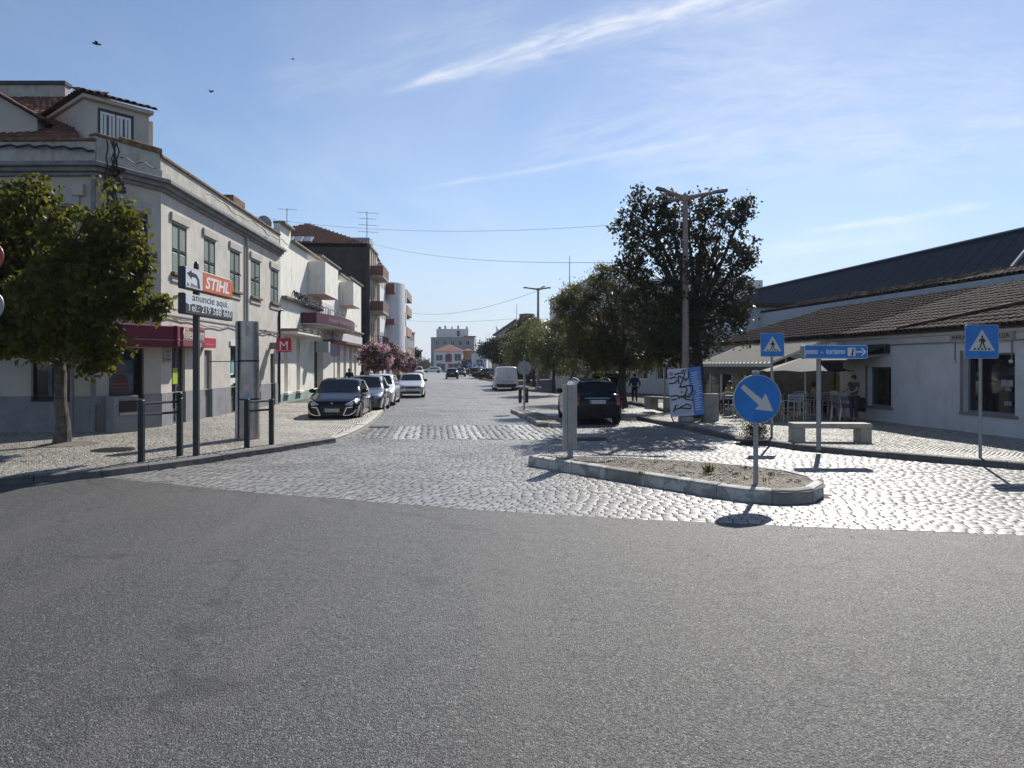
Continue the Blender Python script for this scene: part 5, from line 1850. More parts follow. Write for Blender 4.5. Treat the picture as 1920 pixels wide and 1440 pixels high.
MB().tube([(0, 0, 0), (0, 0, 1.1)], .05, 6).build('pole', STEEL, t)
q = MB()
q.lathe([(.02, .0), (.3, .06), (.55, .2), (.56, .22), (.3, .1), (.02, .03)], 14, (0, 0, 0))
q.build('dish', WHITE, t, smooth=True).matrix_basis = Matrix.Translation((.0, -.1, 1.1)) @ Matrix.Rotation(rad(60), 4, 'Y')

# ---------------------------------------------------------------- lamps, signs, posts, benches
RUSTCON = pm('rust_stained_concrete', (0.30, 0.235, 0.20), 0.85, var=0.15, vscale=3, streak=0.3)


def street_lamp(px, Y, ytop, label, arms, pr=.10):
    zt = H + (HZ - ytop) / F * Y
    t = thing('street_lamp', label, 'street lamp', (at(px, Y).x, Y, .12 if px > 1000 else 0), 0, 'concrete street lamps')
    MB().tube([(0, 0, 0), (0, 0, .8), (0, 0, zt * .6), (0, 0, zt)], [pr * 1.35, pr * 1.25, pr, pr * .8], 12).build('pole', RUSTCON, t, smooth=True)
    MB().lathe([(.24, 0), (.24, .12), (.17, .2)], 12).build('base', CONCRETE, t)
    MB().lathe([(.10, 0), (.13, .03), (.13, .14), (.09, .2)], 10, (0, 0, zt - .12)).build('cap', RUSTCON, t)
    for ax, ay, az in arms:
        d = Vector((ax, ay, az))
        e = Vector((0, 0, zt - .02)) + d
        MB().tube([(0, 0, zt - .02), tuple(Vector((0, 0, zt - .02)) + d * .74)], [.075, .055], 8).build('arm', RUSTCON, t, smooth=True)
        h = d.normalized()
        s = h.cross(Vector((0, 0, 1))).normalized()
        up = s.cross(h)
        p = Vector((0, 0, zt - .02)) + d * .70
        L = d.length * .36
        q = MB()
        w0, w1 = .06, .13
        q.ext([p - s * w0 + up * .05, p + s * w0 + up * .05, p + h * L * .4 + s * w1 + up * .06, p + h * L + s * w1 * .7 + up * .03, p + h * L - s * w1 * .7 + up * .03, p + h * L * .4 - s * w1 + up * .06], -up * .09)
        hd = q.build('lamp_head', METALTRIM, t, bevel=.012)
        q = MB()
        q.ext([p + h * L * .35 - s * .09 - up * .032, p + h * L * .35 + s * .09 - up * .032, p + h * L * .9 + s * .08 - up * .058, p + h * L * .9 - s * .08 - up * .058], -up * .01)
        q.build('lens', PALEGLASS, hd)
    return t


street_lamp(1285, 23.4, 377, 'nearest tall concrete lamp post with three arms in front of the big dark tree', [(-.93, -.1, .30), (1.30, .0, .25), (-.45, 1.1, .12)])
street_lamp(1009, 54, 545, 'farther concrete lamp post among the small roadside trees', [(-1.05, -.2, .12), (.9, -.1, .12), (.5, 1.0, .35)])
g = at(768, 112)
t = thing('wall_lamp', 'street lamp arm reaching over the road from the last left house', 'street lamp', (g.x - .3, g.y, 0))
zt_ = H + (HZ - 628) / F * 112
MB().tube([(0, 0, 0), (0, 0, zt_)], .07, 8).build('pole', STEEL, t)
MB().tube([(0, 0, zt_ - .05), (.5, 0, zt_ + .25), (.95, 0, zt_ + .4)], .04, 6).build('arm', STEEL, t)
MB().box(.75, 1.15, -.1, .1, zt_ + .36, zt_ + .46).build('lamp_head', METALTRIM, t)


def rrect(w, h, r, n=5, c=(0, 0)):
    pts = []
    for cx, cz, a0 in ((w / 2 - r, h / 2 - r, 0), (-w / 2 + r, h / 2 - r, 90), (-w / 2 + r, -h / 2 + r, 180), (w / 2 - r, -h / 2 + r, 270)):
        for i in range(n):
            a = rad(a0 + 90 * i / (n - 1))
            pts.append((c[0] + cx + r * math.cos(a), c[1] + cz + r * math.sin(a)))
    return pts


def plate(pts, y0, y1, name, mat, parent):
    return MB().ext([(x, y0, z) for x, z in pts], (0, y1 - y0, 0)).build(name, mat, parent)


def ped_sign(pxb, pyb, zb, pyc, size, label, rz=0.0, postr=.03, tilt=0.0, group='blue pedestrian crossing signs', far=None):
    g = G(pxb, pyb, zb) if far is None else Vector((at(pxb, far).x, far, zb))
    t = thing('crossing_sign', label, 'road sign', g, rz, group)
    t.rotation_euler[1] = tilt
    zc = H + (HZ - pyc) / F * g.y - zb
    MB().tube([(0, 0, -.05), (0, 0, zc + size * .4)], postr, 10).build('post', GREYPOST, t, smooth=True)
    fr = plate(rrect(size, size, size * .07), -.05, -.034, 'panel', STEEL, t)
    fr.location = (0, 0, zc)
    k = size * .5
    b = plate(rrect(size * .97, size * .97, size * .06), -.0525, -.0505, 'blue_face', SIGNBLUE, fr)
    plate([(-k * .76, -k * .55), (k * .76, -k * .55), (0, k * .72)], -.0545, -.0528, 'white_triangle', SIGNWHITE, fr)
    q = MB()
    y0, y1 = -.0558, -.0548
    F_ = lambda pts: q.ext([(x * k, y0, z * k) for x, z in pts], (0, y1 - y0, 0))
    F_([(-.07, .2), (.08, .2), (.14, .02), (.10, -.08), (-.06, -.08), (-.10, .05)])              # torso
    F_([(.06, .18), (.12, .2), (.22, 0.0), (.17, -.06)])                                      # arm
    F_([(-.06, .18), (-.12, .16), (-.22, -.0), (-.17, -.06)])
    F_([(.02, -.08), (.11, -.08), (.20, -.36), (.11, -.38)])                                  # legs
    F_([(-.07, -.08), (.02, -.08), (-.08, -.36), (-.18, -.37)])
    F_([(.075 * math.cos(a), .285 + .075 * math.sin(a)) for a in np.linspace(0, 2 * math.pi, 10)[:-1]])
    q.build('walking_figure', BLACK, fr, fix=True)
    q = MB()
    for i in range(5):
        c = (-.48, -.24, 0.0, .24, .48)[i]
        F_([(c - .075 - c * .05, -.50), (c + .055 - c * .05, -.50), (c * .82 + .05, -.38), (c * .82 - .05, -.38)])
    q.build('stripes', BLACK, fr, fix=True)
    MB().box(-.05, .05, -.034, .035, zc - .02, zc + .04).build('clamp', STEEL, t)
    return t


ped_sign(1447, 821, .135, 646.5, .585, 'blue crossing sign on a grey post by the round shrub near the terrace')
ped_sign(1838, 858, .135, 640.5, .66, 'blue crossing sign standing in front of the large cafe window')
ped_sign(880, 0, 0, 683, .85, 'far blue crossing sign with the white face catching light', far=112, postr=.05)
ped_sign(899, 0, 0, 680, .80, 'far blue crossing sign beside the white street board', far=98, postr=.05)

# keep-right disc on the island
g = G(1417, 906, .2)
t = thing('keep_right_sign', 'round blue sign with a white diagonal arrow on the painted island', 'road sign', g, .06)
zc = H + (HZ - 748) / F * g.y - .2
MB().tube([(0, 0, -.03), (0, 0, zc + .39)], .036, 12).build('post', GREYPOST, t, smooth=True)
MB().box(-.05, .05, -.03, .03, zc + .37, zc + .42).build('post_cap', STEEL, t, bevel=.01)
RS = 46 / F * g.y
ds = MB().lathe([(RS * .97, -.036), (RS, -.046), (RS, -.062), (RS * .965, -.066), (RS * .955, -.060)], 56, (0, 0, 0), 'y').build('rim', STEEL, t, smooth=True)
ds.location = (0, 0, zc)
MB().lathe([(RS * .95, -.0615), (RS * .95, -.0635)], 56, (0, 0, 0), 'y').build('blue_face', SIGNBLUE, ds)
k = RS
arrow = [(-.60, .04), (-.52, .17), (.26, -.40), (.36, -.26), (.58, -.83)]
# arrow in the sign plane: shaft from upper left, head at lower right
d = Vector((.80, -.60)).normalized()
nrm = Vector((-d.y, d.x))
A0, A1, TIP = Vector((-.68, .50)), Vector((.22, -.17)), Vector((.66, -.55))
pts = [A0 + nrm * .105, A1 + nrm * .105, A1 + nrm * .36 + d * -.02, TIP, A1 - nrm * .36 + d * -.02, A1 - nrm * .105, A0 - nrm * .105]
pts = [(-.70, .43), (-.56, .60), (.20, .03), (.34, .20 + .03), (.66, -.55), (-.13, -.43), (.02, -.27), (-.06, -.19)]
pts = [(-.70, .45), (-.57, .60), (.19, -.02), (.33, .24), (.66, -.50), (-.12, -.41), (.06, -.25)]
q = MB().ext([(x * k, -.0655, z * k) for x, z in pts], (0, .0018, 0))
q.build('white_arrow', SIGNWHITE, ds)
MB().box(-.05, .05, -.04, .03, zc - .15, zc - .10).build('clamp', STEEL, t)
MB().box(-.05, .05, -.04, .03, zc + .10, zc + .15).build('clamp', STEEL, t)

# tourist office direction box
g = G(1535, 839, .135)
t = thing('direction_sign', 'blue box sign with white lettering and arrow on a grey post', 'sign', g, .0)
zc = H + (HZ - 660) / F * g.y - .135
w, hh = 118 / F * g.y, 25.5 / F * g.y
ox = (1561 - 1535) / F * g.y
MB().tube([(0, 0, -.05), (0, 0, zc)], .05, 12).build('post', GREYPOST, t, smooth=True)
bx = plate(rrect(w, hh, .045), -.16, .06, 'sign_box', pm('box_side', (0.30, 0.31, 0.33), .5, .2), t)
bx.location = (ox, 0, zc)
plate(rrect(w * .995, hh * .98, .045), -.1625, -.1605, 'white_border', WHITE, bx)
plate(rrect(w * .98, hh * .90, .035), -.1645, -.1628, 'blue_face', SIGNBLUE, bx)
text('posto', .175, WHITE, bx, (-w * .485, -.166, -.045), width=w * .2, bold=.004)
text('de', .07, WHITE, bx, (-w * .245, -.166, -.035))
text('turismo', .175, WHITE, bx, (-w * .155, -.166, -.045), width=w * .30, bold=.004)
plate(rrect(.17, .18, .01, c=(w * .245, 0)), -.1665, -.165, 'white_square', WHITE, bx)
text('i', .22, BLACK, bx, (w * .235, -.168, -.075), bold=.008, shear=.2)
q = MB()
ax = w * .405
q.ext([(ax - w * .085, -.1665, .018), (ax + .03, -.1665, .018), (ax + .03, -.1665, -.018), (ax - w * .085, -.1665, -.018)], (0, .0015, 0))
q.ext([(ax - .02, -.1668, .085), (ax + .02, -.1668, .085), (ax + .105, -.1668, 0), (ax + .02, -.1668, -.085), (ax - .02, -.1668, -.085), (ax + .055, -.1668, 0)], (0, .0015, 0))
q.build('arrow', WHITE, bx)

# backs of signs on the islands
g = G(1069, 856, .2)
t = thing('board_back', 'tall grey rectangular sign seen from behind on the island tip', 'road sign', g, .12)
k_ = g.y / F
z0_, z1_ = .2 + H * 0 + (H + (HZ - 843) / F * g.y) - .4, H + (HZ - 721) / F * g.y - .2
BGREY = pm('beige_sign_back', (0.58, 0.55, 0.47), 0.6, .1, var=.08, streak=.15)
MB().box(-13.5 * k_, 13.5 * k_, .05, .065, z0_, z1_).build('panel', BGREY, t, bevel=.004)
MB().box(-13.5 * k_, -12.3 * k_, .02, .05, z0_, z1_).build('panel_edge', BGREY, t)
MB().box(12.3 * k_, 13.5 * k_, .02, .05, z0_, z1_).build('panel_edge', BGREY, t)
MB().box(-4.6 * k_, 4.6 * k_, -.05, .045, -.03, z1_ - .004).build('post', GREYPOST, t, bevel=.004)
MB().box(-13 * k_, 13 * k_, .03, .048, (z0_ + z1_) * .42, (z0_ + z1_) * .45).build('brace', STEEL, t)
g = G(983, 768, .13)
t = thing('disc_back', 'grey back of a round sign on the far small island', 'road sign', g)
k_ = g.y / F
zc = H + (HZ - 690) / F * g.y - .13
MB().tube([(0, 0, -.03), (0, 0, zc + 15 * k_)], .045, 10).build('post', STEEL, t, smooth=True)
MB().lathe([(13.2 * k_, .05), (13.2 * k_, .065)], 32, (0, 0, zc), 'y').build('disc', GREYPOST, t)
MB().box(-.1, .1, .03, .05, zc - .2, zc - .15).build('clamp', STEEL, t)
MB().box(-.1, .1, .03, .05, zc + .15, zc + .2).build('clamp', STEEL, t)
g = G(978, 757)
t = thing('road_bollard', 'dark flexible bollard pair standing behind the round sign back', 'bollard', (g.x, g.y + 1, 0))
for dx in (-.06, .28):
    MB().tube([(dx, 0, 0), (dx, 0, .75)], .09, 10).build('tube', BLACK, t, smooth=True)
# no-entry disc at the left edge and disc under it
t = thing('no_entry_sign', 'red no-entry disc on a post at the left edge with a second disc below', 'road sign', (at(-13, 13.2).x, 13.2, .13), -.1)
zc = H + (HZ - 482) / F * 13.2 - .13
z2 = H + (HZ - 573) / F * 13.2 - .13
MB().tube([(0, 0, 0), (0, 0, zc + .25)], .035, 10).build('post', GREYPOST, t, smooth=True)
MB().lathe([(.27, -.05), (.27, -.065)], 32, (0, 0, zc), 'y').build('red_disc', pm('sign_red', (0.42, 0.05, 0.03), .45), t)
MB().box(-.19, .19, -.07, -.0655, zc - .045, zc + .045).build('white_bar', SIGNWHITE, t)
MB().lathe([(.27, -.05), (.27, -.065)], 32, (0, 0, z2), 'y').build('grey_disc', GREYPOST, t)

# advertising post with two lit-type boxes
g = G(368, 853, .135)
t = thing('advert_sign_post', 'dark post carrying an orange advert box above a black and white telephone box sign', 'sign', g, 0)
RZ = math.atan2(1, -.03)
e = bpy.data.objects.new('sign_frame', None)
MB().box(-.055, .055, -.05, .05, -.05, H + (HZ - 505) / F * g.y - .135).build('post', pm('dark_slate_paint', (0.030, 0.034, 0.042), .45, var=.1), t, bevel=.012)
MB().lathe([(.055, 0), (.05, .1), (.03, .15), (.0, .17)], 10, (0, 0, H + (HZ - 505) / F * g.y - .136)).build('post_top', MATS['dark_slate_paint'], t, smooth=True)
fN = FR((-6.265, 13.60), (-6.28, 15.97), .135)
SLATE = MATS['dark_slate_paint']


def advert_box(z0, z1, name):
    """a box sign set parallel to the street: returns an object in the facade frame"""
    q = MB().box(0, fN.L, 0, .145, z0, z1)
    o = q.build(name, SLATE, t, bevel=.02)
    o.matrix_basis = Matrix.Translation(-g) @ fN.M
    return o


za0, za1 = fN.z(347, 540), fN.z(347, 498)
b1 = advert_box(za0, za1, 'advert_box')
W_ = fN.L
mm = MB().box(.03, .78, -.003, -.001, za0 + .03, za1 - .03).build('white_panel', pm('advert_white', (0.62, 0.64, 0.68), .4, var=0), b1)
MB().box(.785, W_ - .03, -.003, -.001, za0 + .03, za1 - .03).build('orange_panel', pm('advert_orange', (0.62, 0.125, 0.03), .4, var=.04), b1)
text('STIHL', .33, WHITE, b1, (.90, -.0045, za0 + .10), bold=.012, shear=.22, width=1.25)
text('®', .08, WHITE, b1, (2.20, -.0045, za0 + .33))
c_ = (za0 + za1) / 2
q = MB()
q.ext([(.07, -.0048, za1 - .13), (.28, -.0048, za1 - .05), (.28, -.0048, za1 - .09), (.50, -.0048, za1 - .11), (.62, -.0048, za1 - .2), (.66, -.0048, za0 + .05), (.54, -.0048, za0 + .05), (.53, -.0048, za1 - .22), (.46, -.0048, za1 - .18), (.28, -.0048, za1 - .18), (.28, -.0048, za1 - .23)], (0, .0014, 0))
q.build('turn_arrow', BLACK, b1)
text('A 30m', .105, BLACK, b1, (.06, -.0045, za0 + .05), width=.44)
zb0, zb1 = fN.z(347, 588), fN.z(347, 548)
b2 = advert_box(zb0, zb1, 'phone_box')
MB().box(.03, W_ - .03, -.003, -.001, (zb0 + zb1) / 2 + .01, zb1 - .025).build('white_panel', MATS['advert_white'], b2)
MB().box(.03, W_ - .03, -.003, -.001, zb0 + .025, (zb0 + zb1) / 2 + .008).build('slate_panel', pm('advert_slate', (0.05, 0.055, 0.075), .4, var=0), b2)
text('anuncie aqui.', .215, BLACK, b2, (.30, -.0045, (zb0 + zb1) / 2 + .075), width=1.78)
text('Tel.: 219 588 660', .215, WHITE, b2, (.09, -.0045, zb0 + .07), width=2.18)

# metal utility column
g = G(464, 822, .135)
t = thing('advert_column', 'brushed metal kiosk column with dark seams and small pasted notices', 'column', g, -.15)
k_ = g.y / F
hc = H + (HZ - 603) / F * g.y - .135
SHELL = pm('brushed_metal_shell', (0.36, 0.34, 0.325), 0.30, 0.9, var=0.2, vscale=2, rvar=.2, streak=.3)
w0, w1 = 23 * k_, 20 * k_


def shell(z0, z1, name='shell_panel', mat=None, k=1.0):
    q = MB()
    rows_ = []
    for z in (z0, z1):
        f_ = z / hc
        ww = w0 + (w1 - w0) * f_
        rows_.append([(ww * k * math.cos(a), .26 * k * math.sin(a), z) for a in np.linspace(0, 2 * math.pi, 29)[:-1]])
    n = 28
    q.add(rows_[0] + rows_[1], [(i, (i + 1) % n, n + (i + 1) % n, n + i) for i in range(n)] + [tuple(range(n))[::-1], tuple(range(n, 2 * n))])
    return q.build(name, mat or SHELL, t, smooth=True)


for f_ in (.338, .6635):
    shell(hc * f_ - .022, hc * f_ + .022, 'seam_ring', BLACK, 1.012)
for a, b in ((0, hc * .335), (hc * .342, hc * .66), (hc * .667, hc)):
    shell(a, b)
MB().box(-.11, -.085, -.262, -.2, .02, hc - .02).build('seam', BLACK, t)
MB().box(-.17, -.11, -.265, -.2, .02, hc - .02).build('metal_strip', STEEL, t)
for a, b, c, d, m_ in ((.04, .18, 1.18, 1.34, 'pale_notice'), (.06, .17, .98, 1.1, 'blue_notice'), (.09, .17, hc - .35, hc - .12, 'grey_notice')):
    MB().box(a, b, -.262, -.235, c, d).build('notice', pm(m_, {'p': (0.55, 0.5, 0.52), 'b': (0.2, 0.35, 0.5), 'g': (0.4, 0.4, 0.4)}[m_[0]], .6), t)
MB().box(-.85, -.1, -.27, -.25, hc * .655, hc * .662).build('bracket_arm', IRONBLACK, t)

# pedestrian rails
GREENBLACK = pm('dark_green_iron', (0.012, 0.022, 0.025), 0.45, .2, var=.15)


def rail(pa_, pb_, tops, rails, label, ball):
    a, b = G(*pa_, .135), G(*pb_, .135)
    t = thing('pedestrian_rail', label, 'railing', a, 0, 'dark iron rails along the kerb')
    d = b - a
    for i, (p, ty_) in enumerate(((a, tops[0]), (b, tops[1]))):
        h = H + (HZ - ty_) / F * p.y - .135
        o = p - a
        MB().box(-.05 + o.x, .05 + o.x, -.05 + o.y, .05 + o.y, -.03, h).build('post', GREENBLACK, t, bevel=.01)
        if ball and i == 1:
            MB().ball((o.x, o.y, h + .06), .062, 12).build('ball_top', GREENBLACK, t, smooth=True)
    for r in rails:
        z = H + (HZ - r) / F * a.y - .135
        MB().tube([(d.x * .03, d.y * .03, z), (d.x * .97, d.y * .97, z)], .024, 8).build('bar', GREENBLACK, t, smooth=True)


rail((265, 865), (337, 854), (750, 746), (757, 778), 'dark two-bar rail nearest the tree with a ball on one post', True)
rail((463, 839), (509, 833), (748, 748), (754, 771), 'dark two-bar rail in front of the metal column', False)

# cash machine niche beside the corner window
g = G(244, 809, .13)
t = thing('cash_machine', 'dark cash machine cabinet against the corner wall under the bank window', 'cash machine', (g.x, g.y - .2, .128), fB.rz)
MB().box(-.35, .35, 0, .35, 0, .98).build('cabinet', PLINTH, t, bevel=.01)
MB().box(-.2, .30, -.02, 0, .55, .85).build('screen', BLACK, t)
MB().box(-.2, .30, -.06, 0, .47, .53).build('keypad_shelf', STEEL, t)

# stone benches
BENCH = pm('pale_bench_stone', (0.42, 0.39, 0.33), 0.8, var=.15, vscale=3, bump=.3, bscale=30, streak=.4, dirt=(0.2, 0.185, 0.16))
g0, g1 = G(1489, 828, .135), G(1636, 829, .135)
L_ = (g1 - g0).length
hb = H + (HZ - 794) / F * g0.y - .135
t = thing('stone_bench', 'pale stone slab bench on two block legs in front of the cafe', 'bench', g0, math.atan2(g1.y - g0.y, g1.x - g0.x), 'stone benches')
MB().box(0, L_, -.02, .48, hb - .11, hb).build('seat', BENCH, t, bevel=.012)
MB().box(.01, .26, 0, .46, -.02, hb - .112).build('leg', BENCH, t, bevel=.012)
MB().box(L_ - .26, L_ - .01, 0, .46, -.02, hb - .112).build('leg', BENCH, t, bevel=.012)
g0, g1 = G(1206, 766, .135), G(1246, 769, .135)
L_ = (g1 - g0).length
hb = H + (HZ - 743) / F * g0.y - .135
t = thing('stone_bench', 'smaller shaded stone bench beside the thin sign pole and tree', 'bench', g0, math.atan2(g1.y - g0.y, g1.x - g0.x), 'stone benches')
for nm, a in (('seat', (0, L_, 0, .5, hb - .09, hb)), ('leg', (.02, .4, .03, .47, -.02, hb - .092)), ('leg', (L_ - .12, L_ - .02, .03, .47, -.02, hb - .092))):
    MB().box(*a).build(nm, CONCRETE, t, bevel=.01)
# utility cabinet
g = G(1334, 788, .135)
t = thing('utility_cabinet', 'plain grey concrete cabinet standing beside the leaning poster board', 'cabinet', g, -.08)
k_ = g.y / F
MB().box(-13.5 * k_, 13.5 * k_, -.05, .35, -.02, 47 * k_).build('body', CONCRETE, t, bevel=.01)
MB().box(-14.2 * k_, 14.2 * k_, -.07, .37, 47 * k_ + .002, 49.5 * k_).build('lid', BENCH, t, bevel=.01)
MB().box(-10 * k_, 10 * k_, -.058, -.051, 6 * k_, 42 * k_).build('door', CONCRETE, t)
# thin pole with a small plate
g = G(1246, 769, .135)
t = thing('parking_sign', 'thin pole with a small pale plate beside the shaded bench', 'road sign', (g.x + .1, g.y + .4, .128))
k_ = g.y / F
MB().tube([(0, 0, 0), (0, 0, 96 * k_)], .03, 8).build('post', GREYPOST, t)
MB().box(-.09, .09, -.045, -.032, 84 * k_, 98 * k_).build('plate', SIGNWHITE, t)

# leaning poster board with graffiti
Yb = 22.7
c4 = [P(1258, 782, Yb - .3), P(1321, 777, Yb), P(1313, 687, Yb + .35), P(1251, 693, Yb + .05)]
org = c4[0].copy()
t = thing('poster_board', 'leaning white and blue poster board scrawled with black graffiti', 'poster board', (org.x, org.y, .13))
off = Vector((org.x, org.y, .13))
ux = (c4[1] - c4[0])
uy = (c4[3] - c4[0])
nb = ux.cross(uy).normalized()
if nb.y > 0:
    nb = -nb


def bp_(a, b, k=0.0):
    """point on the board, a across 0..1, b up 0..1, k metres in front"""
    lo, hi = c4[0].lerp(c4[1], a), c4[3].lerp(c4[2], a)
    return lo.lerp(hi, b) + nb * k - off


MB().ext([bp_(0, 0), bp_(1, 0), bp_(1, 1), bp_(0, 1)], -nb * .025).build('board', STEEL, t)
sh_ = MB().ext([bp_(.0, .0, .004), bp_(.69, .0, .004), bp_(.64, .5, .004), bp_(.60, .8, .004), bp_(.6, 1, .004), bp_(0, 1, .004)], -nb * .002).build('white_sheet', pm('poster_white', (0.58, 0.59, 0.63), .6, var=.06), t)
bl_ = MB().ext([bp_(.692, .0, .004), bp_(1, .0, .004), bp_(1, 1, .004), bp_(.602, 1, .004), bp_(.602, .8, .004), bp_(.642, .5, .004)], -nb * .002).build('blue_sheet', pm('poster_azure', (0.10, 0.22, 0.55), .6, var=.08), t)
q = MB()
for i in range(17):
    b = .10 + i * .048
    a0_, ln = .74 + .06 * (1 if 6 < i < 9 else 0), RND.uniform(.10, .22)
    q.ext([bp_(a0_ - .04 * (b > .6), b, .0065), bp_(a0_ + ln, b + .006, .0065), bp_(a0_ + ln, b + .022, .0065), bp_(a0_ - .04 * (b > .6), b + .016, .0065)], -nb * .002)
q.build('white_print', WHITE, bl_)['kind'] = 'stuff'
pink = pm('faded_pink_print', (0.5, 0.25, 0.30), .6, var=0)
q = MB()
for cx_, cz_, r_ in ((.1, .9, .07), (.38, .5, .05), (.5, .48, .04), (.68, .5, .04)):
    q.ext([bp_(cx_ + r_ * math.cos(a), cz_ + r_ * .7 * math.sin(a), .0062) for a in np.linspace(0, 2 * math.pi, 9)[:-1]], -nb * .001)
q.build('pink_print', pink, sh_)
strokes = [[(.03, .80), (.2, .83), (.24, .80)], [(.02, .70), (.2, .70), (.26, .76)], [(.2, .88), (.4, .90), (.5, .88), (.47, .80), (.36, .66), (.34, .60)], [(.3, .68), (.31, .84)], [(.33, .84), (.55, .74)],
           [(.36, .60), (.5, .6), (.55, .55), (.48, .46), (.42, .38), (.48, .34), (.7, .31)], [(.02, .43), (.2, .44), (.26, .42)], [(.04, .35), (.2, .36)], [(.62, .92), (.62, .8), (.5, .72)],
           [(.3, .6), (.55, .62), (.72, .62), (.7, .5), (.6, .44)], [(.08, .1), (.16, .22), (.2, .24)], [(.28, .18), (.5, .24), (.62, .2), (.6, .14), (.3, .17)], [(.1, .15), (.3, .17)], [(.42, .92), (.46, .97), (.5, .9), (.56, .97)]]
q = MB()
for s_ in strokes:
    q.tube([bp_(a, b, .012) for a, b in s_], .022, 5)
q.build('graffiti', BLACK, sh_)['kind'] = 'stuff'
tx = text('avenir', .2, BLACK, t, (0, 0, 0), bold=.006)
tx.matrix_basis = Matrix((( *ux.normalized(), 0), (*(uy - ux.normalized() * uy.dot(ux.normalized())).normalized(), 0), (*nb, 0), (0, 0, 0, 1))).transposed()
tx.location = bp_(.24, .37, .014)
for i in range(3):
    MB().tube([bp_(.12, .12 - i * .03, .008), bp_(.6, .13 - i * .03, .008)], .006, 4).build('print_line', GREYPOST, sh_)
MB().tube([bp_(.02, 0, 0), Vector((.08, -.05, 0))], .02, 6).build('leg', IRONBLACK, t)
MB().tube([bp_(.98, 0, 0), Vector((1.02, .25, 0))], .02, 6).build('leg', IRONBLACK, t)
MB().tube([bp_(.5, .8, -.03), Vector((.55, 1.0, 0))], .02, 6).build('back_strut', IRONBLACK, t)
MB().box(.35, .75, .1, .5, 0, .16).build('stone_weight', CONCRETE, t, bevel=.02)
# ---------------------------------------------------------------- overhead wires, antennas, birds
for lab, a, b, sag, r in (('highest cable spanning the street over the dark building', (470, 405, 42), (1160, 421, 30), .55, .007), ('second cable running from the dark building to the big tree', (692, 455, 61), (1150, 492, 27), .5, .009),
                          ('lower cable running towards the far lamp post', (752, 583, 92), (1006, 546, 54), 1.0, .013), ('lowest faint cable near the end of the street', (756, 600, 100), (985, 596, 60), .3, .011)):
    A_, B_ = P(*a), P(*b)
    pts = [A_.lerp(B_, i / 24) - Vector((0, 0, sag * 4 * (i / 24) * (1 - i / 24))) for i in range(25)]
    tag(MB().tube(pts, r, 5).build('overhead_cable', CABLE), lab, 'cable', 'cables over the street')


def antenna(px, y0, y1, Y, label, dip):
    z0, z1 = H + (HZ - y1) / F * Y, H + (HZ - y0) / F * Y
    t = thing('roof_antenna', label, 'antenna', (at(px, Y).x, Y, z0), .3)
    h = z1 - z0
    MB().tube([(0, 0, -.2), (0, 0, h)], .035, 6).build('mast', STEEL, t)
    for zz, w, n in dip:
        q = MB()
        q.tube([(-w * .5, 0, h * zz), (w * .6, 0, h * zz)], .016, 5)
        for i in range(n):
            x = -w * .5 + w * 1.1 * i / max(1, n - 1)
            q.tube([(x, -.3, h * zz), (x, .3, h * zz)], .012, 4)
        q.build('aerial', STEEL, t)
    return t


antenna(688, 397, 462, 62.5, 'tall roof antenna with several aerials on the dark building corner', [(.97, 1.6, 6), (.8, 1.3, 5), (.62, 1.4, 6), (.42, 1.5, 5), (.2, .8, 3)])
antenna(538, 391, 440, 58, 'small roof antenna left of the skylights', [(.97, 1.2, 3)])
g = P(510, 425, 33)
t = thing('satellite_dish', 'small grey satellite dish on the bank parapet end', 'satellite dish', (g.x - .2, g.y - .6, 8.0))
MB().tube([(0, 0, 0), (0, 0, .35)], .03, 6).build('pole', STEEL, t)
MB().lathe([(.02, .0), (.2, .05), (.34, .14), (.345, .155), (.2, .07), (.02, .02)], 14).build('dish', GREYPOST, t, smooth=True).matrix_basis = Matrix.Translation((0, 0, .4)) @ Matrix.Rotation(rad(-70), 4, 'X')
BIRD = pm('bird_feathers', (0.02, 0.02, 0.022), .8, var=.2)
for px, py, Y, s_, a in ((180, 82, 30, .17, .5), (396, 172, 42, .17, -.4), (549, 111, 60, .14, .2)):
    q = MB()
    q.ball((0, 0, 0), (s_ * .9, s_ * .3, s_ * .28), 8)
    q.add([(-s_ * .2, 0, .02), (s_ * .5, 0, .02), (s_ * .3, s_ * .9, s_ * .6), (-s_ * .5, s_ * 2.0, s_ * .5), (-s_ * .3, s_ * .8, s_ * .5)], [(0, 1, 2, 3, 4)])
    q.add([(-s_ * .2, 0, .02), (s_ * .5, 0, .02), (s_ * .3, -s_ * .9, s_ * .6), (-s_ * .5, -s_ * 2.0, s_ * .5), (-s_ * .3, -s_ * .8, s_ * .5)], [(0, 1, 2, 3, 4)])
    q.add([(-s_ * .7, 0, 0), (-s_ * 1.5, s_ * .4, .0), (-s_ * 1.3, 0, 0), (-s_ * 1.5, -s_ * .4, 0)], [(0, 1, 2, 3)])
    q.ball((s_ * .95, 0, s_ * .1), s_ * .22, 6)
    o = q.build('bird', BIRD)
    o.location = P(px, py, Y)
    o.rotation_euler = (.3, .1, a)
    tag(o, {180: 'highest dark bird, flying left above the dormer roof', 396: 'dark bird flying in mid sky right of the dormer', 549: 'tiny distant bird high over the street'}[px], 'bird', 'birds in the sky')
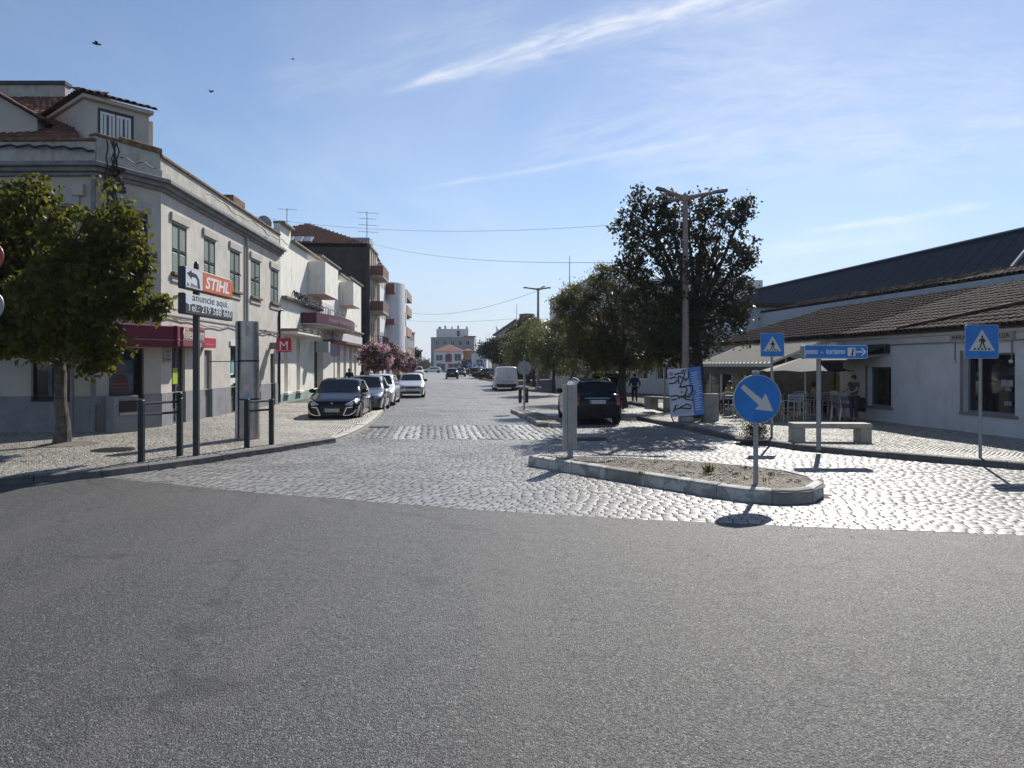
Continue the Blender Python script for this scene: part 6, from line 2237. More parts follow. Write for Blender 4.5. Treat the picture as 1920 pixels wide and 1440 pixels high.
# ---------------------------------------------------------------- vehicles
TYRE = pm('tyre_rubber', (0.016, 0.016, 0.017), 0.85, var=0.2, vscale=12)
RIM = pm('alloy_rim', (0.42, 0.42, 0.43), 0.35, 0.8, var=0.05)
CARGLASS = pm('car_glass', (0.006, 0.007, 0.008), 0.03, var=0.0, spec=0.35)
PLASTIC = pm('black_plastic', (0.014, 0.014, 0.015), 0.6, var=0.15, vscale=10)
LAMPGLASS = pm('headlamp_glass', (0.60, 0.61, 0.62), 0.15, 0.2, var=0.3, vscale=14, coat=1.0)
TAILRED = pm('tail_lamp_red', (0.30, 0.012, 0.015), 0.15, var=0.2, vscale=18, coat=1.0)
CHROME = pm('chrome', (0.65, 0.65, 0.66), 0.15, 1.0, var=0.0)
PLATEW = pm('plate_white', (0.62, 0.62, 0.60), 0.4, var=0.0)


def paint(name, col, metal=0.3):
    dk = max(col) < .03
    return pm(name, col, 0.12 if dk else 0.35, metal, var=0.04, vscale=2, coat=0.0 if dk else 1.0, rvar=0.0 if dk else 0.08, spec=0.3 if dk else 0.5)


WHEELS = {}


def wheel_meshes(r):
    if r not in WHEELS:
        q = MB().lathe([(r * .66, -.10), (r * .93, -.105), (r, -.07), (r, .07), (r * .93, .105), (r * .66, .10)], 26, (0, 0, 0), 'y')
        a = q.mesh('tyre', TYRE, True, angle=40)
        q = MB()
        q.lathe([(r * .66, .08), (r * .66, -.095), (r * .61, -.10), (r * .58, -.05), (r * .2, -.03), (r * .2, .05)], 22, (0, 0, 0), 'y')
        for k in range(5):
            t = 2 * math.pi * k / 5
            ct, st = math.cos(t), math.sin(t)
            pts = []
            for rr, w in ((r * .10, r * .10), (r * .62, r * .07)):
                pts += [(rr * ct - w * st, -.085, rr * st + w * ct), (rr * ct + w * st, -.085, rr * st - w * ct)]
            q.ext([pts[0], pts[1], pts[3], pts[2]], (0, .03, 0))
        q.ball((0, -.09, 0), (r * .13, .02, r * .13), 10)
        b = q.mesh('rim', RIM, False)
        q = MB().lathe([(r * .57, -.02), (r * .57, .06)], 18, (0, 0, 0), 'y')
        c = q.mesh('brake_disc', PLASTIC)
        WHEELS[r] = (a, b, c)
    return WHEELS[r]


def mk(name, me, parent):
    o = bpy.data.objects.new(name, me)
    COL.objects.link(o)
    o.parent = parent
    return o


def interp(x, pts):
    return float(np.interp(x, [p[0] for p in pts], [p[1] for p in pts]))


def patch(bvh, poly, axis, side, off=.006, cuts=3, thick=0.0):
    """a thin panel pressed onto the body: polygon given in the plane across AXIS, cast from outside"""
    bm = bmesh.new()
    vs = []
    for a, b in poly:
        vs.append(bm.verts.new({'x': (0, a, b), 'y': (a, 0, b), 'z': (a, b, 0)}[axis]))
    bm.faces.new(vs)
    bmesh.ops.triangulate(bm, faces=bm.faces[:])
    for _ in range(cuts):
        es = [e for e in bm.edges if e.calc_length() > .16]
        if not es:
            break
        bmesh.ops.subdivide_edges(bm, edges=es, cuts=1, use_grid_fill=True)
        bmesh.ops.triangulate(bm, faces=bm.faces[:])
    for v in bm.verts:
        o = Vector(v.co)
        d = Vector((0, 0, 0))
        i = 'xyz'.index(axis)
        o[i] = 12 * side
        d[i] = -side
        h = bvh.ray_cast(o, d)
        if h[0] is None:
            o[i] = 1.0 * side if axis != 'z' else 1.2
            h = bvh.find_nearest(o)
        n = h[1]
        if n.dot(d) > 0:
            n = -n
        v.co = h[0] + n * off
    q = MB()
    bm.verts.index_update()
    q.add([tuple(v.co) for v in bm.verts], [tuple(v.index for v in f.verts) for f in bm.faces])
    bm.free()
    return q


def car(name, label, group, c, loc, rz, cat='car'):
    """x runs from nose (0) to tail (L) and the car is centred on y"""
    L, W, R = c['L'], c['W'], c['R']
    xf, xr = c['front'], c['rear']
    top, belt, clear = c['top'], c['belt'], c.get('clear', .2)
    body_m = c['paint']
    t = thing(name, label, cat, loc, rz, group)
    Ra = R + .055
    xs = set(np.linspace(0, L, c.get('n', 44)))
    for cx in (xf, xr):
        for k in np.linspace(0, math.pi, 11):
            xs.add(cx + Ra * math.cos(k))
    xs |= {p[0] for p in top} | {.03, .08, .16, L - .03, L - .08, L - .16}
    xs = sorted(x for x in xs if 0 <= x <= L)
    xs = [x for i, x in enumerate(xs) if i == 0 or x - xs[i - 1] > .012]
    plan = c.get('plan') or [(0, .74), (.03, .80), (.10, .87), (.28, .945), (.7, .99), (1.3, 1), (L - 1.2, 1), (L - .5, .975), (L - .16, .93), (L - .05, .89), (L, .85)]
    rings = []
    tumble = c.get('tumble', .40)
    for x in xs:
        w = W / 2 * interp(x, plan)
        zb = clear + (.10 if x < .12 or x > L - .12 else 0) * c.get('lip', .4)
        for cx in (xf, xr):
            if abs(x - cx) < Ra:
                zb = max(zb, R + math.sqrt(Ra * Ra - (x - cx) ** 2))
        zt = interp(x, top)
        zbelt = min(interp(x, belt), zt - .02)
        gh = max(0.0, zt - zbelt - .08)
        k = min(1, gh / .35)
        ys = lambda z: w * (.935 + .065 * math.sin(math.pi * min(1, max(0, (z - .12) / .85))))
        z3 = zbelt - .07
        if z3 < zb + .03:
            z3 = zb + .03
        p = [(ys(zb), zb), (ys(zb + .3 * (z3 - zb)), zb + .3 * (z3 - zb)), (ys(zb + .68 * (z3 - zb)), zb + .68 * (z3 - zb)), (ys(z3), z3), (w * .955, max(zbelt - .015, z3 + .01))]
        yb = w * .915
        roofy = yb - tumble * gh
        hood = [(w * .86, zt - (zt - zbelt) * .45), (w * .66, zt - (zt - zbelt) * .12 + 0), (w * .36, zt), (0, zt + .008)]
        green = [(yb, zbelt + .02), (yb + (roofy - yb) * .93, zt - .07), (roofy * .86, zt - .012), (0, zt + .012)]
        for hq, gq in zip(hood, green):
            p.append((hq[0] * (1 - k) + gq[0] * k, hq[1] * (1 - k) + gq[1] * k))
        rings.append([(x, y, z) for y, z in p] + [(x, -y, z) for y, z in reversed(p[:-1])])
    m = len(rings[0])
    q = MB()
    q.add([v for r in rings for v in r], [(i * m + j, (i + 1) * m + j, (i + 1) * m + j + 1, i * m + j + 1) for i in range(len(rings) - 1) for j in range(m - 1)])
    h = m // 2
    for e in (0, (len(rings) - 1) * m):
        q.f += [(e + j, e + j + 1, e + m - 2 - j, e + m - 1 - j) for j in range(h - 1)] + [(e + h - 1, e + h, e + h + 1)]
        q.m += [0] * h
    body = q.build('body', body_m, t, smooth=True, angle=38)
    bvh = BVHTree.FromPolygons([v.co.copy() for v in body.data.vertices], [tuple(p.vertices) for p in body.data.polygons])
    MB().box(.18, L - .18, -W * .40, W * .40, clear + .02, .5).build('underbody', PLASTIC, t)

    def pt(nm, poly, axis, side, mat, off=.006, parent=t, cuts=3):
        return patch(bvh, poly, axis, side, off, cuts).build(nm, mat, parent, smooth=True, fix=False)
    # wheels
    for cx in (xf, xr):
        for sd in (-1, 1):
            wh = mk('wheel', wheel_meshes(R)[0], t)
            wh.location = (cx, sd * (W / 2 - .125), R)
            if sd > 0:
                wh.rotation_euler = (0, 0, math.pi)
            mk('rim', wheel_meshes(R)[1], wh)
            mk('brake_disc', wheel_meshes(R)[2], wh)
    # glass all round
    a0, a1, a2, a3 = c['screen']      # windscreen base, roof front, roof rear, rear glass base (x)
    zr = interp((a1 + a2) / 2, top)
    yw, yt_ = W * .41, W * .285
    za0, za1 = interp(a0, top), interp(a1, top)
    pt('windscreen', [(-yw, za0 + .035), (yw, za0 + .035), (yt_, za1 - .035), (0, za1 - .02), (-yt_, za1 - .035)], 'x', -1, CARGLASS, .007)
    za2, za3 = interp(a2, top), interp(a3, top)
    if not c.get('van'):
        pt('rear_window', [(-yw * .96, za3 + .05), (yw * .96, za3 + .05), (yt_, za2 - .05), (-yt_, za2 - .05)], 'x', 1, CARGLASS, .007)
    for sd in (-1, 1):
        for wpoly in c['side']:
            pt('side_window', wpoly, 'y', sd, CARGLASS, .005)
        for dpoly, hx in c.get('doors', []):
            d = pt('door', dpoly, 'y', sd, body_m, .008)
            hz = interp(hx, belt) - .12
            hit = bvh.ray_cast(Vector((hx, sd * 5, hz)), Vector((0, -sd, 0)))[0]
            if hit:
                MB().box(hx - .08, hx + .08, hit.y - .02 + sd * .012, hit.y + .02 + sd * .012, hz - .014, hz + .014).build('handle', c.get('handle', body_m), d, bevel=.006)
        mx = a0 + .32
        mz = interp(mx, belt) + .10
        hit = bvh.ray_cast(Vector((mx, sd * 5, mz)), Vector((0, -sd, 0)))[0]
        my = abs(hit.y) if hit else W * .45
        q = MB().ball((mx, sd * (my + .14), mz), (.075, .125, .08), 10)
        q.tube([(mx, sd * (my - .02), mz - .05), (mx, sd * (my + .08), mz - .03)], .03, 6)
        q.build('mirror', c.get('mirror', body_m), t, smooth=True)
    for nm, poly, axis, side, mat, off in c.get('bits', []):
        pt(nm, poly, axis, side, mat, off)
    # number plate
    for side, pz in ((-1, c.get('plate_f')), (1, c.get('plate_r'))):
        if pz is None:
            continue
        hit = bvh.ray_cast(Vector((12 * side, 0, pz)), Vector((-side, 0, 0)))[0]
        px_ = hit.x + side * .02
        pl_ = MB().box(px_ - .006, px_ + .006, -.26, .26, pz - .057, pz + .057).build('number_plate', PLATEW, t, bevel=.004)
        s2 = side
        MB().box(px_ + s2 * .0062, px_ + s2 * .0072, -.255 if s2 > 0 else .21, -.21 if s2 > 0 else .255, pz - .05, pz + .05).build('blue_band', pm('plate_blue', (0.02, 0.08, 0.4), .4, var=0), pl_)
        MB().box(px_ + s2 * .0062, px_ + s2 * .0072, .21 if s2 > 0 else -.255, .255 if s2 > 0 else -.21, pz - .05, pz + .05).build('yellow_band', pm('plate_yellow', (0.65, 0.38, 0.04), .4, var=0), pl_)
        text(c['plate'], .095, BLACK, pl_, (px_ + s2 * .0075, -.19 if s2 > 0 else .19, pz - .034), rot=(rad(90), 0, rad(90 if s2 > 0 else -90)), width=.38, ext=.0006)
    if c.get('rails'):
        for sd in (-1, 1):
            pts = []
            for x in np.linspace(a1 + .15, a2 - .1, 8):
                hit = bvh.ray_cast(Vector((x, sd * W * .30, 5)), Vector((0, 0, -1)))[0]
                if hit:
                    pts.append((x, hit.y, hit.z + (.045 if a1 + .2 < x < a2 - .2 else .0)))
            MB().tube(pts, .02, 6).build('roof_rail', CHROME if c['rails'] == 'chrome' else PLASTIC, t, smooth=True)
    return t, bvh, pt


def hatch_cfg(L=4.1, W=1.75, Hh=1.46, col=None, plate='00-00-AA', R=.31, rails=False, estate=False, bits=(), **kw):
    roof_r = L - (.45 if estate else .75)
    top = [(0, .60), (.03, .66), (.10, .72), (.35, .80), (.80, .90), (1.08, .965), (1.30, 1.08), (1.88, Hh - .05), (2.15, Hh - .005), (2.6, Hh), (roof_r - .35, Hh - .03), (roof_r, Hh - .09), (L - .28, 1.06), (L - .12, .98), (L - .05, .88), (L, .80)]
    belt = [(0, .56), (.10, .67), (.8, .86), (1.1, .92), (2.2, .94), (L - .8, 1.0), (L - .15, .96), (L, .78)]
    c = dict(L=L, W=W, R=R, front=.82, rear=L - .78, top=top, belt=belt, paint=col, plate=plate, screen=(1.10, 1.90, roof_r - .06, L - .26), rails=rails,
             side=[[(1.50, .985), (2.02, Hh - .12), (2.38, Hh - .085), (2.38, .985)], [(2.45, .985), (2.45, Hh - .085), (roof_r - .55, Hh - .12), (roof_r - .38, 1.04)]],
             doors=[([(1.28, .30), (1.28, .86), (2.40, .90), (2.40, .30)], 2.22), ([(2.43, .30), (2.43, .90), (L - 1.0, .95), (L - 1.16, .62), (L - 1.28, .30)], L - 1.30)], plate_f=.40, plate_r=.80, bits=list(bits))
    c.update(kw)
    return c


def front_bits(W, lampmat=LAMPGLASS, grille=PLASTIC, low=PLASTIC, style=0):
    w = W / 2
    b = []
    for s in (-1, 1):
        if style == 0:       # swept-back lamps
            b.append(('headlamp', [(s * w * .40, .63), (s * w * .50, .71), (s * w * .86, .79), (s * w * .90, .74), (s * w * .80, .60), (s * w * .55, .57)], 'x', -1, lampmat, .008))
        else:
            b.append(('headlamp', [(s * w * .46, .62), (s * w * .46, .72), (s * w * .84, .76), (s * w * .86, .62)], 'x', -1, lampmat, .008))
    return b


# --- black hatchback, nearest parked car
BLACKPAINT = paint('black_car_paint', (0.005, 0.0055, 0.007), .0)
W_ = 1.81
bits = []
for s in (-1, 1):
    bits += [('headlamp', [(s * .42, .60), (s * .50, .66), (s * .72, .755), (s * .84, .79), (s * .86, .74), (s * .80, .62), (s * .66, .575)], 'x', -1, LAMPGLASS, .008),
             ('bumper_trim', [(s * .36, .25), (s * .40, .25), (s * .51, .50), (s * .80, .52), (s * .80, .545), (s * .48, .535)], 'x', -1, CHROME, .014),
             ('bumper_trim', [(s * .38, .235), (s * .58, .245), (s * .74, .33), (s * .80, .44), (s * .77, .45), (s * .71, .35), (s * .57, .268), (s * .38, .26)], 'x', -1, CHROME, .014),
             ('air_intake', [(s * .43, .27), (s * .57, .28), (s * .70, .36), (s * .75, .49), (s * .53, .48)], 'x', -1, PLASTIC, .007)]
bits += [('grille', [(-.42, .50), (.42, .50), (.36, .565), (-.36, .565)], 'x', -1, PLASTIC, .007), ('lower_grille', [(-.34, .22), (.34, .22), (.40, .34), (-.40, .34)], 'x', -1, PLASTIC, .007)]
cfg = hatch_cfg(4.3, W_, 1.47, BLACKPAINT, '40-LZ-87', .32, bits=bits, plate_f=.42)
loc = G(622, 793)
DIRS = math.atan2(1, -.085)       # cars parked along the left kerb point towards the camera, tail away
meg, bvh, pt = car('parked_car', 'black hatchback at the head of the parked row with a pale-trimmed bumper', 'cars parked along the left kerb', cfg, (loc.x, loc.y, 0), DIRS)
hit = bvh.ray_cast(Vector((-5, 0, .66)), Vector((1, 0, 0)))[0]
q = MB()
d_ = [(0, .055), (.035, 0), (0, -.055), (-.035, 0)]
q.ext([(hit.x - .012, y, .645 + z) for y, z in d_], (.008, 0, 0))
q.build('diamond_badge', CHROME, meg)
# --- grey hatchback behind it
GREYPAINT = paint('grey_car_paint', (0.055, 0.058, 0.065), .5)
loc = G(672, 776)
cfg = hatch_cfg(4.0, 1.73, 1.5, GREYPAINT, '23-HB-61', .30, bits=front_bits(1.73) + [('grille', [(-.5, .38), (.5, .38), (.42, .50), (-.42, .50)], 'x', -1, PLASTIC, .008)])
car('parked_car', 'dark grey hatchback parked second, close behind the black one', 'cars parked along the left kerb', cfg, (loc.x + .05, 28.5, 0), DIRS)
# --- white estate third in the row
WHITEPAINT = paint('white_car_paint', (0.66, 0.66, 0.65), .0)
cfg = hatch_cfg(4.6, 1.75, 1.5, WHITEPAINT, '71-19-SC', .31, rails='black', estate=True, bits=front_bits(1.75, style=1) + [('grille', [(-.42, .60), (.42, .60), (.40, .71), (-.40, .71)], 'x', -1, PLASTIC, .008), ('lower_bumper', [(-.8, .24), (.8, .24), (.84, .46), (-.84, .46)], 'x', -1, PLASTIC, .006)], mirror=WHITEPAINT)
car('parked_car', 'white estate with roof rails parked third in the left row', 'cars parked along the left kerb', cfg, (at(704, 33.2).x, 33.2, 0), DIRS)
# --- silver car driving towards us
SILVER = paint('silver_car_paint', (0.52, 0.51, 0.49), .35)
bits = front_bits(1.69) + [('grille', [(-.34, .56), (.34, .56), (.44, .655), (-.44, .655)], 'x', -1, PLASTIC, .008), ('lower_grille', [(-.62, .26), (.62, .26), (.50, .40), (-.50, .40)], 'x', -1, PLASTIC, .010)]
for s in (-1, 1):
    bits.insert(0, ('lamp_surround', [(s * .31, .61), (s * .40, .735), (s * .74, .80), (s * .79, .74), (s * .70, .565), (s * .44, .545)], 'x', -1, PLASTIC, .005))
for s in (-1, 1):
    bits.append(('fog_intake', [(s * .56, .28), (s * .80, .32), (s * .76, .46), (s * .60, .42)], 'x', -1, PLASTIC, .008))
cfg = hatch_cfg(4.05, 1.69, 1.44, SILVER, '44-HX-39', .30, bits=bits, plate_f=.47, mirror=PLASTIC)
loc = G(771, 746)
car('driving_car', 'silver hatchback driving towards the camera along the left kerb', 'cars on the road', cfg, (loc.x, loc.y - .3, 0), math.atan2(1, -.11))
# --- far white car behind it and distant traffic: same body, new paint
cfgw = hatch_cfg(4.2, 1.78, 1.62, WHITEPAINT, '66-08-MN', .32, bits=front_bits(1.78) + [('grille', [(-.4, .55), (.4, .55), (.42, .66), (-.42, .66)], 'x', -1, PLASTIC, .008)], doors=[])
car('driving_car', 'pale boxy car far down the left kerb facing the camera', 'cars on the road', cfgw, (at(785, 130).x, 130, 0), math.atan2(1, -.12))
car('parked_car', 'distant white car standing crosswise where the street ends', 'cars parked at the far end', hatch_cfg(4.5, 1.75, 1.45, WHITEPAINT, '12-20-PT', .31, estate=True, doors=[]), (at(793, 170).x, 170, 0), rad(5))
# --- dark cars: rear views
tailb = lambda w, z0=.78, z1=1.0, m=TAILRED: [('tail_lamp', [(s * w * .72, z0), (s * w * .66, z1), (s * w * .92, z1 + .02), (s * w * .94, z0)], 'x', 1, m, .008) for s in (-1, 1)]
DARKRED = paint('dark_red_car_paint', (0.06, 0.008, 0.01), .3)
DARKBLUE = paint('dark_blue_car_paint', (0.008, 0.011, 0.02), .0)
AWAY = math.atan2(-1, .09)        # nose away from the camera
cfgd = hatch_cfg(4.1, 1.76, 1.52, DARKBLUE, '90-AB-15', .31, bits=tailb(.88) + [('rear_bumper', [(-.8, .34), (.8, .34), (.82, .52), (-.82, .52)], 'x', 1, PLASTIC, .007)], doors=[])


def rear_at(px, py, tail=0.0):
    """road point under a car's tail seen at px, py"""
    return G(px, py)


def place_away(nm, label, group, cfg, px, py, lean=0.09):
    p = rear_at(px, py)
    d = Vector((-lean, 1, 0)).normalized()
    rz = math.atan2(-d.y, -d.x)
    o = p + d * cfg['L']
    return car(nm, label, group, cfg, (o.x, o.y, 0), rz)


place_away('driving_car', 'small dark hatchback driving away in the middle of the far road', 'cars on the road', cfgd, 848, 711, .11)
cfgf = hatch_cfg(4.3, 1.8, 1.48, BLACKPAINT, '18-ZE-40', .31, bits=front_bits(1.8, style=1), doors=[])
car('driving_car', 'black car coming towards us just right of the small dark hatchback', 'cars on the road', cfgf, (at(864, 116).x, 116, 0), math.atan2(1, -.11))
# parked rows far right
g_ = 'cars parked on the far right'
far = [('dark hatchback parked first in the far right row behind the signs', BLACKPAINT, 905, 712, -.55), ('dark red hatchback parked in the far right row next to the white van', DARKRED, 921, 713, -.5),
       ('dark blue hatchback parked between the red one and the van', DARKBLUE, 930, 714, -.45)]
for lab, col, px, py, ln in far:
    cf = hatch_cfg(4.0, 1.74, 1.5, col, '55-RT-02', .31, bits=tailb(.87), doors=[])
    place_away('parked_car', lab, g_, cf, px, py, ln)
cfe = hatch_cfg(4.6, 1.76, 1.47, DARKBLUE, '33-CD-08', .31, estate=True, doors=[])
car('parked_car', 'dark estate standing side-on beyond the far right row', g_, cfe, (at(884, 104).x, 104, 0), rad(4))
car('parked_car', 'black saloon at the far left of the right-hand parked group', g_, hatch_cfg(4.4, 1.76, 1.42, BLACKPAINT, '61-PQ-77', .31, doors=[], bits=tailb(.88)), (at(862, 136).x, 136, 0), rad(20))
car('parked_car', 'pale car roof showing behind the black saloon in the distance', g_, hatch_cfg(4.4, 1.76, 1.5, SILVER, '09-MM-31', .31, doors=[], bits=tailb(.88)), (at(872, 150).x, 150, 0), rad(12))
# --- dark estate beside the island (rear view)
NAVY = paint('navy_black_car_paint', (0.006, 0.007, 0.011), .0)
Wm = 1.73
bits = tailb(.86, .66, .98) + [('rear_bumper', [(-.80, .28), (.80, .28), (.83, .55), (-.83, .55)], 'x', 1, NAVY, .02), ('plate_recess', [(-.42, .66), (.42, .66), (.42, .84), (-.42, .84)], 'x', 1, PLASTIC, .005),
                                ('boot_strip', [(-.40, .86), (.40, .86), (.40, .885), (-.40, .885)], 'x', 1, CHROME, .012), ('roof_spoiler', [(-.55, 1.365), (.55, 1.365), (.52, 1.40), (-.52, 1.40)], 'x', 1, BLACKPAINT, .03)]
cfg = hatch_cfg(4.5, Wm, 1.47, NAVY, '27-EM-98', .315, rails='chrome', estate=True, bits=bits, plate_f=None, plate_r=.76, belt=[(0, .56), (.10, .67), (.8, .86), (1.1, .92), (2.2, .93), (3.7, .95), (4.35, .94), (4.5, .74)])
place_away('parked_car', 'dark estate seen from behind beside the small island with red tail lamps', 'dark cars by the island', cfg, 1121, 798, .045)
# dark tall car ahead of it
cfg = hatch_cfg(4.4, 1.82, 1.66, BLACKPAINT, '85-TU-21', .34, rails='black', estate=True, bits=tailb(.9, .8, 1.1), doors=[([(1.28, .36), (1.28, .86), (2.40, .90), (2.40, .36)], 2.22)])
place_away('parked_car', 'black tall car parked under the trees ahead of the dark estate', 'dark cars by the island', cfg, 1140, 768, .05)
# --- white van
Hv = 1.82
top = [(0, .70), (.03, .78), (.12, .86), (.5, .98), (.85, 1.08), (1.0, 1.16), (1.65, Hv - .10), (1.9, Hv - .02), (2.4, Hv), (4.25, Hv - .01), (4.36, Hv - .05), (4.41, Hv - .35), (4.43, 1.2), (4.44, .9)]
belt = [(0, .64), (.12, .8), (.85, 1.0), (1.2, 1.02), (4.38, 1.04), (4.44, .86)]
vb = [('tail_lamp', [(s * .80, .86), (s * .80, 1.28), (s * .885, 1.28), (s * .885, .86)], 'x', 1, TAILRED, .01) for s in (-1, 1)]
vb += [('rear_bumper', [(-.86, .26), (.86, .26), (.86, .52), (-.86, .52)], 'x', 1, PLASTIC, .03), ('door_seam', [(-.006, .56), (.006, .56), (.006, 1.66), (-.006, 1.66)], 'x', 1, PLASTIC, .006), ('door_handle', [(.10, .98), (.28, .98), (.28, 1.04), (.10, 1.04)], 'x', 1, PLASTIC, .02),
       ('rear_door', [(-.72, .56), (-.02, .56), (-.02, 1.62), (-.70, 1.62)], 'x', 1, WHITEPAINT, .010), ('rear_door', [(.02, .56), (.72, .56), (.70, 1.62), (.02, 1.62)], 'x', 1, WHITEPAINT, .010),
       ('badge', [(.34, .66), (.52, .66), (.52, .71), (.34, .71)], 'x', 1, PLASTIC, .02)]
cfg = dict(L=4.44, W=1.80, R=.31, front=.85, rear=3.6, top=top, belt=belt, paint=WHITEPAINT, plate='52-XM-77', screen=(1.0, 1.7, 4.3, 4.42), van=True, tumble=.14,
           side=[[(1.35, 1.06), (1.85, Hv - .14), (2.3, Hv - .12), (2.3, 1.06)]], doors=[([(1.2, .34), (1.2, .96), (2.36, .98), (2.36, .34)], 2.2)], plate_f=None, plate_r=.60, bits=vb,
           plan=[(0, .74), (.03, .80), (.10, .87), (.28, .945), (.7, .99), (1.3, 1), (4.0, 1), (4.3, .985), (4.40, .965), (4.44, .95)])
cfg['plate_r'] = .70
p = G(950, 733)
d = Vector((-.085, 1, 0)).normalized()
o = p + d * 4.44
car('parked_van', 'white panel van seen from behind, parked by the right kerb', None, cfg, (o.x, o.y, 0), math.atan2(-d.y, -d.x), cat='van')
# ---------------------------------------------------------------- trees and plants
LEAFGREEN = leafmat('yellow_green_leaf', (0.030, 0.044, 0.009), (0.130, 0.130, 0.020), .43)  # leaf tones run from dark to yellowish green
LEAFDARK = leafmat('dark_evergreen_leaf', (0.024, 0.027, 0.013), (0.070, 0.070, 0.036), .24, .45)
LEAFOLIVE = leafmat('olive_leaf', (0.045, 0.050, 0.016), (0.150, 0.145, 0.050), .36)
LEAFPALE = leafmat('pale_olive_leaf', (0.055, 0.066, 0.026), (0.175, 0.185, 0.075), .38)
PINK = leafmat('pink_blossom', (0.55, 0.17, 0.29), (0.80, 0.44, 0.54), .4)
LEAFMYRTLE = leafmat('myrtle_leaf', (0.035, 0.030, 0.014), (0.080, 0.060, 0.022), .25)
WEED = leafmat('weed_leaf', (0.05, 0.06, 0.015), (0.12, 0.13, 0.03), .3)


def leaves(cent, size, droop=0.25, seed=1, aspect=.5):
    """one small folded leaf per centre: two quads sharing a midrib"""
    r = np.random.default_rng(seed)
    n = len(cent)
    d = r.normal(size=(n, 3))
    d[:, 2] -= droop * 2
    d /= np.linalg.norm(d, axis=1)[:, None]
    u = np.cross(d, r.normal(size=(n, 3)))
    u /= np.linalg.norm(u, axis=1)[:, None] + 1e-9
    w = np.cross(d, u)
    L = size * r.uniform(.65, 1.25, n)[:, None]
    a = aspect
    fold = w * L * .16
    p0, p3 = cent, cent + d * L
    m = cent + d * L * .45
    V = np.stack([p0, m + u * L * a * .5 + fold, p3, m - u * L * a * .5 + fold, m], 1).reshape(-1, 3)
    b = (np.arange(n) * 5)[:, None]
    Q = np.concatenate([b + np.array([[0, 4, 2, 1]]), b + np.array([[0, 3, 2, 4]])], 0)
    return V, Q


def clump_points(blobs, n_clump, per, cr, seed, shell=.55):
    """blobs: (cx,cy,cz,rx,ry,rz,weight); leaf positions gathered in clumps towards the outside of each blob"""
    r = np.random.default_rng(seed)
    B = np.array(blobs, float)
    wt = B[:, 6] * (B[:, 3] * B[:, 4] * B[:, 5]) ** .75
    k = r.choice(len(B), n_clump, p=wt / wt.sum())
    d = r.normal(size=(n_clump, 3))
    d /= np.linalg.norm(d, axis=1)[:, None]
    rr = r.uniform(shell ** 3, 1.1, n_clump) ** (1 / 3)
    C_ = B[k, :3] + d * rr[:, None] * B[k, 3:6]
    csz = cr * r.uniform(.5, 1.35, n_clump)
    m = (per * r.uniform(.4, 1.5, n_clump)).astype(int) + 1
    idx = np.repeat(np.arange(n_clump), m)
    off = r.normal(size=(len(idx), 3)) * .5
    pts = C_[idx] + off * csz[idx][:, None] * np.array([1, 1, .8])
    return C_, pts, k


def tree(name, label, base, z0, trunk, limbs, blobs, n_clump, per, cr, leaf, lmat, bark, seed, group=None, cat='tree', twig=.35, bloom=None, droop=.25, tr=.16, aspect=.5, shell=.55):
    """trunk: list of points relative to base; blobs relative to base"""
    t = thing(name, label, cat, (base[0], base[1], z0), 0, group)
    q = MB()
    n = len(trunk)
    rs = [tr * (1.45 if i == 0 else 1.1 - .45 * i / (n - 1)) for i in range(n)]
    q.tube(trunk, rs, 10)
    C_, pts, k = clump_points(blobs, n_clump, per, cr, seed, shell)
    r = random.Random(seed)
    tip = Vector(trunk[-1])
    for li in limbs:
        q.tube([trunk[-1] if len(li) < 3 else li[0]] + list(li[-2:]), [tr * .55, tr * .34, tr * .1], 7)
    for b in blobs:
        c = Vector(b[:3])
        mid = tip.lerp(c, .55) + Vector((r.uniform(-.2, .2), r.uniform(-.2, .2), r.uniform(0, .25)))
        q.tube([tip, mid, c], [tr * .5, tr * .28, tr * .10], 6)
    for i in range(0, len(C_), max(1, int(1 / max(.02, twig)))):
        b = Vector(blobs[k[i]][:3])
        e = Vector(C_[i])
        mid = b.lerp(e, .5) + Vector((r.uniform(-.1, .1), r.uniform(-.1, .1), r.uniform(-.02, .12)))
        q.tube([b, mid, e], [tr * .10, tr * .07, tr * .035], 4, cap=False)
    q.build('trunk', bark, t, smooth=True, fix=False)
    V, Q = leaves(pts, leaf, droop, seed, aspect)
    o = bpy.data.objects.new('crown', fastmesh('crown', V, Q, lmat))
    COL.objects.link(o)
    o.parent = t
    if bloom:
        bl, nb_, per_, cr_, sz_ = bloom
        C2, p2, _ = clump_points(bl, nb_, per_, cr_, seed + 99, .8)
        V, Q = leaves(p2, sz_, 0, seed + 3, .8)
        o = bpy.data.objects.new('blossom', fastmesh('blossom', V, Q, PINK))
        COL.objects.link(o)
        o.parent = t
    return t


def pxblobs(lst, Y, base, z0, depth=.9):
    """(px,py,rx px,ry px[,dy[,w]]) -> blobs relative to the base"""
    out = []
    for b in lst:
        px, py, rx, ry = b[:4]
        dy = b[4] if len(b) > 4 else 0
        w = b[5] if len(b) > 5 else 1
        p = P(px, py, Y + dy)
        k = (Y + dy) / F
        out.append((p.x - base[0], Y + dy - base[1], p.z - z0, rx * k, (rx + ry) * .5 * k * depth, ry * k, w))
    return out


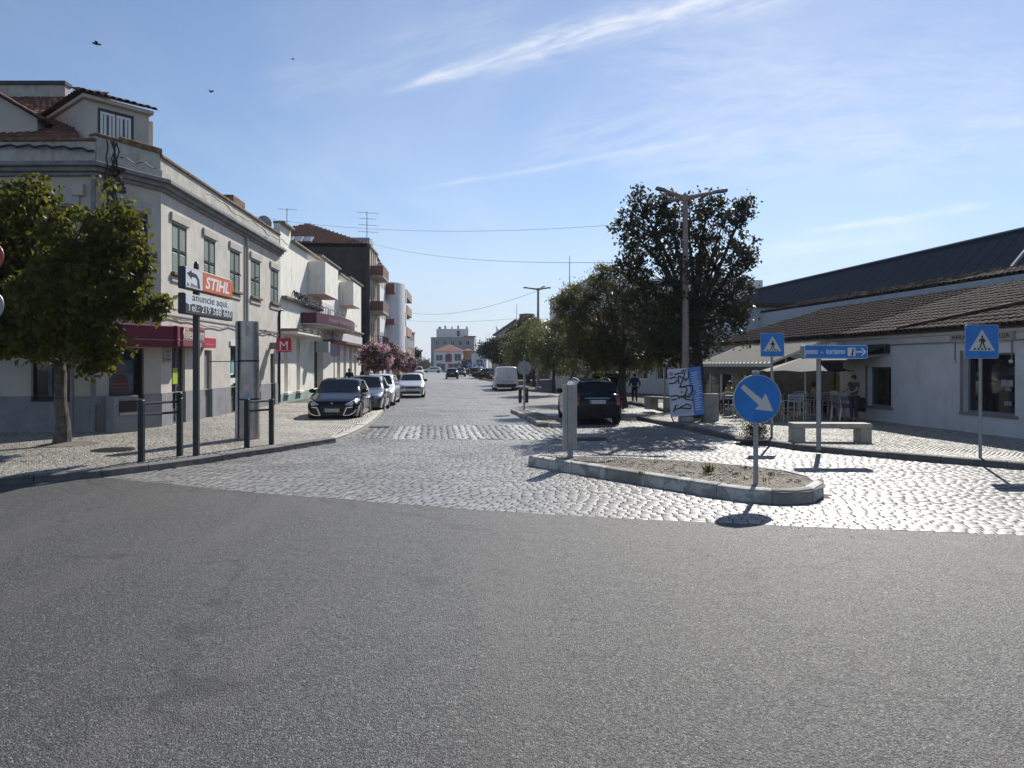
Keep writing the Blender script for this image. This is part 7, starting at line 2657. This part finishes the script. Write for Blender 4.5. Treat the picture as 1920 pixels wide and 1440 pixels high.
# street tree at the left
zb = .13
b = G(116, 833, zb)
Y = b.y
bl = pxblobs([(40, 440, 70, 70, .2), (55, 370, 42, 45, -.2), (140, 450, 62, 66, -.5), (20, 540, 90, 85, .3), (120, 560, 90, 80, -.6), (205, 530, 62, 62, -.1), (215, 420, 40, 52, -.4), (212, 362, 18, 26, -.3), (265, 565, 42, 36, .2),
              (100, 640, 80, 42, -.3), (185, 640, 45, 46, -.5), (-60, 500, 90, 100, .2), (-90, 600, 80, 80, .3), (250, 480, 30, 40, .1), (-40, 400, 60, 60), (300, 575, 18, 16, .1, 2), (180, 672, 26, 30, -.4), (20, 620, 70, 50, -.2)], Y, b, zb)
tk = [(0, 0, -.05), (.03, 0, .5), (-.05, .02, 1.0), (-.02, 0, 1.6), (-.08, 0, 2.0), (-.28, .05, 2.45)]
tree('street_tree', 'leafy green street tree growing from the pavement in front of the bank', b, zb, tk, [[(-.1, 0, 2.0), (.3, -.1, 2.5), (.7, -.2, 3.3)], [(-.05, 0, 1.95), (-.55, .0, 2.4), (-1.2, .1, 3.0)], [(-.2, 0, 2.3), (-.1, .2, 3.2), (.1, .2, 4.2)]],
     bl, 1500, 20, .21, .16, LEAFGREEN, BARK, 11, droop=.45, tr=.145, aspect=.62, twig=.3, shell=.45)
q = MB()
q.lathe([(.62, 0), (.62, .006), (.4, .03), (.1, .06)], 14)
tp = q.build('tree_pit', EARTH)
tp.location = (b.x + .15, b.y, .13)
tag(tp, 'dark earth pit around the trunk of the left street tree', 'tree pit')

# tall dark evergreen behind the lamp
Y = 24.4
b = at(1310, Y)
bl = pxblobs([(1225, 440, 66, 60), (1290, 420, 55, 55, .4), (1180, 425, 32, 48, -.4), (1355, 420, 42, 46), (1395, 392, 18, 30, .1, 1.6), (1340, 500, 66, 60, .5), (1250, 530, 80, 60, -.3), (1180, 520, 40, 55, -.3), (1370, 560, 46, 60), (1300, 600, 90, 66, .2),
              (1215, 610, 60, 60, -.5), (1200, 380, 28, 30, -.2, 1.5), (1250, 385, 34, 30, .2, 1.3), (1330, 375, 24, 24, .1, 1.4), (1395, 470, 22, 40, .2, 1.2), (1270, 650, 60, 40), (1390, 610, 22, 40, .1)], Y, b, .13)
tree('evergreen_tree', 'tallest dark evergreen tree rising behind the three-armed lamp post', b, .13, [(0, 0, 0), (.03, 0, 1.2), (-.05, 0, 2.2), (-.1, .05, 3.2)], [], bl, 1250, 15, .19, .150, LEAFDARK, DARKBARK, 21, group='trees along the right pavement', droop=.1, tr=.2, aspect=.55, twig=.4, shell=.4)
# olive-toned trees further along
Y = 30
b = at(1166, Y)
bl = pxblobs([(1110, 560, 58, 44), (1165, 555, 55, 52), (1075, 600, 40, 48, -.3), (1130, 620, 70, 55, .3), (1195, 620, 70, 60), (1240, 640, 55, 50, .2), (1090, 660, 46, 44, -.2), (1150, 668, 60, 38), (1225, 665, 50, 30), (1062, 560, 26, 34, 0, 1.2), (1130, 515, 26, 22, .1, 1.3), (1260, 600, 40, 60)], Y, b, .13)
tree('olive_tree', 'broad bushy olive-green tree over the dark parked cars', b, .13, [(0, 0, 0), (-.04, 0, .9), (.05, 0, 1.7)], [], bl, 1400, 22, .25, .135, LEAFOLIVE, DARKBARK, 31, group='trees along the right pavement', droop=.35, tr=.2, aspect=.32, twig=.4, shell=.42)
Y = 36
b = at(1132, Y)
bl = pxblobs([(1130, 640, 60, 60), (1090, 670, 50, 40), (1180, 660, 60, 50), (1060, 640, 36, 50)], Y, b, .13)
tree('olive_tree', 'darker bushy tree half hidden behind the broad olive-green one', b, .13, [(0, 0, 0), (0, 0, 1.0), (.05, 0, 1.8)], [], bl, 500, 22, .3, .14, LEAFDARK, DARKBARK, 33, group='trees along the right pavement', droop=.3, tr=.17, aspect=.4)
Y = 46
b = at(1038, Y)
bl = pxblobs([(1030, 640, 40, 34), (1045, 670, 34, 32), (1015, 670, 26, 30, .2), (1050, 610, 18, 20)], Y, b, .13)
tree('young_tree', 'pale olive young tree just right of the far lamp post', b, .13, [(0, 0, 0), (0, 0, .9), (.03, 0, 1.6)], [], bl, 420, 22, .34, .16, LEAFPALE, DARKBARK, 41, group='trees along the right pavement', droop=.4, tr=.12, aspect=.34)
Y = 60
b = at(1001, Y)
bl = pxblobs([(985, 640, 30, 30), (1003, 625, 24, 30), (968, 662, 28, 30), (990, 672, 30, 24)], Y, b, .13)
tree('young_tree', 'greyish young tree left of the far lamp post behind the van', b, .13, [(0, 0, 0), (0, 0, .9), (.03, 0, 1.6)], [], bl, 360, 22, .42, .2, LEAFPALE, DARKBARK, 42, group='trees along the right pavement', droop=.4, tr=.13, aspect=.34)
Y = 70
b = at(990, Y)
bl = pxblobs([(995, 618, 28, 22), (975, 622, 20, 16), (1010, 640, 24, 24), (962, 650, 22, 20)], Y, b, .13)
tree('round_tree', 'dark leafy tree crown in front of the brown chimney stack', b, .13, [(0, 0, 0), (0, 0, 1.2), (.03, 0, 2.6)], [], bl, 240, 20, .5, .28, LEAFDARK, DARKBARK, 43, group='trees along the right pavement', droop=.2, tr=.16)
Y = 105
b = at(925, Y)
bl = pxblobs([(925, 660, 22, 18), (910, 655, 14, 12), (940, 665, 18, 16), (930, 645, 16, 10)], Y, b, .1)
tree('round_tree', 'dark round-headed tree beside the low white shed building', b, .1, [(0, 0, 0), (0, 0, 1.2), (.03, 0, 2.4)], [], bl, 240, 20, .7, .36, LEAFDARK, DARKBARK, 44, group='trees along the right pavement', droop=.2, tr=.2)
# far clumps beyond the end of the street
for px, py, r, Y, lab in ((795, 684, 11, 330, 'hazy tree clump at the left end of the street'), (776, 662, 6, 120, 'dark shrub top against the last left house'), (878, 683, 10, 175, 'dark bush by the far orange house')):
    b = at(px, Y)
    bl = pxblobs([(px, py, r, r * .8), (px + r * .7, py + 2, r * .6, r * .5), (px - r * .7, py + 2, r * .6, r * .5)], Y, b, 0)
    tree('far_tree', lab, b, 0, [(0, 0, 0), (0, 0, 1), (0, 0, bl[0][2] - .5)], [], bl, 60, 16, Y * .007, Y * .004, LEAFDARK, DARKBARK, int(px), group='far trees', tr=.2)
# pink crape myrtles in front of the left houses
for i, (px, py, rx, ry, Y, lab) in enumerate(((703, 668, 30, 24, 46, 'nearest pink-flowering tree, by the end of the white shop'), (735, 670, 24, 22, 55, 'middle pink-flowering tree with a brownish crown'), (761, 680, 19, 18, 68, 'farthest pink-flowering tree over a wooden planter'))):
    b = at(px, Y)
    k = 1.0
    lst = [(px, py, rx, ry), (px - rx * .5, py + ry * .1, rx * .6, ry * .7), (px + rx * .55, py + ry * .2, rx * .6, ry * .75), (px, py - ry * .5, rx * .6, ry * .6), (px + rx * .2, py + ry * .6, rx * .7, ry * .5)]
    bl = pxblobs(lst, Y, b, .1)
    tree('flowering_tree', lab, b, .1, [(0, 0, 0), (.02, 0, .7), (0, 0, 1.5)], [], bl, 300, 18, .22, .11, LEAFMYRTLE, DARKBARK, 60 + i, group='pink flowering trees on the left pavement', tr=.07,
         bloom=(bl, 150 if i != 1 else 90, 22, .19, .085))
t = thing('planter', 'wooden planter box under the farthest pink tree', 'planter', (at(759, 66).x, 66, .1))
for i in range(4):
    MB().box(-.7, .7, -.35, -.32, i * .24, i * .24 + .21).build('plank', BROWN, t)
    MB().box(-.7, -.67, -.31, .35, i * .24, i * .24 + .21).build('plank', BROWN, t)
    MB().box(.67, .7, -.31, .35, i * .24, i * .24 + .21).build('plank', BROWN, t)
MB().box(-.66, .66, -.3, .35, 0, .9).build('soil', EARTH, t)
# round shrub on the right pavement
b = G(1416, 822, .13)
pts_ = np.random.default_rng(5).normal(size=(900, 3)) * np.array([.15, .15, .12]) + np.array([0, 0, .2])
pts_ = pts_[pts_[:, 2] > .01]
t = thing('shrub', 'small round green shrub in the pavement by the crossing sign', 'shrub', (b.x, b.y, .128))
V, Q = leaves(pts_, .08, -.2, 7, .35)
mk('foliage', fastmesh('foliage', V, Q, LEAFDARK), t)
MB().tube([(0, 0, 0), (0, 0, .25)], .03, 6).build('stem', BARK, t)
q = MB()
q.lathe([(.5, 0), (.5, .006), (.2, .03)], 12)
q.build('soil', EARTH, t)
# weeds and rubble on the island and along the kerbs
r = np.random.default_rng(8)
WL = {1: 'weed tuft left of the tallest one on the painted island', 2: 'weed tuft just behind the keep-right post', 3: 'weed tuft at the back edge of the island behind the tallest one', 4: 'weed tuft at the back edge, midway along the painted island', 7: 'weed tuft in front of the back kerb left of the keep-right post',
      8: 'weed tuft right of the round iron cover', 9: 'weed tuft touching the round iron cover on its right', 10: 'weed tuft nearest the rounded end of the painted island', 11: 'weed tuft between the tallest one and the keep-right post', 12: 'weed tuft just in front of the round iron cover', 13: 'weed tuft between the second and the back-edge tufts mid-island'}
ws = [(1327, 888, .14), (1203, 893, .08), (1395, 880, .06), (1290, 875, .05), (1230, 868, .05), (1448, 893, .07), (1436, 903, .055), (1400, 899, .05), (1185, 870, .05), (1165, 866, .05), (1496, 905, .05), (1380, 892, .06), (1108, 868, .04), (1256, 880, .04)]
for i, (px, py, h) in enumerate(ws):
    b = G(px, py, .195)
    n = int(8 + h * 90)
    c = r.normal(size=(n, 3)) * np.array([.035, .035, 0]) + np.array([0, 0, .0])
    V, Q = leaves(c, h * 1.25, -2.0, i, .10)
    V[:, 2] = np.abs(V[:, 2])
    o = mk('weed', fastmesh('weed', V, Q, WEED), None)
    o.location = (b.x, b.y, .19)
    lab = {0: 'tallest weed tuft in the middle of the painted island', 5: 'leafy weed right of the keep-right sign post', 6: 'weed at the foot of the keep-right sign'}.get(i)
    tag(o, lab or WL[i], 'weed', 'weeds on the painted island')
    if i == 3:
        pass
q = MB()
for i in range(260):
    s = r.choice(len(isl))
    a, b2 = Vector(isl[s]), Vector(isl[(s + 1) % len(isl)])
    p = a.lerp(b2, r.uniform())
    cpt = Vector((sum(x for x, y in isl) / len(isl), sum(y for x, y in isl) / len(isl)))
    p = p.lerp(cpt, r.uniform(.12, .8))
    z = .20
    k = r.uniform(.008, .028)
    q.ball((p.x, p.y, z + k * .4), (k, k * .8, k * .6), 5)
tag(q.build('rubble', CALC), 'loose crumbs of stone and dirt scattered over the painted island', 'rubble', kind='stuff')
q = MB()
for i in range(420):
    px = r.uniform(20, 1900)
    p = G(px, r.uniform(900, 1010), .004)
    if abs(p.y - edge_y(p.x)) > .6:
        p.y = edge_y(p.x) + r.normal() * .12
    k = r.uniform(.004, .010)
    q.ball((p.x, p.y, .004 + k * .4), (k, k * .8, k * .6), 4)
tag(q.build('gravel', COBBLE), 'loose grit along the edge between asphalt and cobbles', 'gravel', kind='stuff')
V, Q = leaves(np.c_[r.uniform(-12, -7, 160), r.uniform(13, 18, 160), np.full(160, .14)], .07, 0, 77, .6)
V[:, 2] = .137 + np.abs(V[:, 2] - .14) * .25
tag(mk('fallen_leaves', fastmesh('fallen_leaves', V, Q, leafmat('dry_leaf', (0.12, 0.075, 0.02), (0.22, 0.16, 0.05), .1)), None), 'dry leaves scattered on the pavement round the left street tree', 'leaves', kind='stuff')

# ---------------------------------------------------------------- cafe furniture
CHAIRTUBE = pm('pale_metal_tube', (0.55, 0.55, 0.56), .35, .6, var=.05)
CHAIRSEAT = pm('grey_slat_seat', (0.30, 0.30, 0.31), .5, .3, var=.1)


def make_chair(label):
    t = thing('cafe_chair', label, 'chair', (0, 0, 0), 0, 'metal cafe chairs on the terrace')
    for x in (-.23, .23):
        MB().tube([(x, -.23, 0), (x, -.24, .64), (x, -.20, .67), (x, .15, .67), (x, .24, .66)], .014, 6).build('leg', CHAIRTUBE, t)
        MB().tube([(x, .28, 0), (x, .22, .44), (x, .28, .84)], .014, 6).build('leg', CHAIRTUBE, t)
    for i in range(6):
        MB().box(-.22, .22, -.21 + i * .072, -.16 + i * .072, .43, .445).build('seat_slat', CHAIRSEAT, t)
    for i in range(3):
        MB().ext([(-.23, .245 + i * .012, .6 + i * .085), (.23, .245 + i * .012, .6 + i * .085), (.23, .255 + i * .012, .655 + i * .085), (-.23, .255 + i * .012, .655 + i * .085)], (0, .012, 0)).build('back_slat', CHAIRSEAT, t)
    MB().tube([(-.23, .28, .84), (0, .30, .87), (.23, .28, .84)], .014, 6).build('top_rail', CHAIRTUBE, t)
    return t


bpy.context.view_layer.update()
spots = [(1392, 786, 2.6, 'chair half hidden left of the keep-right disc'), (1375, 782, .4, 'chair nearest the grey cabinet'), (1468, 791, .5, 'chair just right of the keep-right disc'), (1492, 789, -.4, 'chair between the disc and the direction sign, turned sideways'),
         (1516, 786, 1.8, 'chair left of the direction sign post, at the dark table'), (1543, 783, 3.0, 'chair right of the direction sign post'), (1505, 778, 2.6, 'chair on the far side of the dark table'), (1420, 780, 1.2, 'chair behind the keep-right disc post')]
ch = None
for px, py, a, lab in spots:
    p = G(px, py, .13)
    lab = 'metal cafe ' + lab
    if ch is None:
        ch = make_chair(lab)
        ALLKIDS[ch] = list(ch.children)
        c_ = ch
    else:
        c_ = dup(ch, (0, 0, 0), 0, lab)
    c_.location = (p.x, p.y, .128)
    c_.rotation_euler = (0, 0, a)
p = G(1575, 789, .13)
for i in range(8):
    c_ = dup(ch, (p.x + .05 + .075 * i * .35, p.y - .1 + .11 * i * .6, .128 + .045 * i * .3), 1.75, ('frontmost' if i == 0 else 'rearmost' if i == 7 else ('second', 'third', 'fourth', 'fifth', 'sixth', 'seventh')[i - 1]) + ' metal chair, counted from the front, in the row nested by the standing man', 'metal chairs nested by the wall')
TABLE = pm('dark_table', (0.03, 0.03, 0.032), .4, var=.1)


def make_table(label, loc):
    t = thing('cafe_table', label, 'table', loc, 0, 'cafe tables on the terrace')
    MB().box(-.35, .35, -.35, .35, .70, .73).build('table_top', TABLE, t, bevel=.006)
    MB().tube([(0, 0, .03), (0, 0, .70)], .03, 8).build('pedestal', CHAIRTUBE, t)
    MB().lathe([(.24, 0), (.24, .02), (.05, .05)], 12).build('foot', TABLE, t)
    return t


for px, py, lab in ((1382, 780, 'dark cafe table behind the grey cabinet'), (1500, 784, 'dark cafe table by the direction sign with a white holder'), (1440, 783, 'dark cafe table hidden behind the keep-right disc')):
    p = G(px, py, .13)
    make_table(lab, (p.x, p.y, .128))
p = G(1500, 784, .13)
t = thing('napkin_holder', 'small white napkin holder on the table by the direction sign', 'napkin holder', (p.x, p.y, .859))
MB().box(-.05, .05, -.03, .03, 0, .13).build('holder', WHITE, t, bevel=.008)
MB().box(-.04, .04, -.034, -.0305, .03, .11).build('napkin', SIGNWHITE, t)

# ---------------------------------------------------------------- people
SKIN = pm('skin', (0.32, 0.18, 0.12), .55, var=.06)
HAIR = pm('dark_hair', (0.014, 0.011, 0.010), .6, var=.2)
SHOE = pm('dark_shoe', (0.012, 0.012, 0.013), .6, var=0)


def skinmesh(name, verts, edges, radii, mat, parent, root=0, sub=1):
    me = bpy.data.meshes.new(name)
    me.from_pydata([tuple(v) for v in verts], edges, [])
    o = bpy.data.objects.new(name, me)
    COL.objects.link(o)
    o.modifiers.new('skin', 'SKIN')
    for i, r_ in enumerate(radii):
        rr = r_ if isinstance(r_, tuple) else (r_, r_)
        me.skin_vertices[0].data[i].radius = rr
        me.skin_vertices[0].data[i].use_root = (i == root)
    sb = o.modifiers.new('sub', 'SUBSURF')
    sb.levels = sb.render_levels = sub
    dg = bpy.context.evaluated_depsgraph_get()
    nm = bpy.data.meshes.new_from_object(o.evaluated_get(dg))
    bpy.data.objects.remove(o)
    nm.name = name
    nm.materials.clear()
    nm.materials.append(mat)
    nm.polygons.foreach_set('use_smooth', [True] * len(nm.polygons))
    return mk(name, nm, parent)


def person(label, loc, rz, pose, top, bottom, hair=HAIR, height=1.68, wide=1.0, longhair=False, group=None, sleeve=True):
    """pose gives joints for a figure facing -y, in metres for a 1.70 m body"""
    t = thing('person', label, 'person', loc, rz, group)
    s = height / 1.70
    t.scale = (s, s, s)
    J = dict(pel=(0, 0, .93), spine=(0, .01, 1.12), chest=(0, .0, 1.33), neck=(0, -.0, 1.47), head=(0, -.02, 1.57), crown=(0, -.01, 1.66),
             shL=(.18, 0, 1.40), elL=(.24, .02, 1.12), wrL=(.25, -.06, .88), shR=(-.18, 0, 1.40), elR=(-.24, .02, 1.12), wrR=(-.25, -.06, .88),
             hiL=(.09, 0, .88), knL=(.10, -.02, .49), anL=(.10, .02, .09), toL=(.11, -.14, .03), hiR=(-.09, 0, .88), knR=(-.10, -.02, .49), anR=(-.10, .02, .09), toR=(-.11, -.14, .03))
    J.update(pose)
    J = {k: Vector(v) for k, v in J.items()}
    names = list(J)
    V = [J[n] for n in names]
    ix = {n: i for i, n in enumerate(names)}
    E = [('pel', 'spine'), ('spine', 'chest'), ('chest', 'neck'), ('neck', 'head'), ('head', 'crown')]
    rad_ = dict(pel=(.13 * wide, .10), spine=(.12 * wide, .09), chest=(.15 * wide, .10), neck=.055, head=(.078, .092), crown=(.06, .07))
    for sd in 'LR':
        E += [('chest', 'sh' + sd), ('sh' + sd, 'el' + sd), ('el' + sd, 'wr' + sd), ('pel', 'hi' + sd), ('hi' + sd, 'kn' + sd), ('kn' + sd, 'an' + sd), ('an' + sd, 'to' + sd)]
        rad_.update({'sh' + sd: .058, 'el' + sd: .042, 'wr' + sd: .028, 'hi' + sd: .085, 'kn' + sd: .055, 'an' + sd: .038, 'to' + sd: .035})
    R_ = [rad_[n] for n in names]
    edges = [(ix[a], ix[b]) for a, b in E]
    # nose, and a palm with four fingers and a thumb on each hand
    V.append(J['head'] + (J['head'] - J['neck']).cross(Vector((1, 0, 0))).normalized() * -.0 + Vector((0, -.105, 0)))
    R_.append(.016)
    edges.append((ix['head'], len(V) - 1))
    for sd in 'LR':
        w, e = J['wr' + sd], J['el' + sd]
        d = (w - e).normalized()
        side = d.cross(Vector((0, 1, 0)))
        side = side.normalized() if side.length > .1 else Vector((1, 0, 0))
        side2 = d.cross(side).normalized()
        V.append(w + d * .075)
        R_.append((.034, .018))
        pi_ = len(V) - 1
        edges.append((ix['wr' + sd], pi_))
        for k, ln in enumerate((.062, .075, .07, .055)):
            o = side2 * (.024 * (k - 1.5) / 1.0)
            V.append(w + d * .105 + o)
            R_.append(.0095)
            edges.append((pi_, len(V) - 1))
            V.append(w + d * (.105 + ln) + o + side * .018)
            R_.append(.0075)
            edges.append((len(V) - 2, len(V) - 1))
        V.append(w + d * .06 + side2 * -.055 + side * .012)
        R_.append(.010)
        edges.append((pi_, len(V) - 1))
    skinmesh('body', V, edges, R_, SKIN, t, ix['pel'])

    def garment(nm, chain, grow, mat):
        """chain: list of (joint a, joint b, t0, t1)"""
        vs, es, rs, idm = [], [], [], {}

        def vid(a, b, f):
            p = J[a].lerp(J[b], f)
            key = tuple(round(q, 4) for q in p)
            if key not in idm:
                ra, rb = rad_[a], rad_[b]
                ra = ra if isinstance(ra, tuple) else (ra, ra)
                rb = rb if isinstance(rb, tuple) else (rb, rb)
                idm[key] = len(vs)
                vs.append(p)
                rs.append((ra[0] * (1 - f) + rb[0] * f + grow, ra[1] * (1 - f) + rb[1] * f + grow))
            return idm[key]
        for a, b, f0, f1 in chain:
            es.append((vid(a, b, f0), vid(a, b, f1)))
        return skinmesh(nm, vs, es, rs, mat, t, 0)
    sl = 1.0 if sleeve else .55
    garment('shirt', [('spine', 'pel', 0, .9), ('spine', 'chest', 0, 1), ('chest', 'neck', 0, .55), ('chest', 'shL', 0, 1), ('shL', 'elL', 0, sl), ('chest', 'shR', 0, 1), ('shR', 'elR', 0, sl)] + ([('elL', 'wrL', 0, .8), ('elR', 'wrR', 0, .8)] if sleeve else []), .018, top)
    garment('trousers', [('pel', 'hiL', 0, 1), ('hiL', 'knL', 0, 1), ('knL', 'anL', 0, .9), ('pel', 'hiR', 0, 1), ('hiR', 'knR', 0, 1), ('knR', 'anR', 0, .9)], .014, bottom)
    for sd in 'LR':
        garment('shoe', [('an' + sd, 'to' + sd, .1, 1)], .012, SHOE)
    hd = J['head']
    q = MB()
    q.ball((hd.x, hd.y + .022, hd.z + .045), (.092, .104, .098), 12)
    if longhair:
        q.tube([hd + Vector((0, .05, .06)), hd + Vector((0, .085, -.05)), hd + Vector((0, .09, -.17))], [.085, .08, .05], 8)
    q.build('hair', hair, t, smooth=True)
    return t


BLUECLOTH = pm('navy_blue_shirt', (0.018, 0.026, 0.085), .85, var=.15, vscale=6)
DARKCLOTH = pm('black_cloth', (0.014, 0.013, 0.015), .85, var=.2, vscale=6)
GREYCLOTH = pm('dark_olive_shirt', (0.045, 0.045, 0.040), .85, var=.2, vscale=6)
DENIM = pm('denim', (0.025, 0.032, 0.060), .85, var=.15, vscale=8)
LIMECLOTH = pm('lime_shirt', (0.28, 0.33, 0.03), .8, var=.1)
PALECLOTH = pm('pale_pink_shirt', (0.36, 0.28, 0.27), .8, var=.1)
walk = dict(knL=(.09, -.12, .50), anL=(.08, -.02, .10), toL=(.08, -.18, .06), knR=(-.08, .0, .49), anR=(-.07, .16, .12), toR=(-.07, .02, .03), elR=(-.29, .06, 1.14), wrR=(-.30, -.06, .93), elL=(.29, .05, 1.14), wrL=(.33, -.10, .93))
p = G(1190, 757, .0)
person('woman in a blue top and black trousers walking away past the dark cars', (p.x, p.y, .0), math.pi + .1, walk, BLUECLOTH, DARKCLOTH, height=1.52, wide=1.25, longhair=False)
p = G(1601, 792, .13)
stand = dict(elR=(-.22, -.10, 1.15), wrR=(-.14, -.34, 1.10), elL=(.22, -.10, 1.15), wrL=(.16, -.34, 1.08))
person('man in dark clothes standing over the nested chairs at the cafe wall', (p.x, p.y, .13), -1.25, stand, GREYCLOTH, DENIM, height=1.50, sleeve=False)
sit = dict(pel=(0, 0, .50), spine=(0, .03, .70), chest=(0, .02, .92), neck=(0, .0, 1.06), head=(0, -.03, 1.16), crown=(0, -.03, 1.25), shL=(.18, 0, .99), shR=(-.18, 0, .99), elL=(.24, -.06, .74), elR=(-.24, -.06, .74), wrL=(.16, -.30, .76), wrR=(-.16, -.30, .76),
           hiL=(.10, -.02, .50), hiR=(-.10, -.02, .50), knL=(.12, -.42, .50), knR=(-.12, -.42, .50), anL=(.12, -.40, .09), anR=(-.12, -.40, .09), toL=(.13, -.56, .03), toR=(-.13, -.56, .03))
for px, py, a, top, lab in ((1368, 776, -1.2, LIMECLOTH, 'seated cafe guest in a lime green top'), (1526, 781, 1.4, PALECLOTH, 'seated guest in a pale top behind the direction sign'), (1452, 776, .8, DARKCLOTH, 'dark-dressed guest seated near the terrace end behind the blue disc')):
    p = G(px, py, .13)
    person(lab, (p.x, p.y, .128), a, sit, top, DARKCLOTH, height=1.6, group='seated cafe guests')
    c_ = dup(ch, (p.x, p.y, .128), a, 'metal cafe chair under the ' + lab.replace('seated ', ''))
for px, Y, top, lab, lh in ((655, 43, DARKCLOTH, 'dark-haired person in black beyond the roof of the grey car', True), (690, 47, PALECLOTH, 'person in a pale top under the nearest pink tree', False), (682, 49, DARKCLOTH, 'dark-haired passer-by beside the pale-topped person', False)):
    p = at(px, Y)
    person(lab, (p.x, p.y, .12), .3, {}, top, DENIM, height=1.62, longhair=lh)
# no parking disc on a post by the shop door
p = at(602, 38)
t = thing('no_parking_sign', 'small faded round sign on a post by the shop door, seen edge-on', 'road sign', (p.x + .7, p.y, .128), .9)
MB().tube([(0, 0, 0), (0, 0, 2.9)], .03, 8).build('post', GREYPOST, t)
MB().lathe([(.3, -.05), (.3, -.035)], 24, (0, 0, 2.55), 'y').build('red_disc', pm('faded_sign_red', (0.4, 0.18, 0.16), .6), t)
MB().lathe([(.23, -.053), (.23, -.0505)], 24, (0, 0, 2.55), 'y').build('blue_disc', pm('faded_sign_blue', (0.25, 0.26, 0.42), .6), t)
# far street boards on the right
for px, py0, py1, w, Y, m_, lab in ((897, 672, 684, 13, 118, SIGNWHITE, 'pale horizontal name board among the far right signs'), (1042, 697, 720, 8, 58, SIGNBLUE, 'tall blue panel behind the far lamp post'), (929, 683, 694, 14, 100, SIGNWHITE, 'white notice board beside the van roof')):
    z0_, z1_ = H + (HZ - py1) / F * Y, H + (HZ - py0) / F * Y
    t = thing('street_board', lab, 'sign board', (at(px, Y).x, Y, 0))
    MB().box(-w * Y / F * .5, w * Y / F * .5, -.05, 0, max(z0_, .2), z1_).build('panel', m_, t)
    MB().tube([(0, .03, 0), (0, .03, z1_)], .05, 6).build('post', GREYPOST, t)
# wall-mounted litter bin by the white van kerb and red umbrella-like barrier
p = at(1094, 47)
t = thing('red_barrier', 'red plastic barrier panel under the trees behind the dark cars', 'barrier', (p.x, p.y, .12))
MB().box(-.9, .9, -.04, .04, .25, 1.0).build('panel', pm('barrier_red', (0.32, 0.03, 0.03), .6, var=.1), t, bevel=.02)
for x in (-.8, .8):
    MB().box(x - .05, x + .05, -.25, .25, 0, .26).build('foot', PLASTIC, t)

# ---------------------------------------------------------------- the air
hz = MB().box(-3000, 3000, -300, 3700, -1.1, 62).build('haze', [])
hz['kind'] = 'stuff'
hm = bpy.data.materials.new('thin_haze')
hm.use_nodes = True
t = NT(hm.node_tree)
pv = t.n('ShaderNodeVolumePrincipled')
pv.inputs['Color'].default_value = (0.80, 0.88, 1.0, 1)
pv.inputs['Density'].default_value = 0.00022
pv.inputs['Anisotropy'].default_value = 0.25
o_ = t.n('ShaderNodeOutputMaterial')
t.link(pv.outputs[0], o_.inputs['Volume'])
hz.data.materials.append(hm)
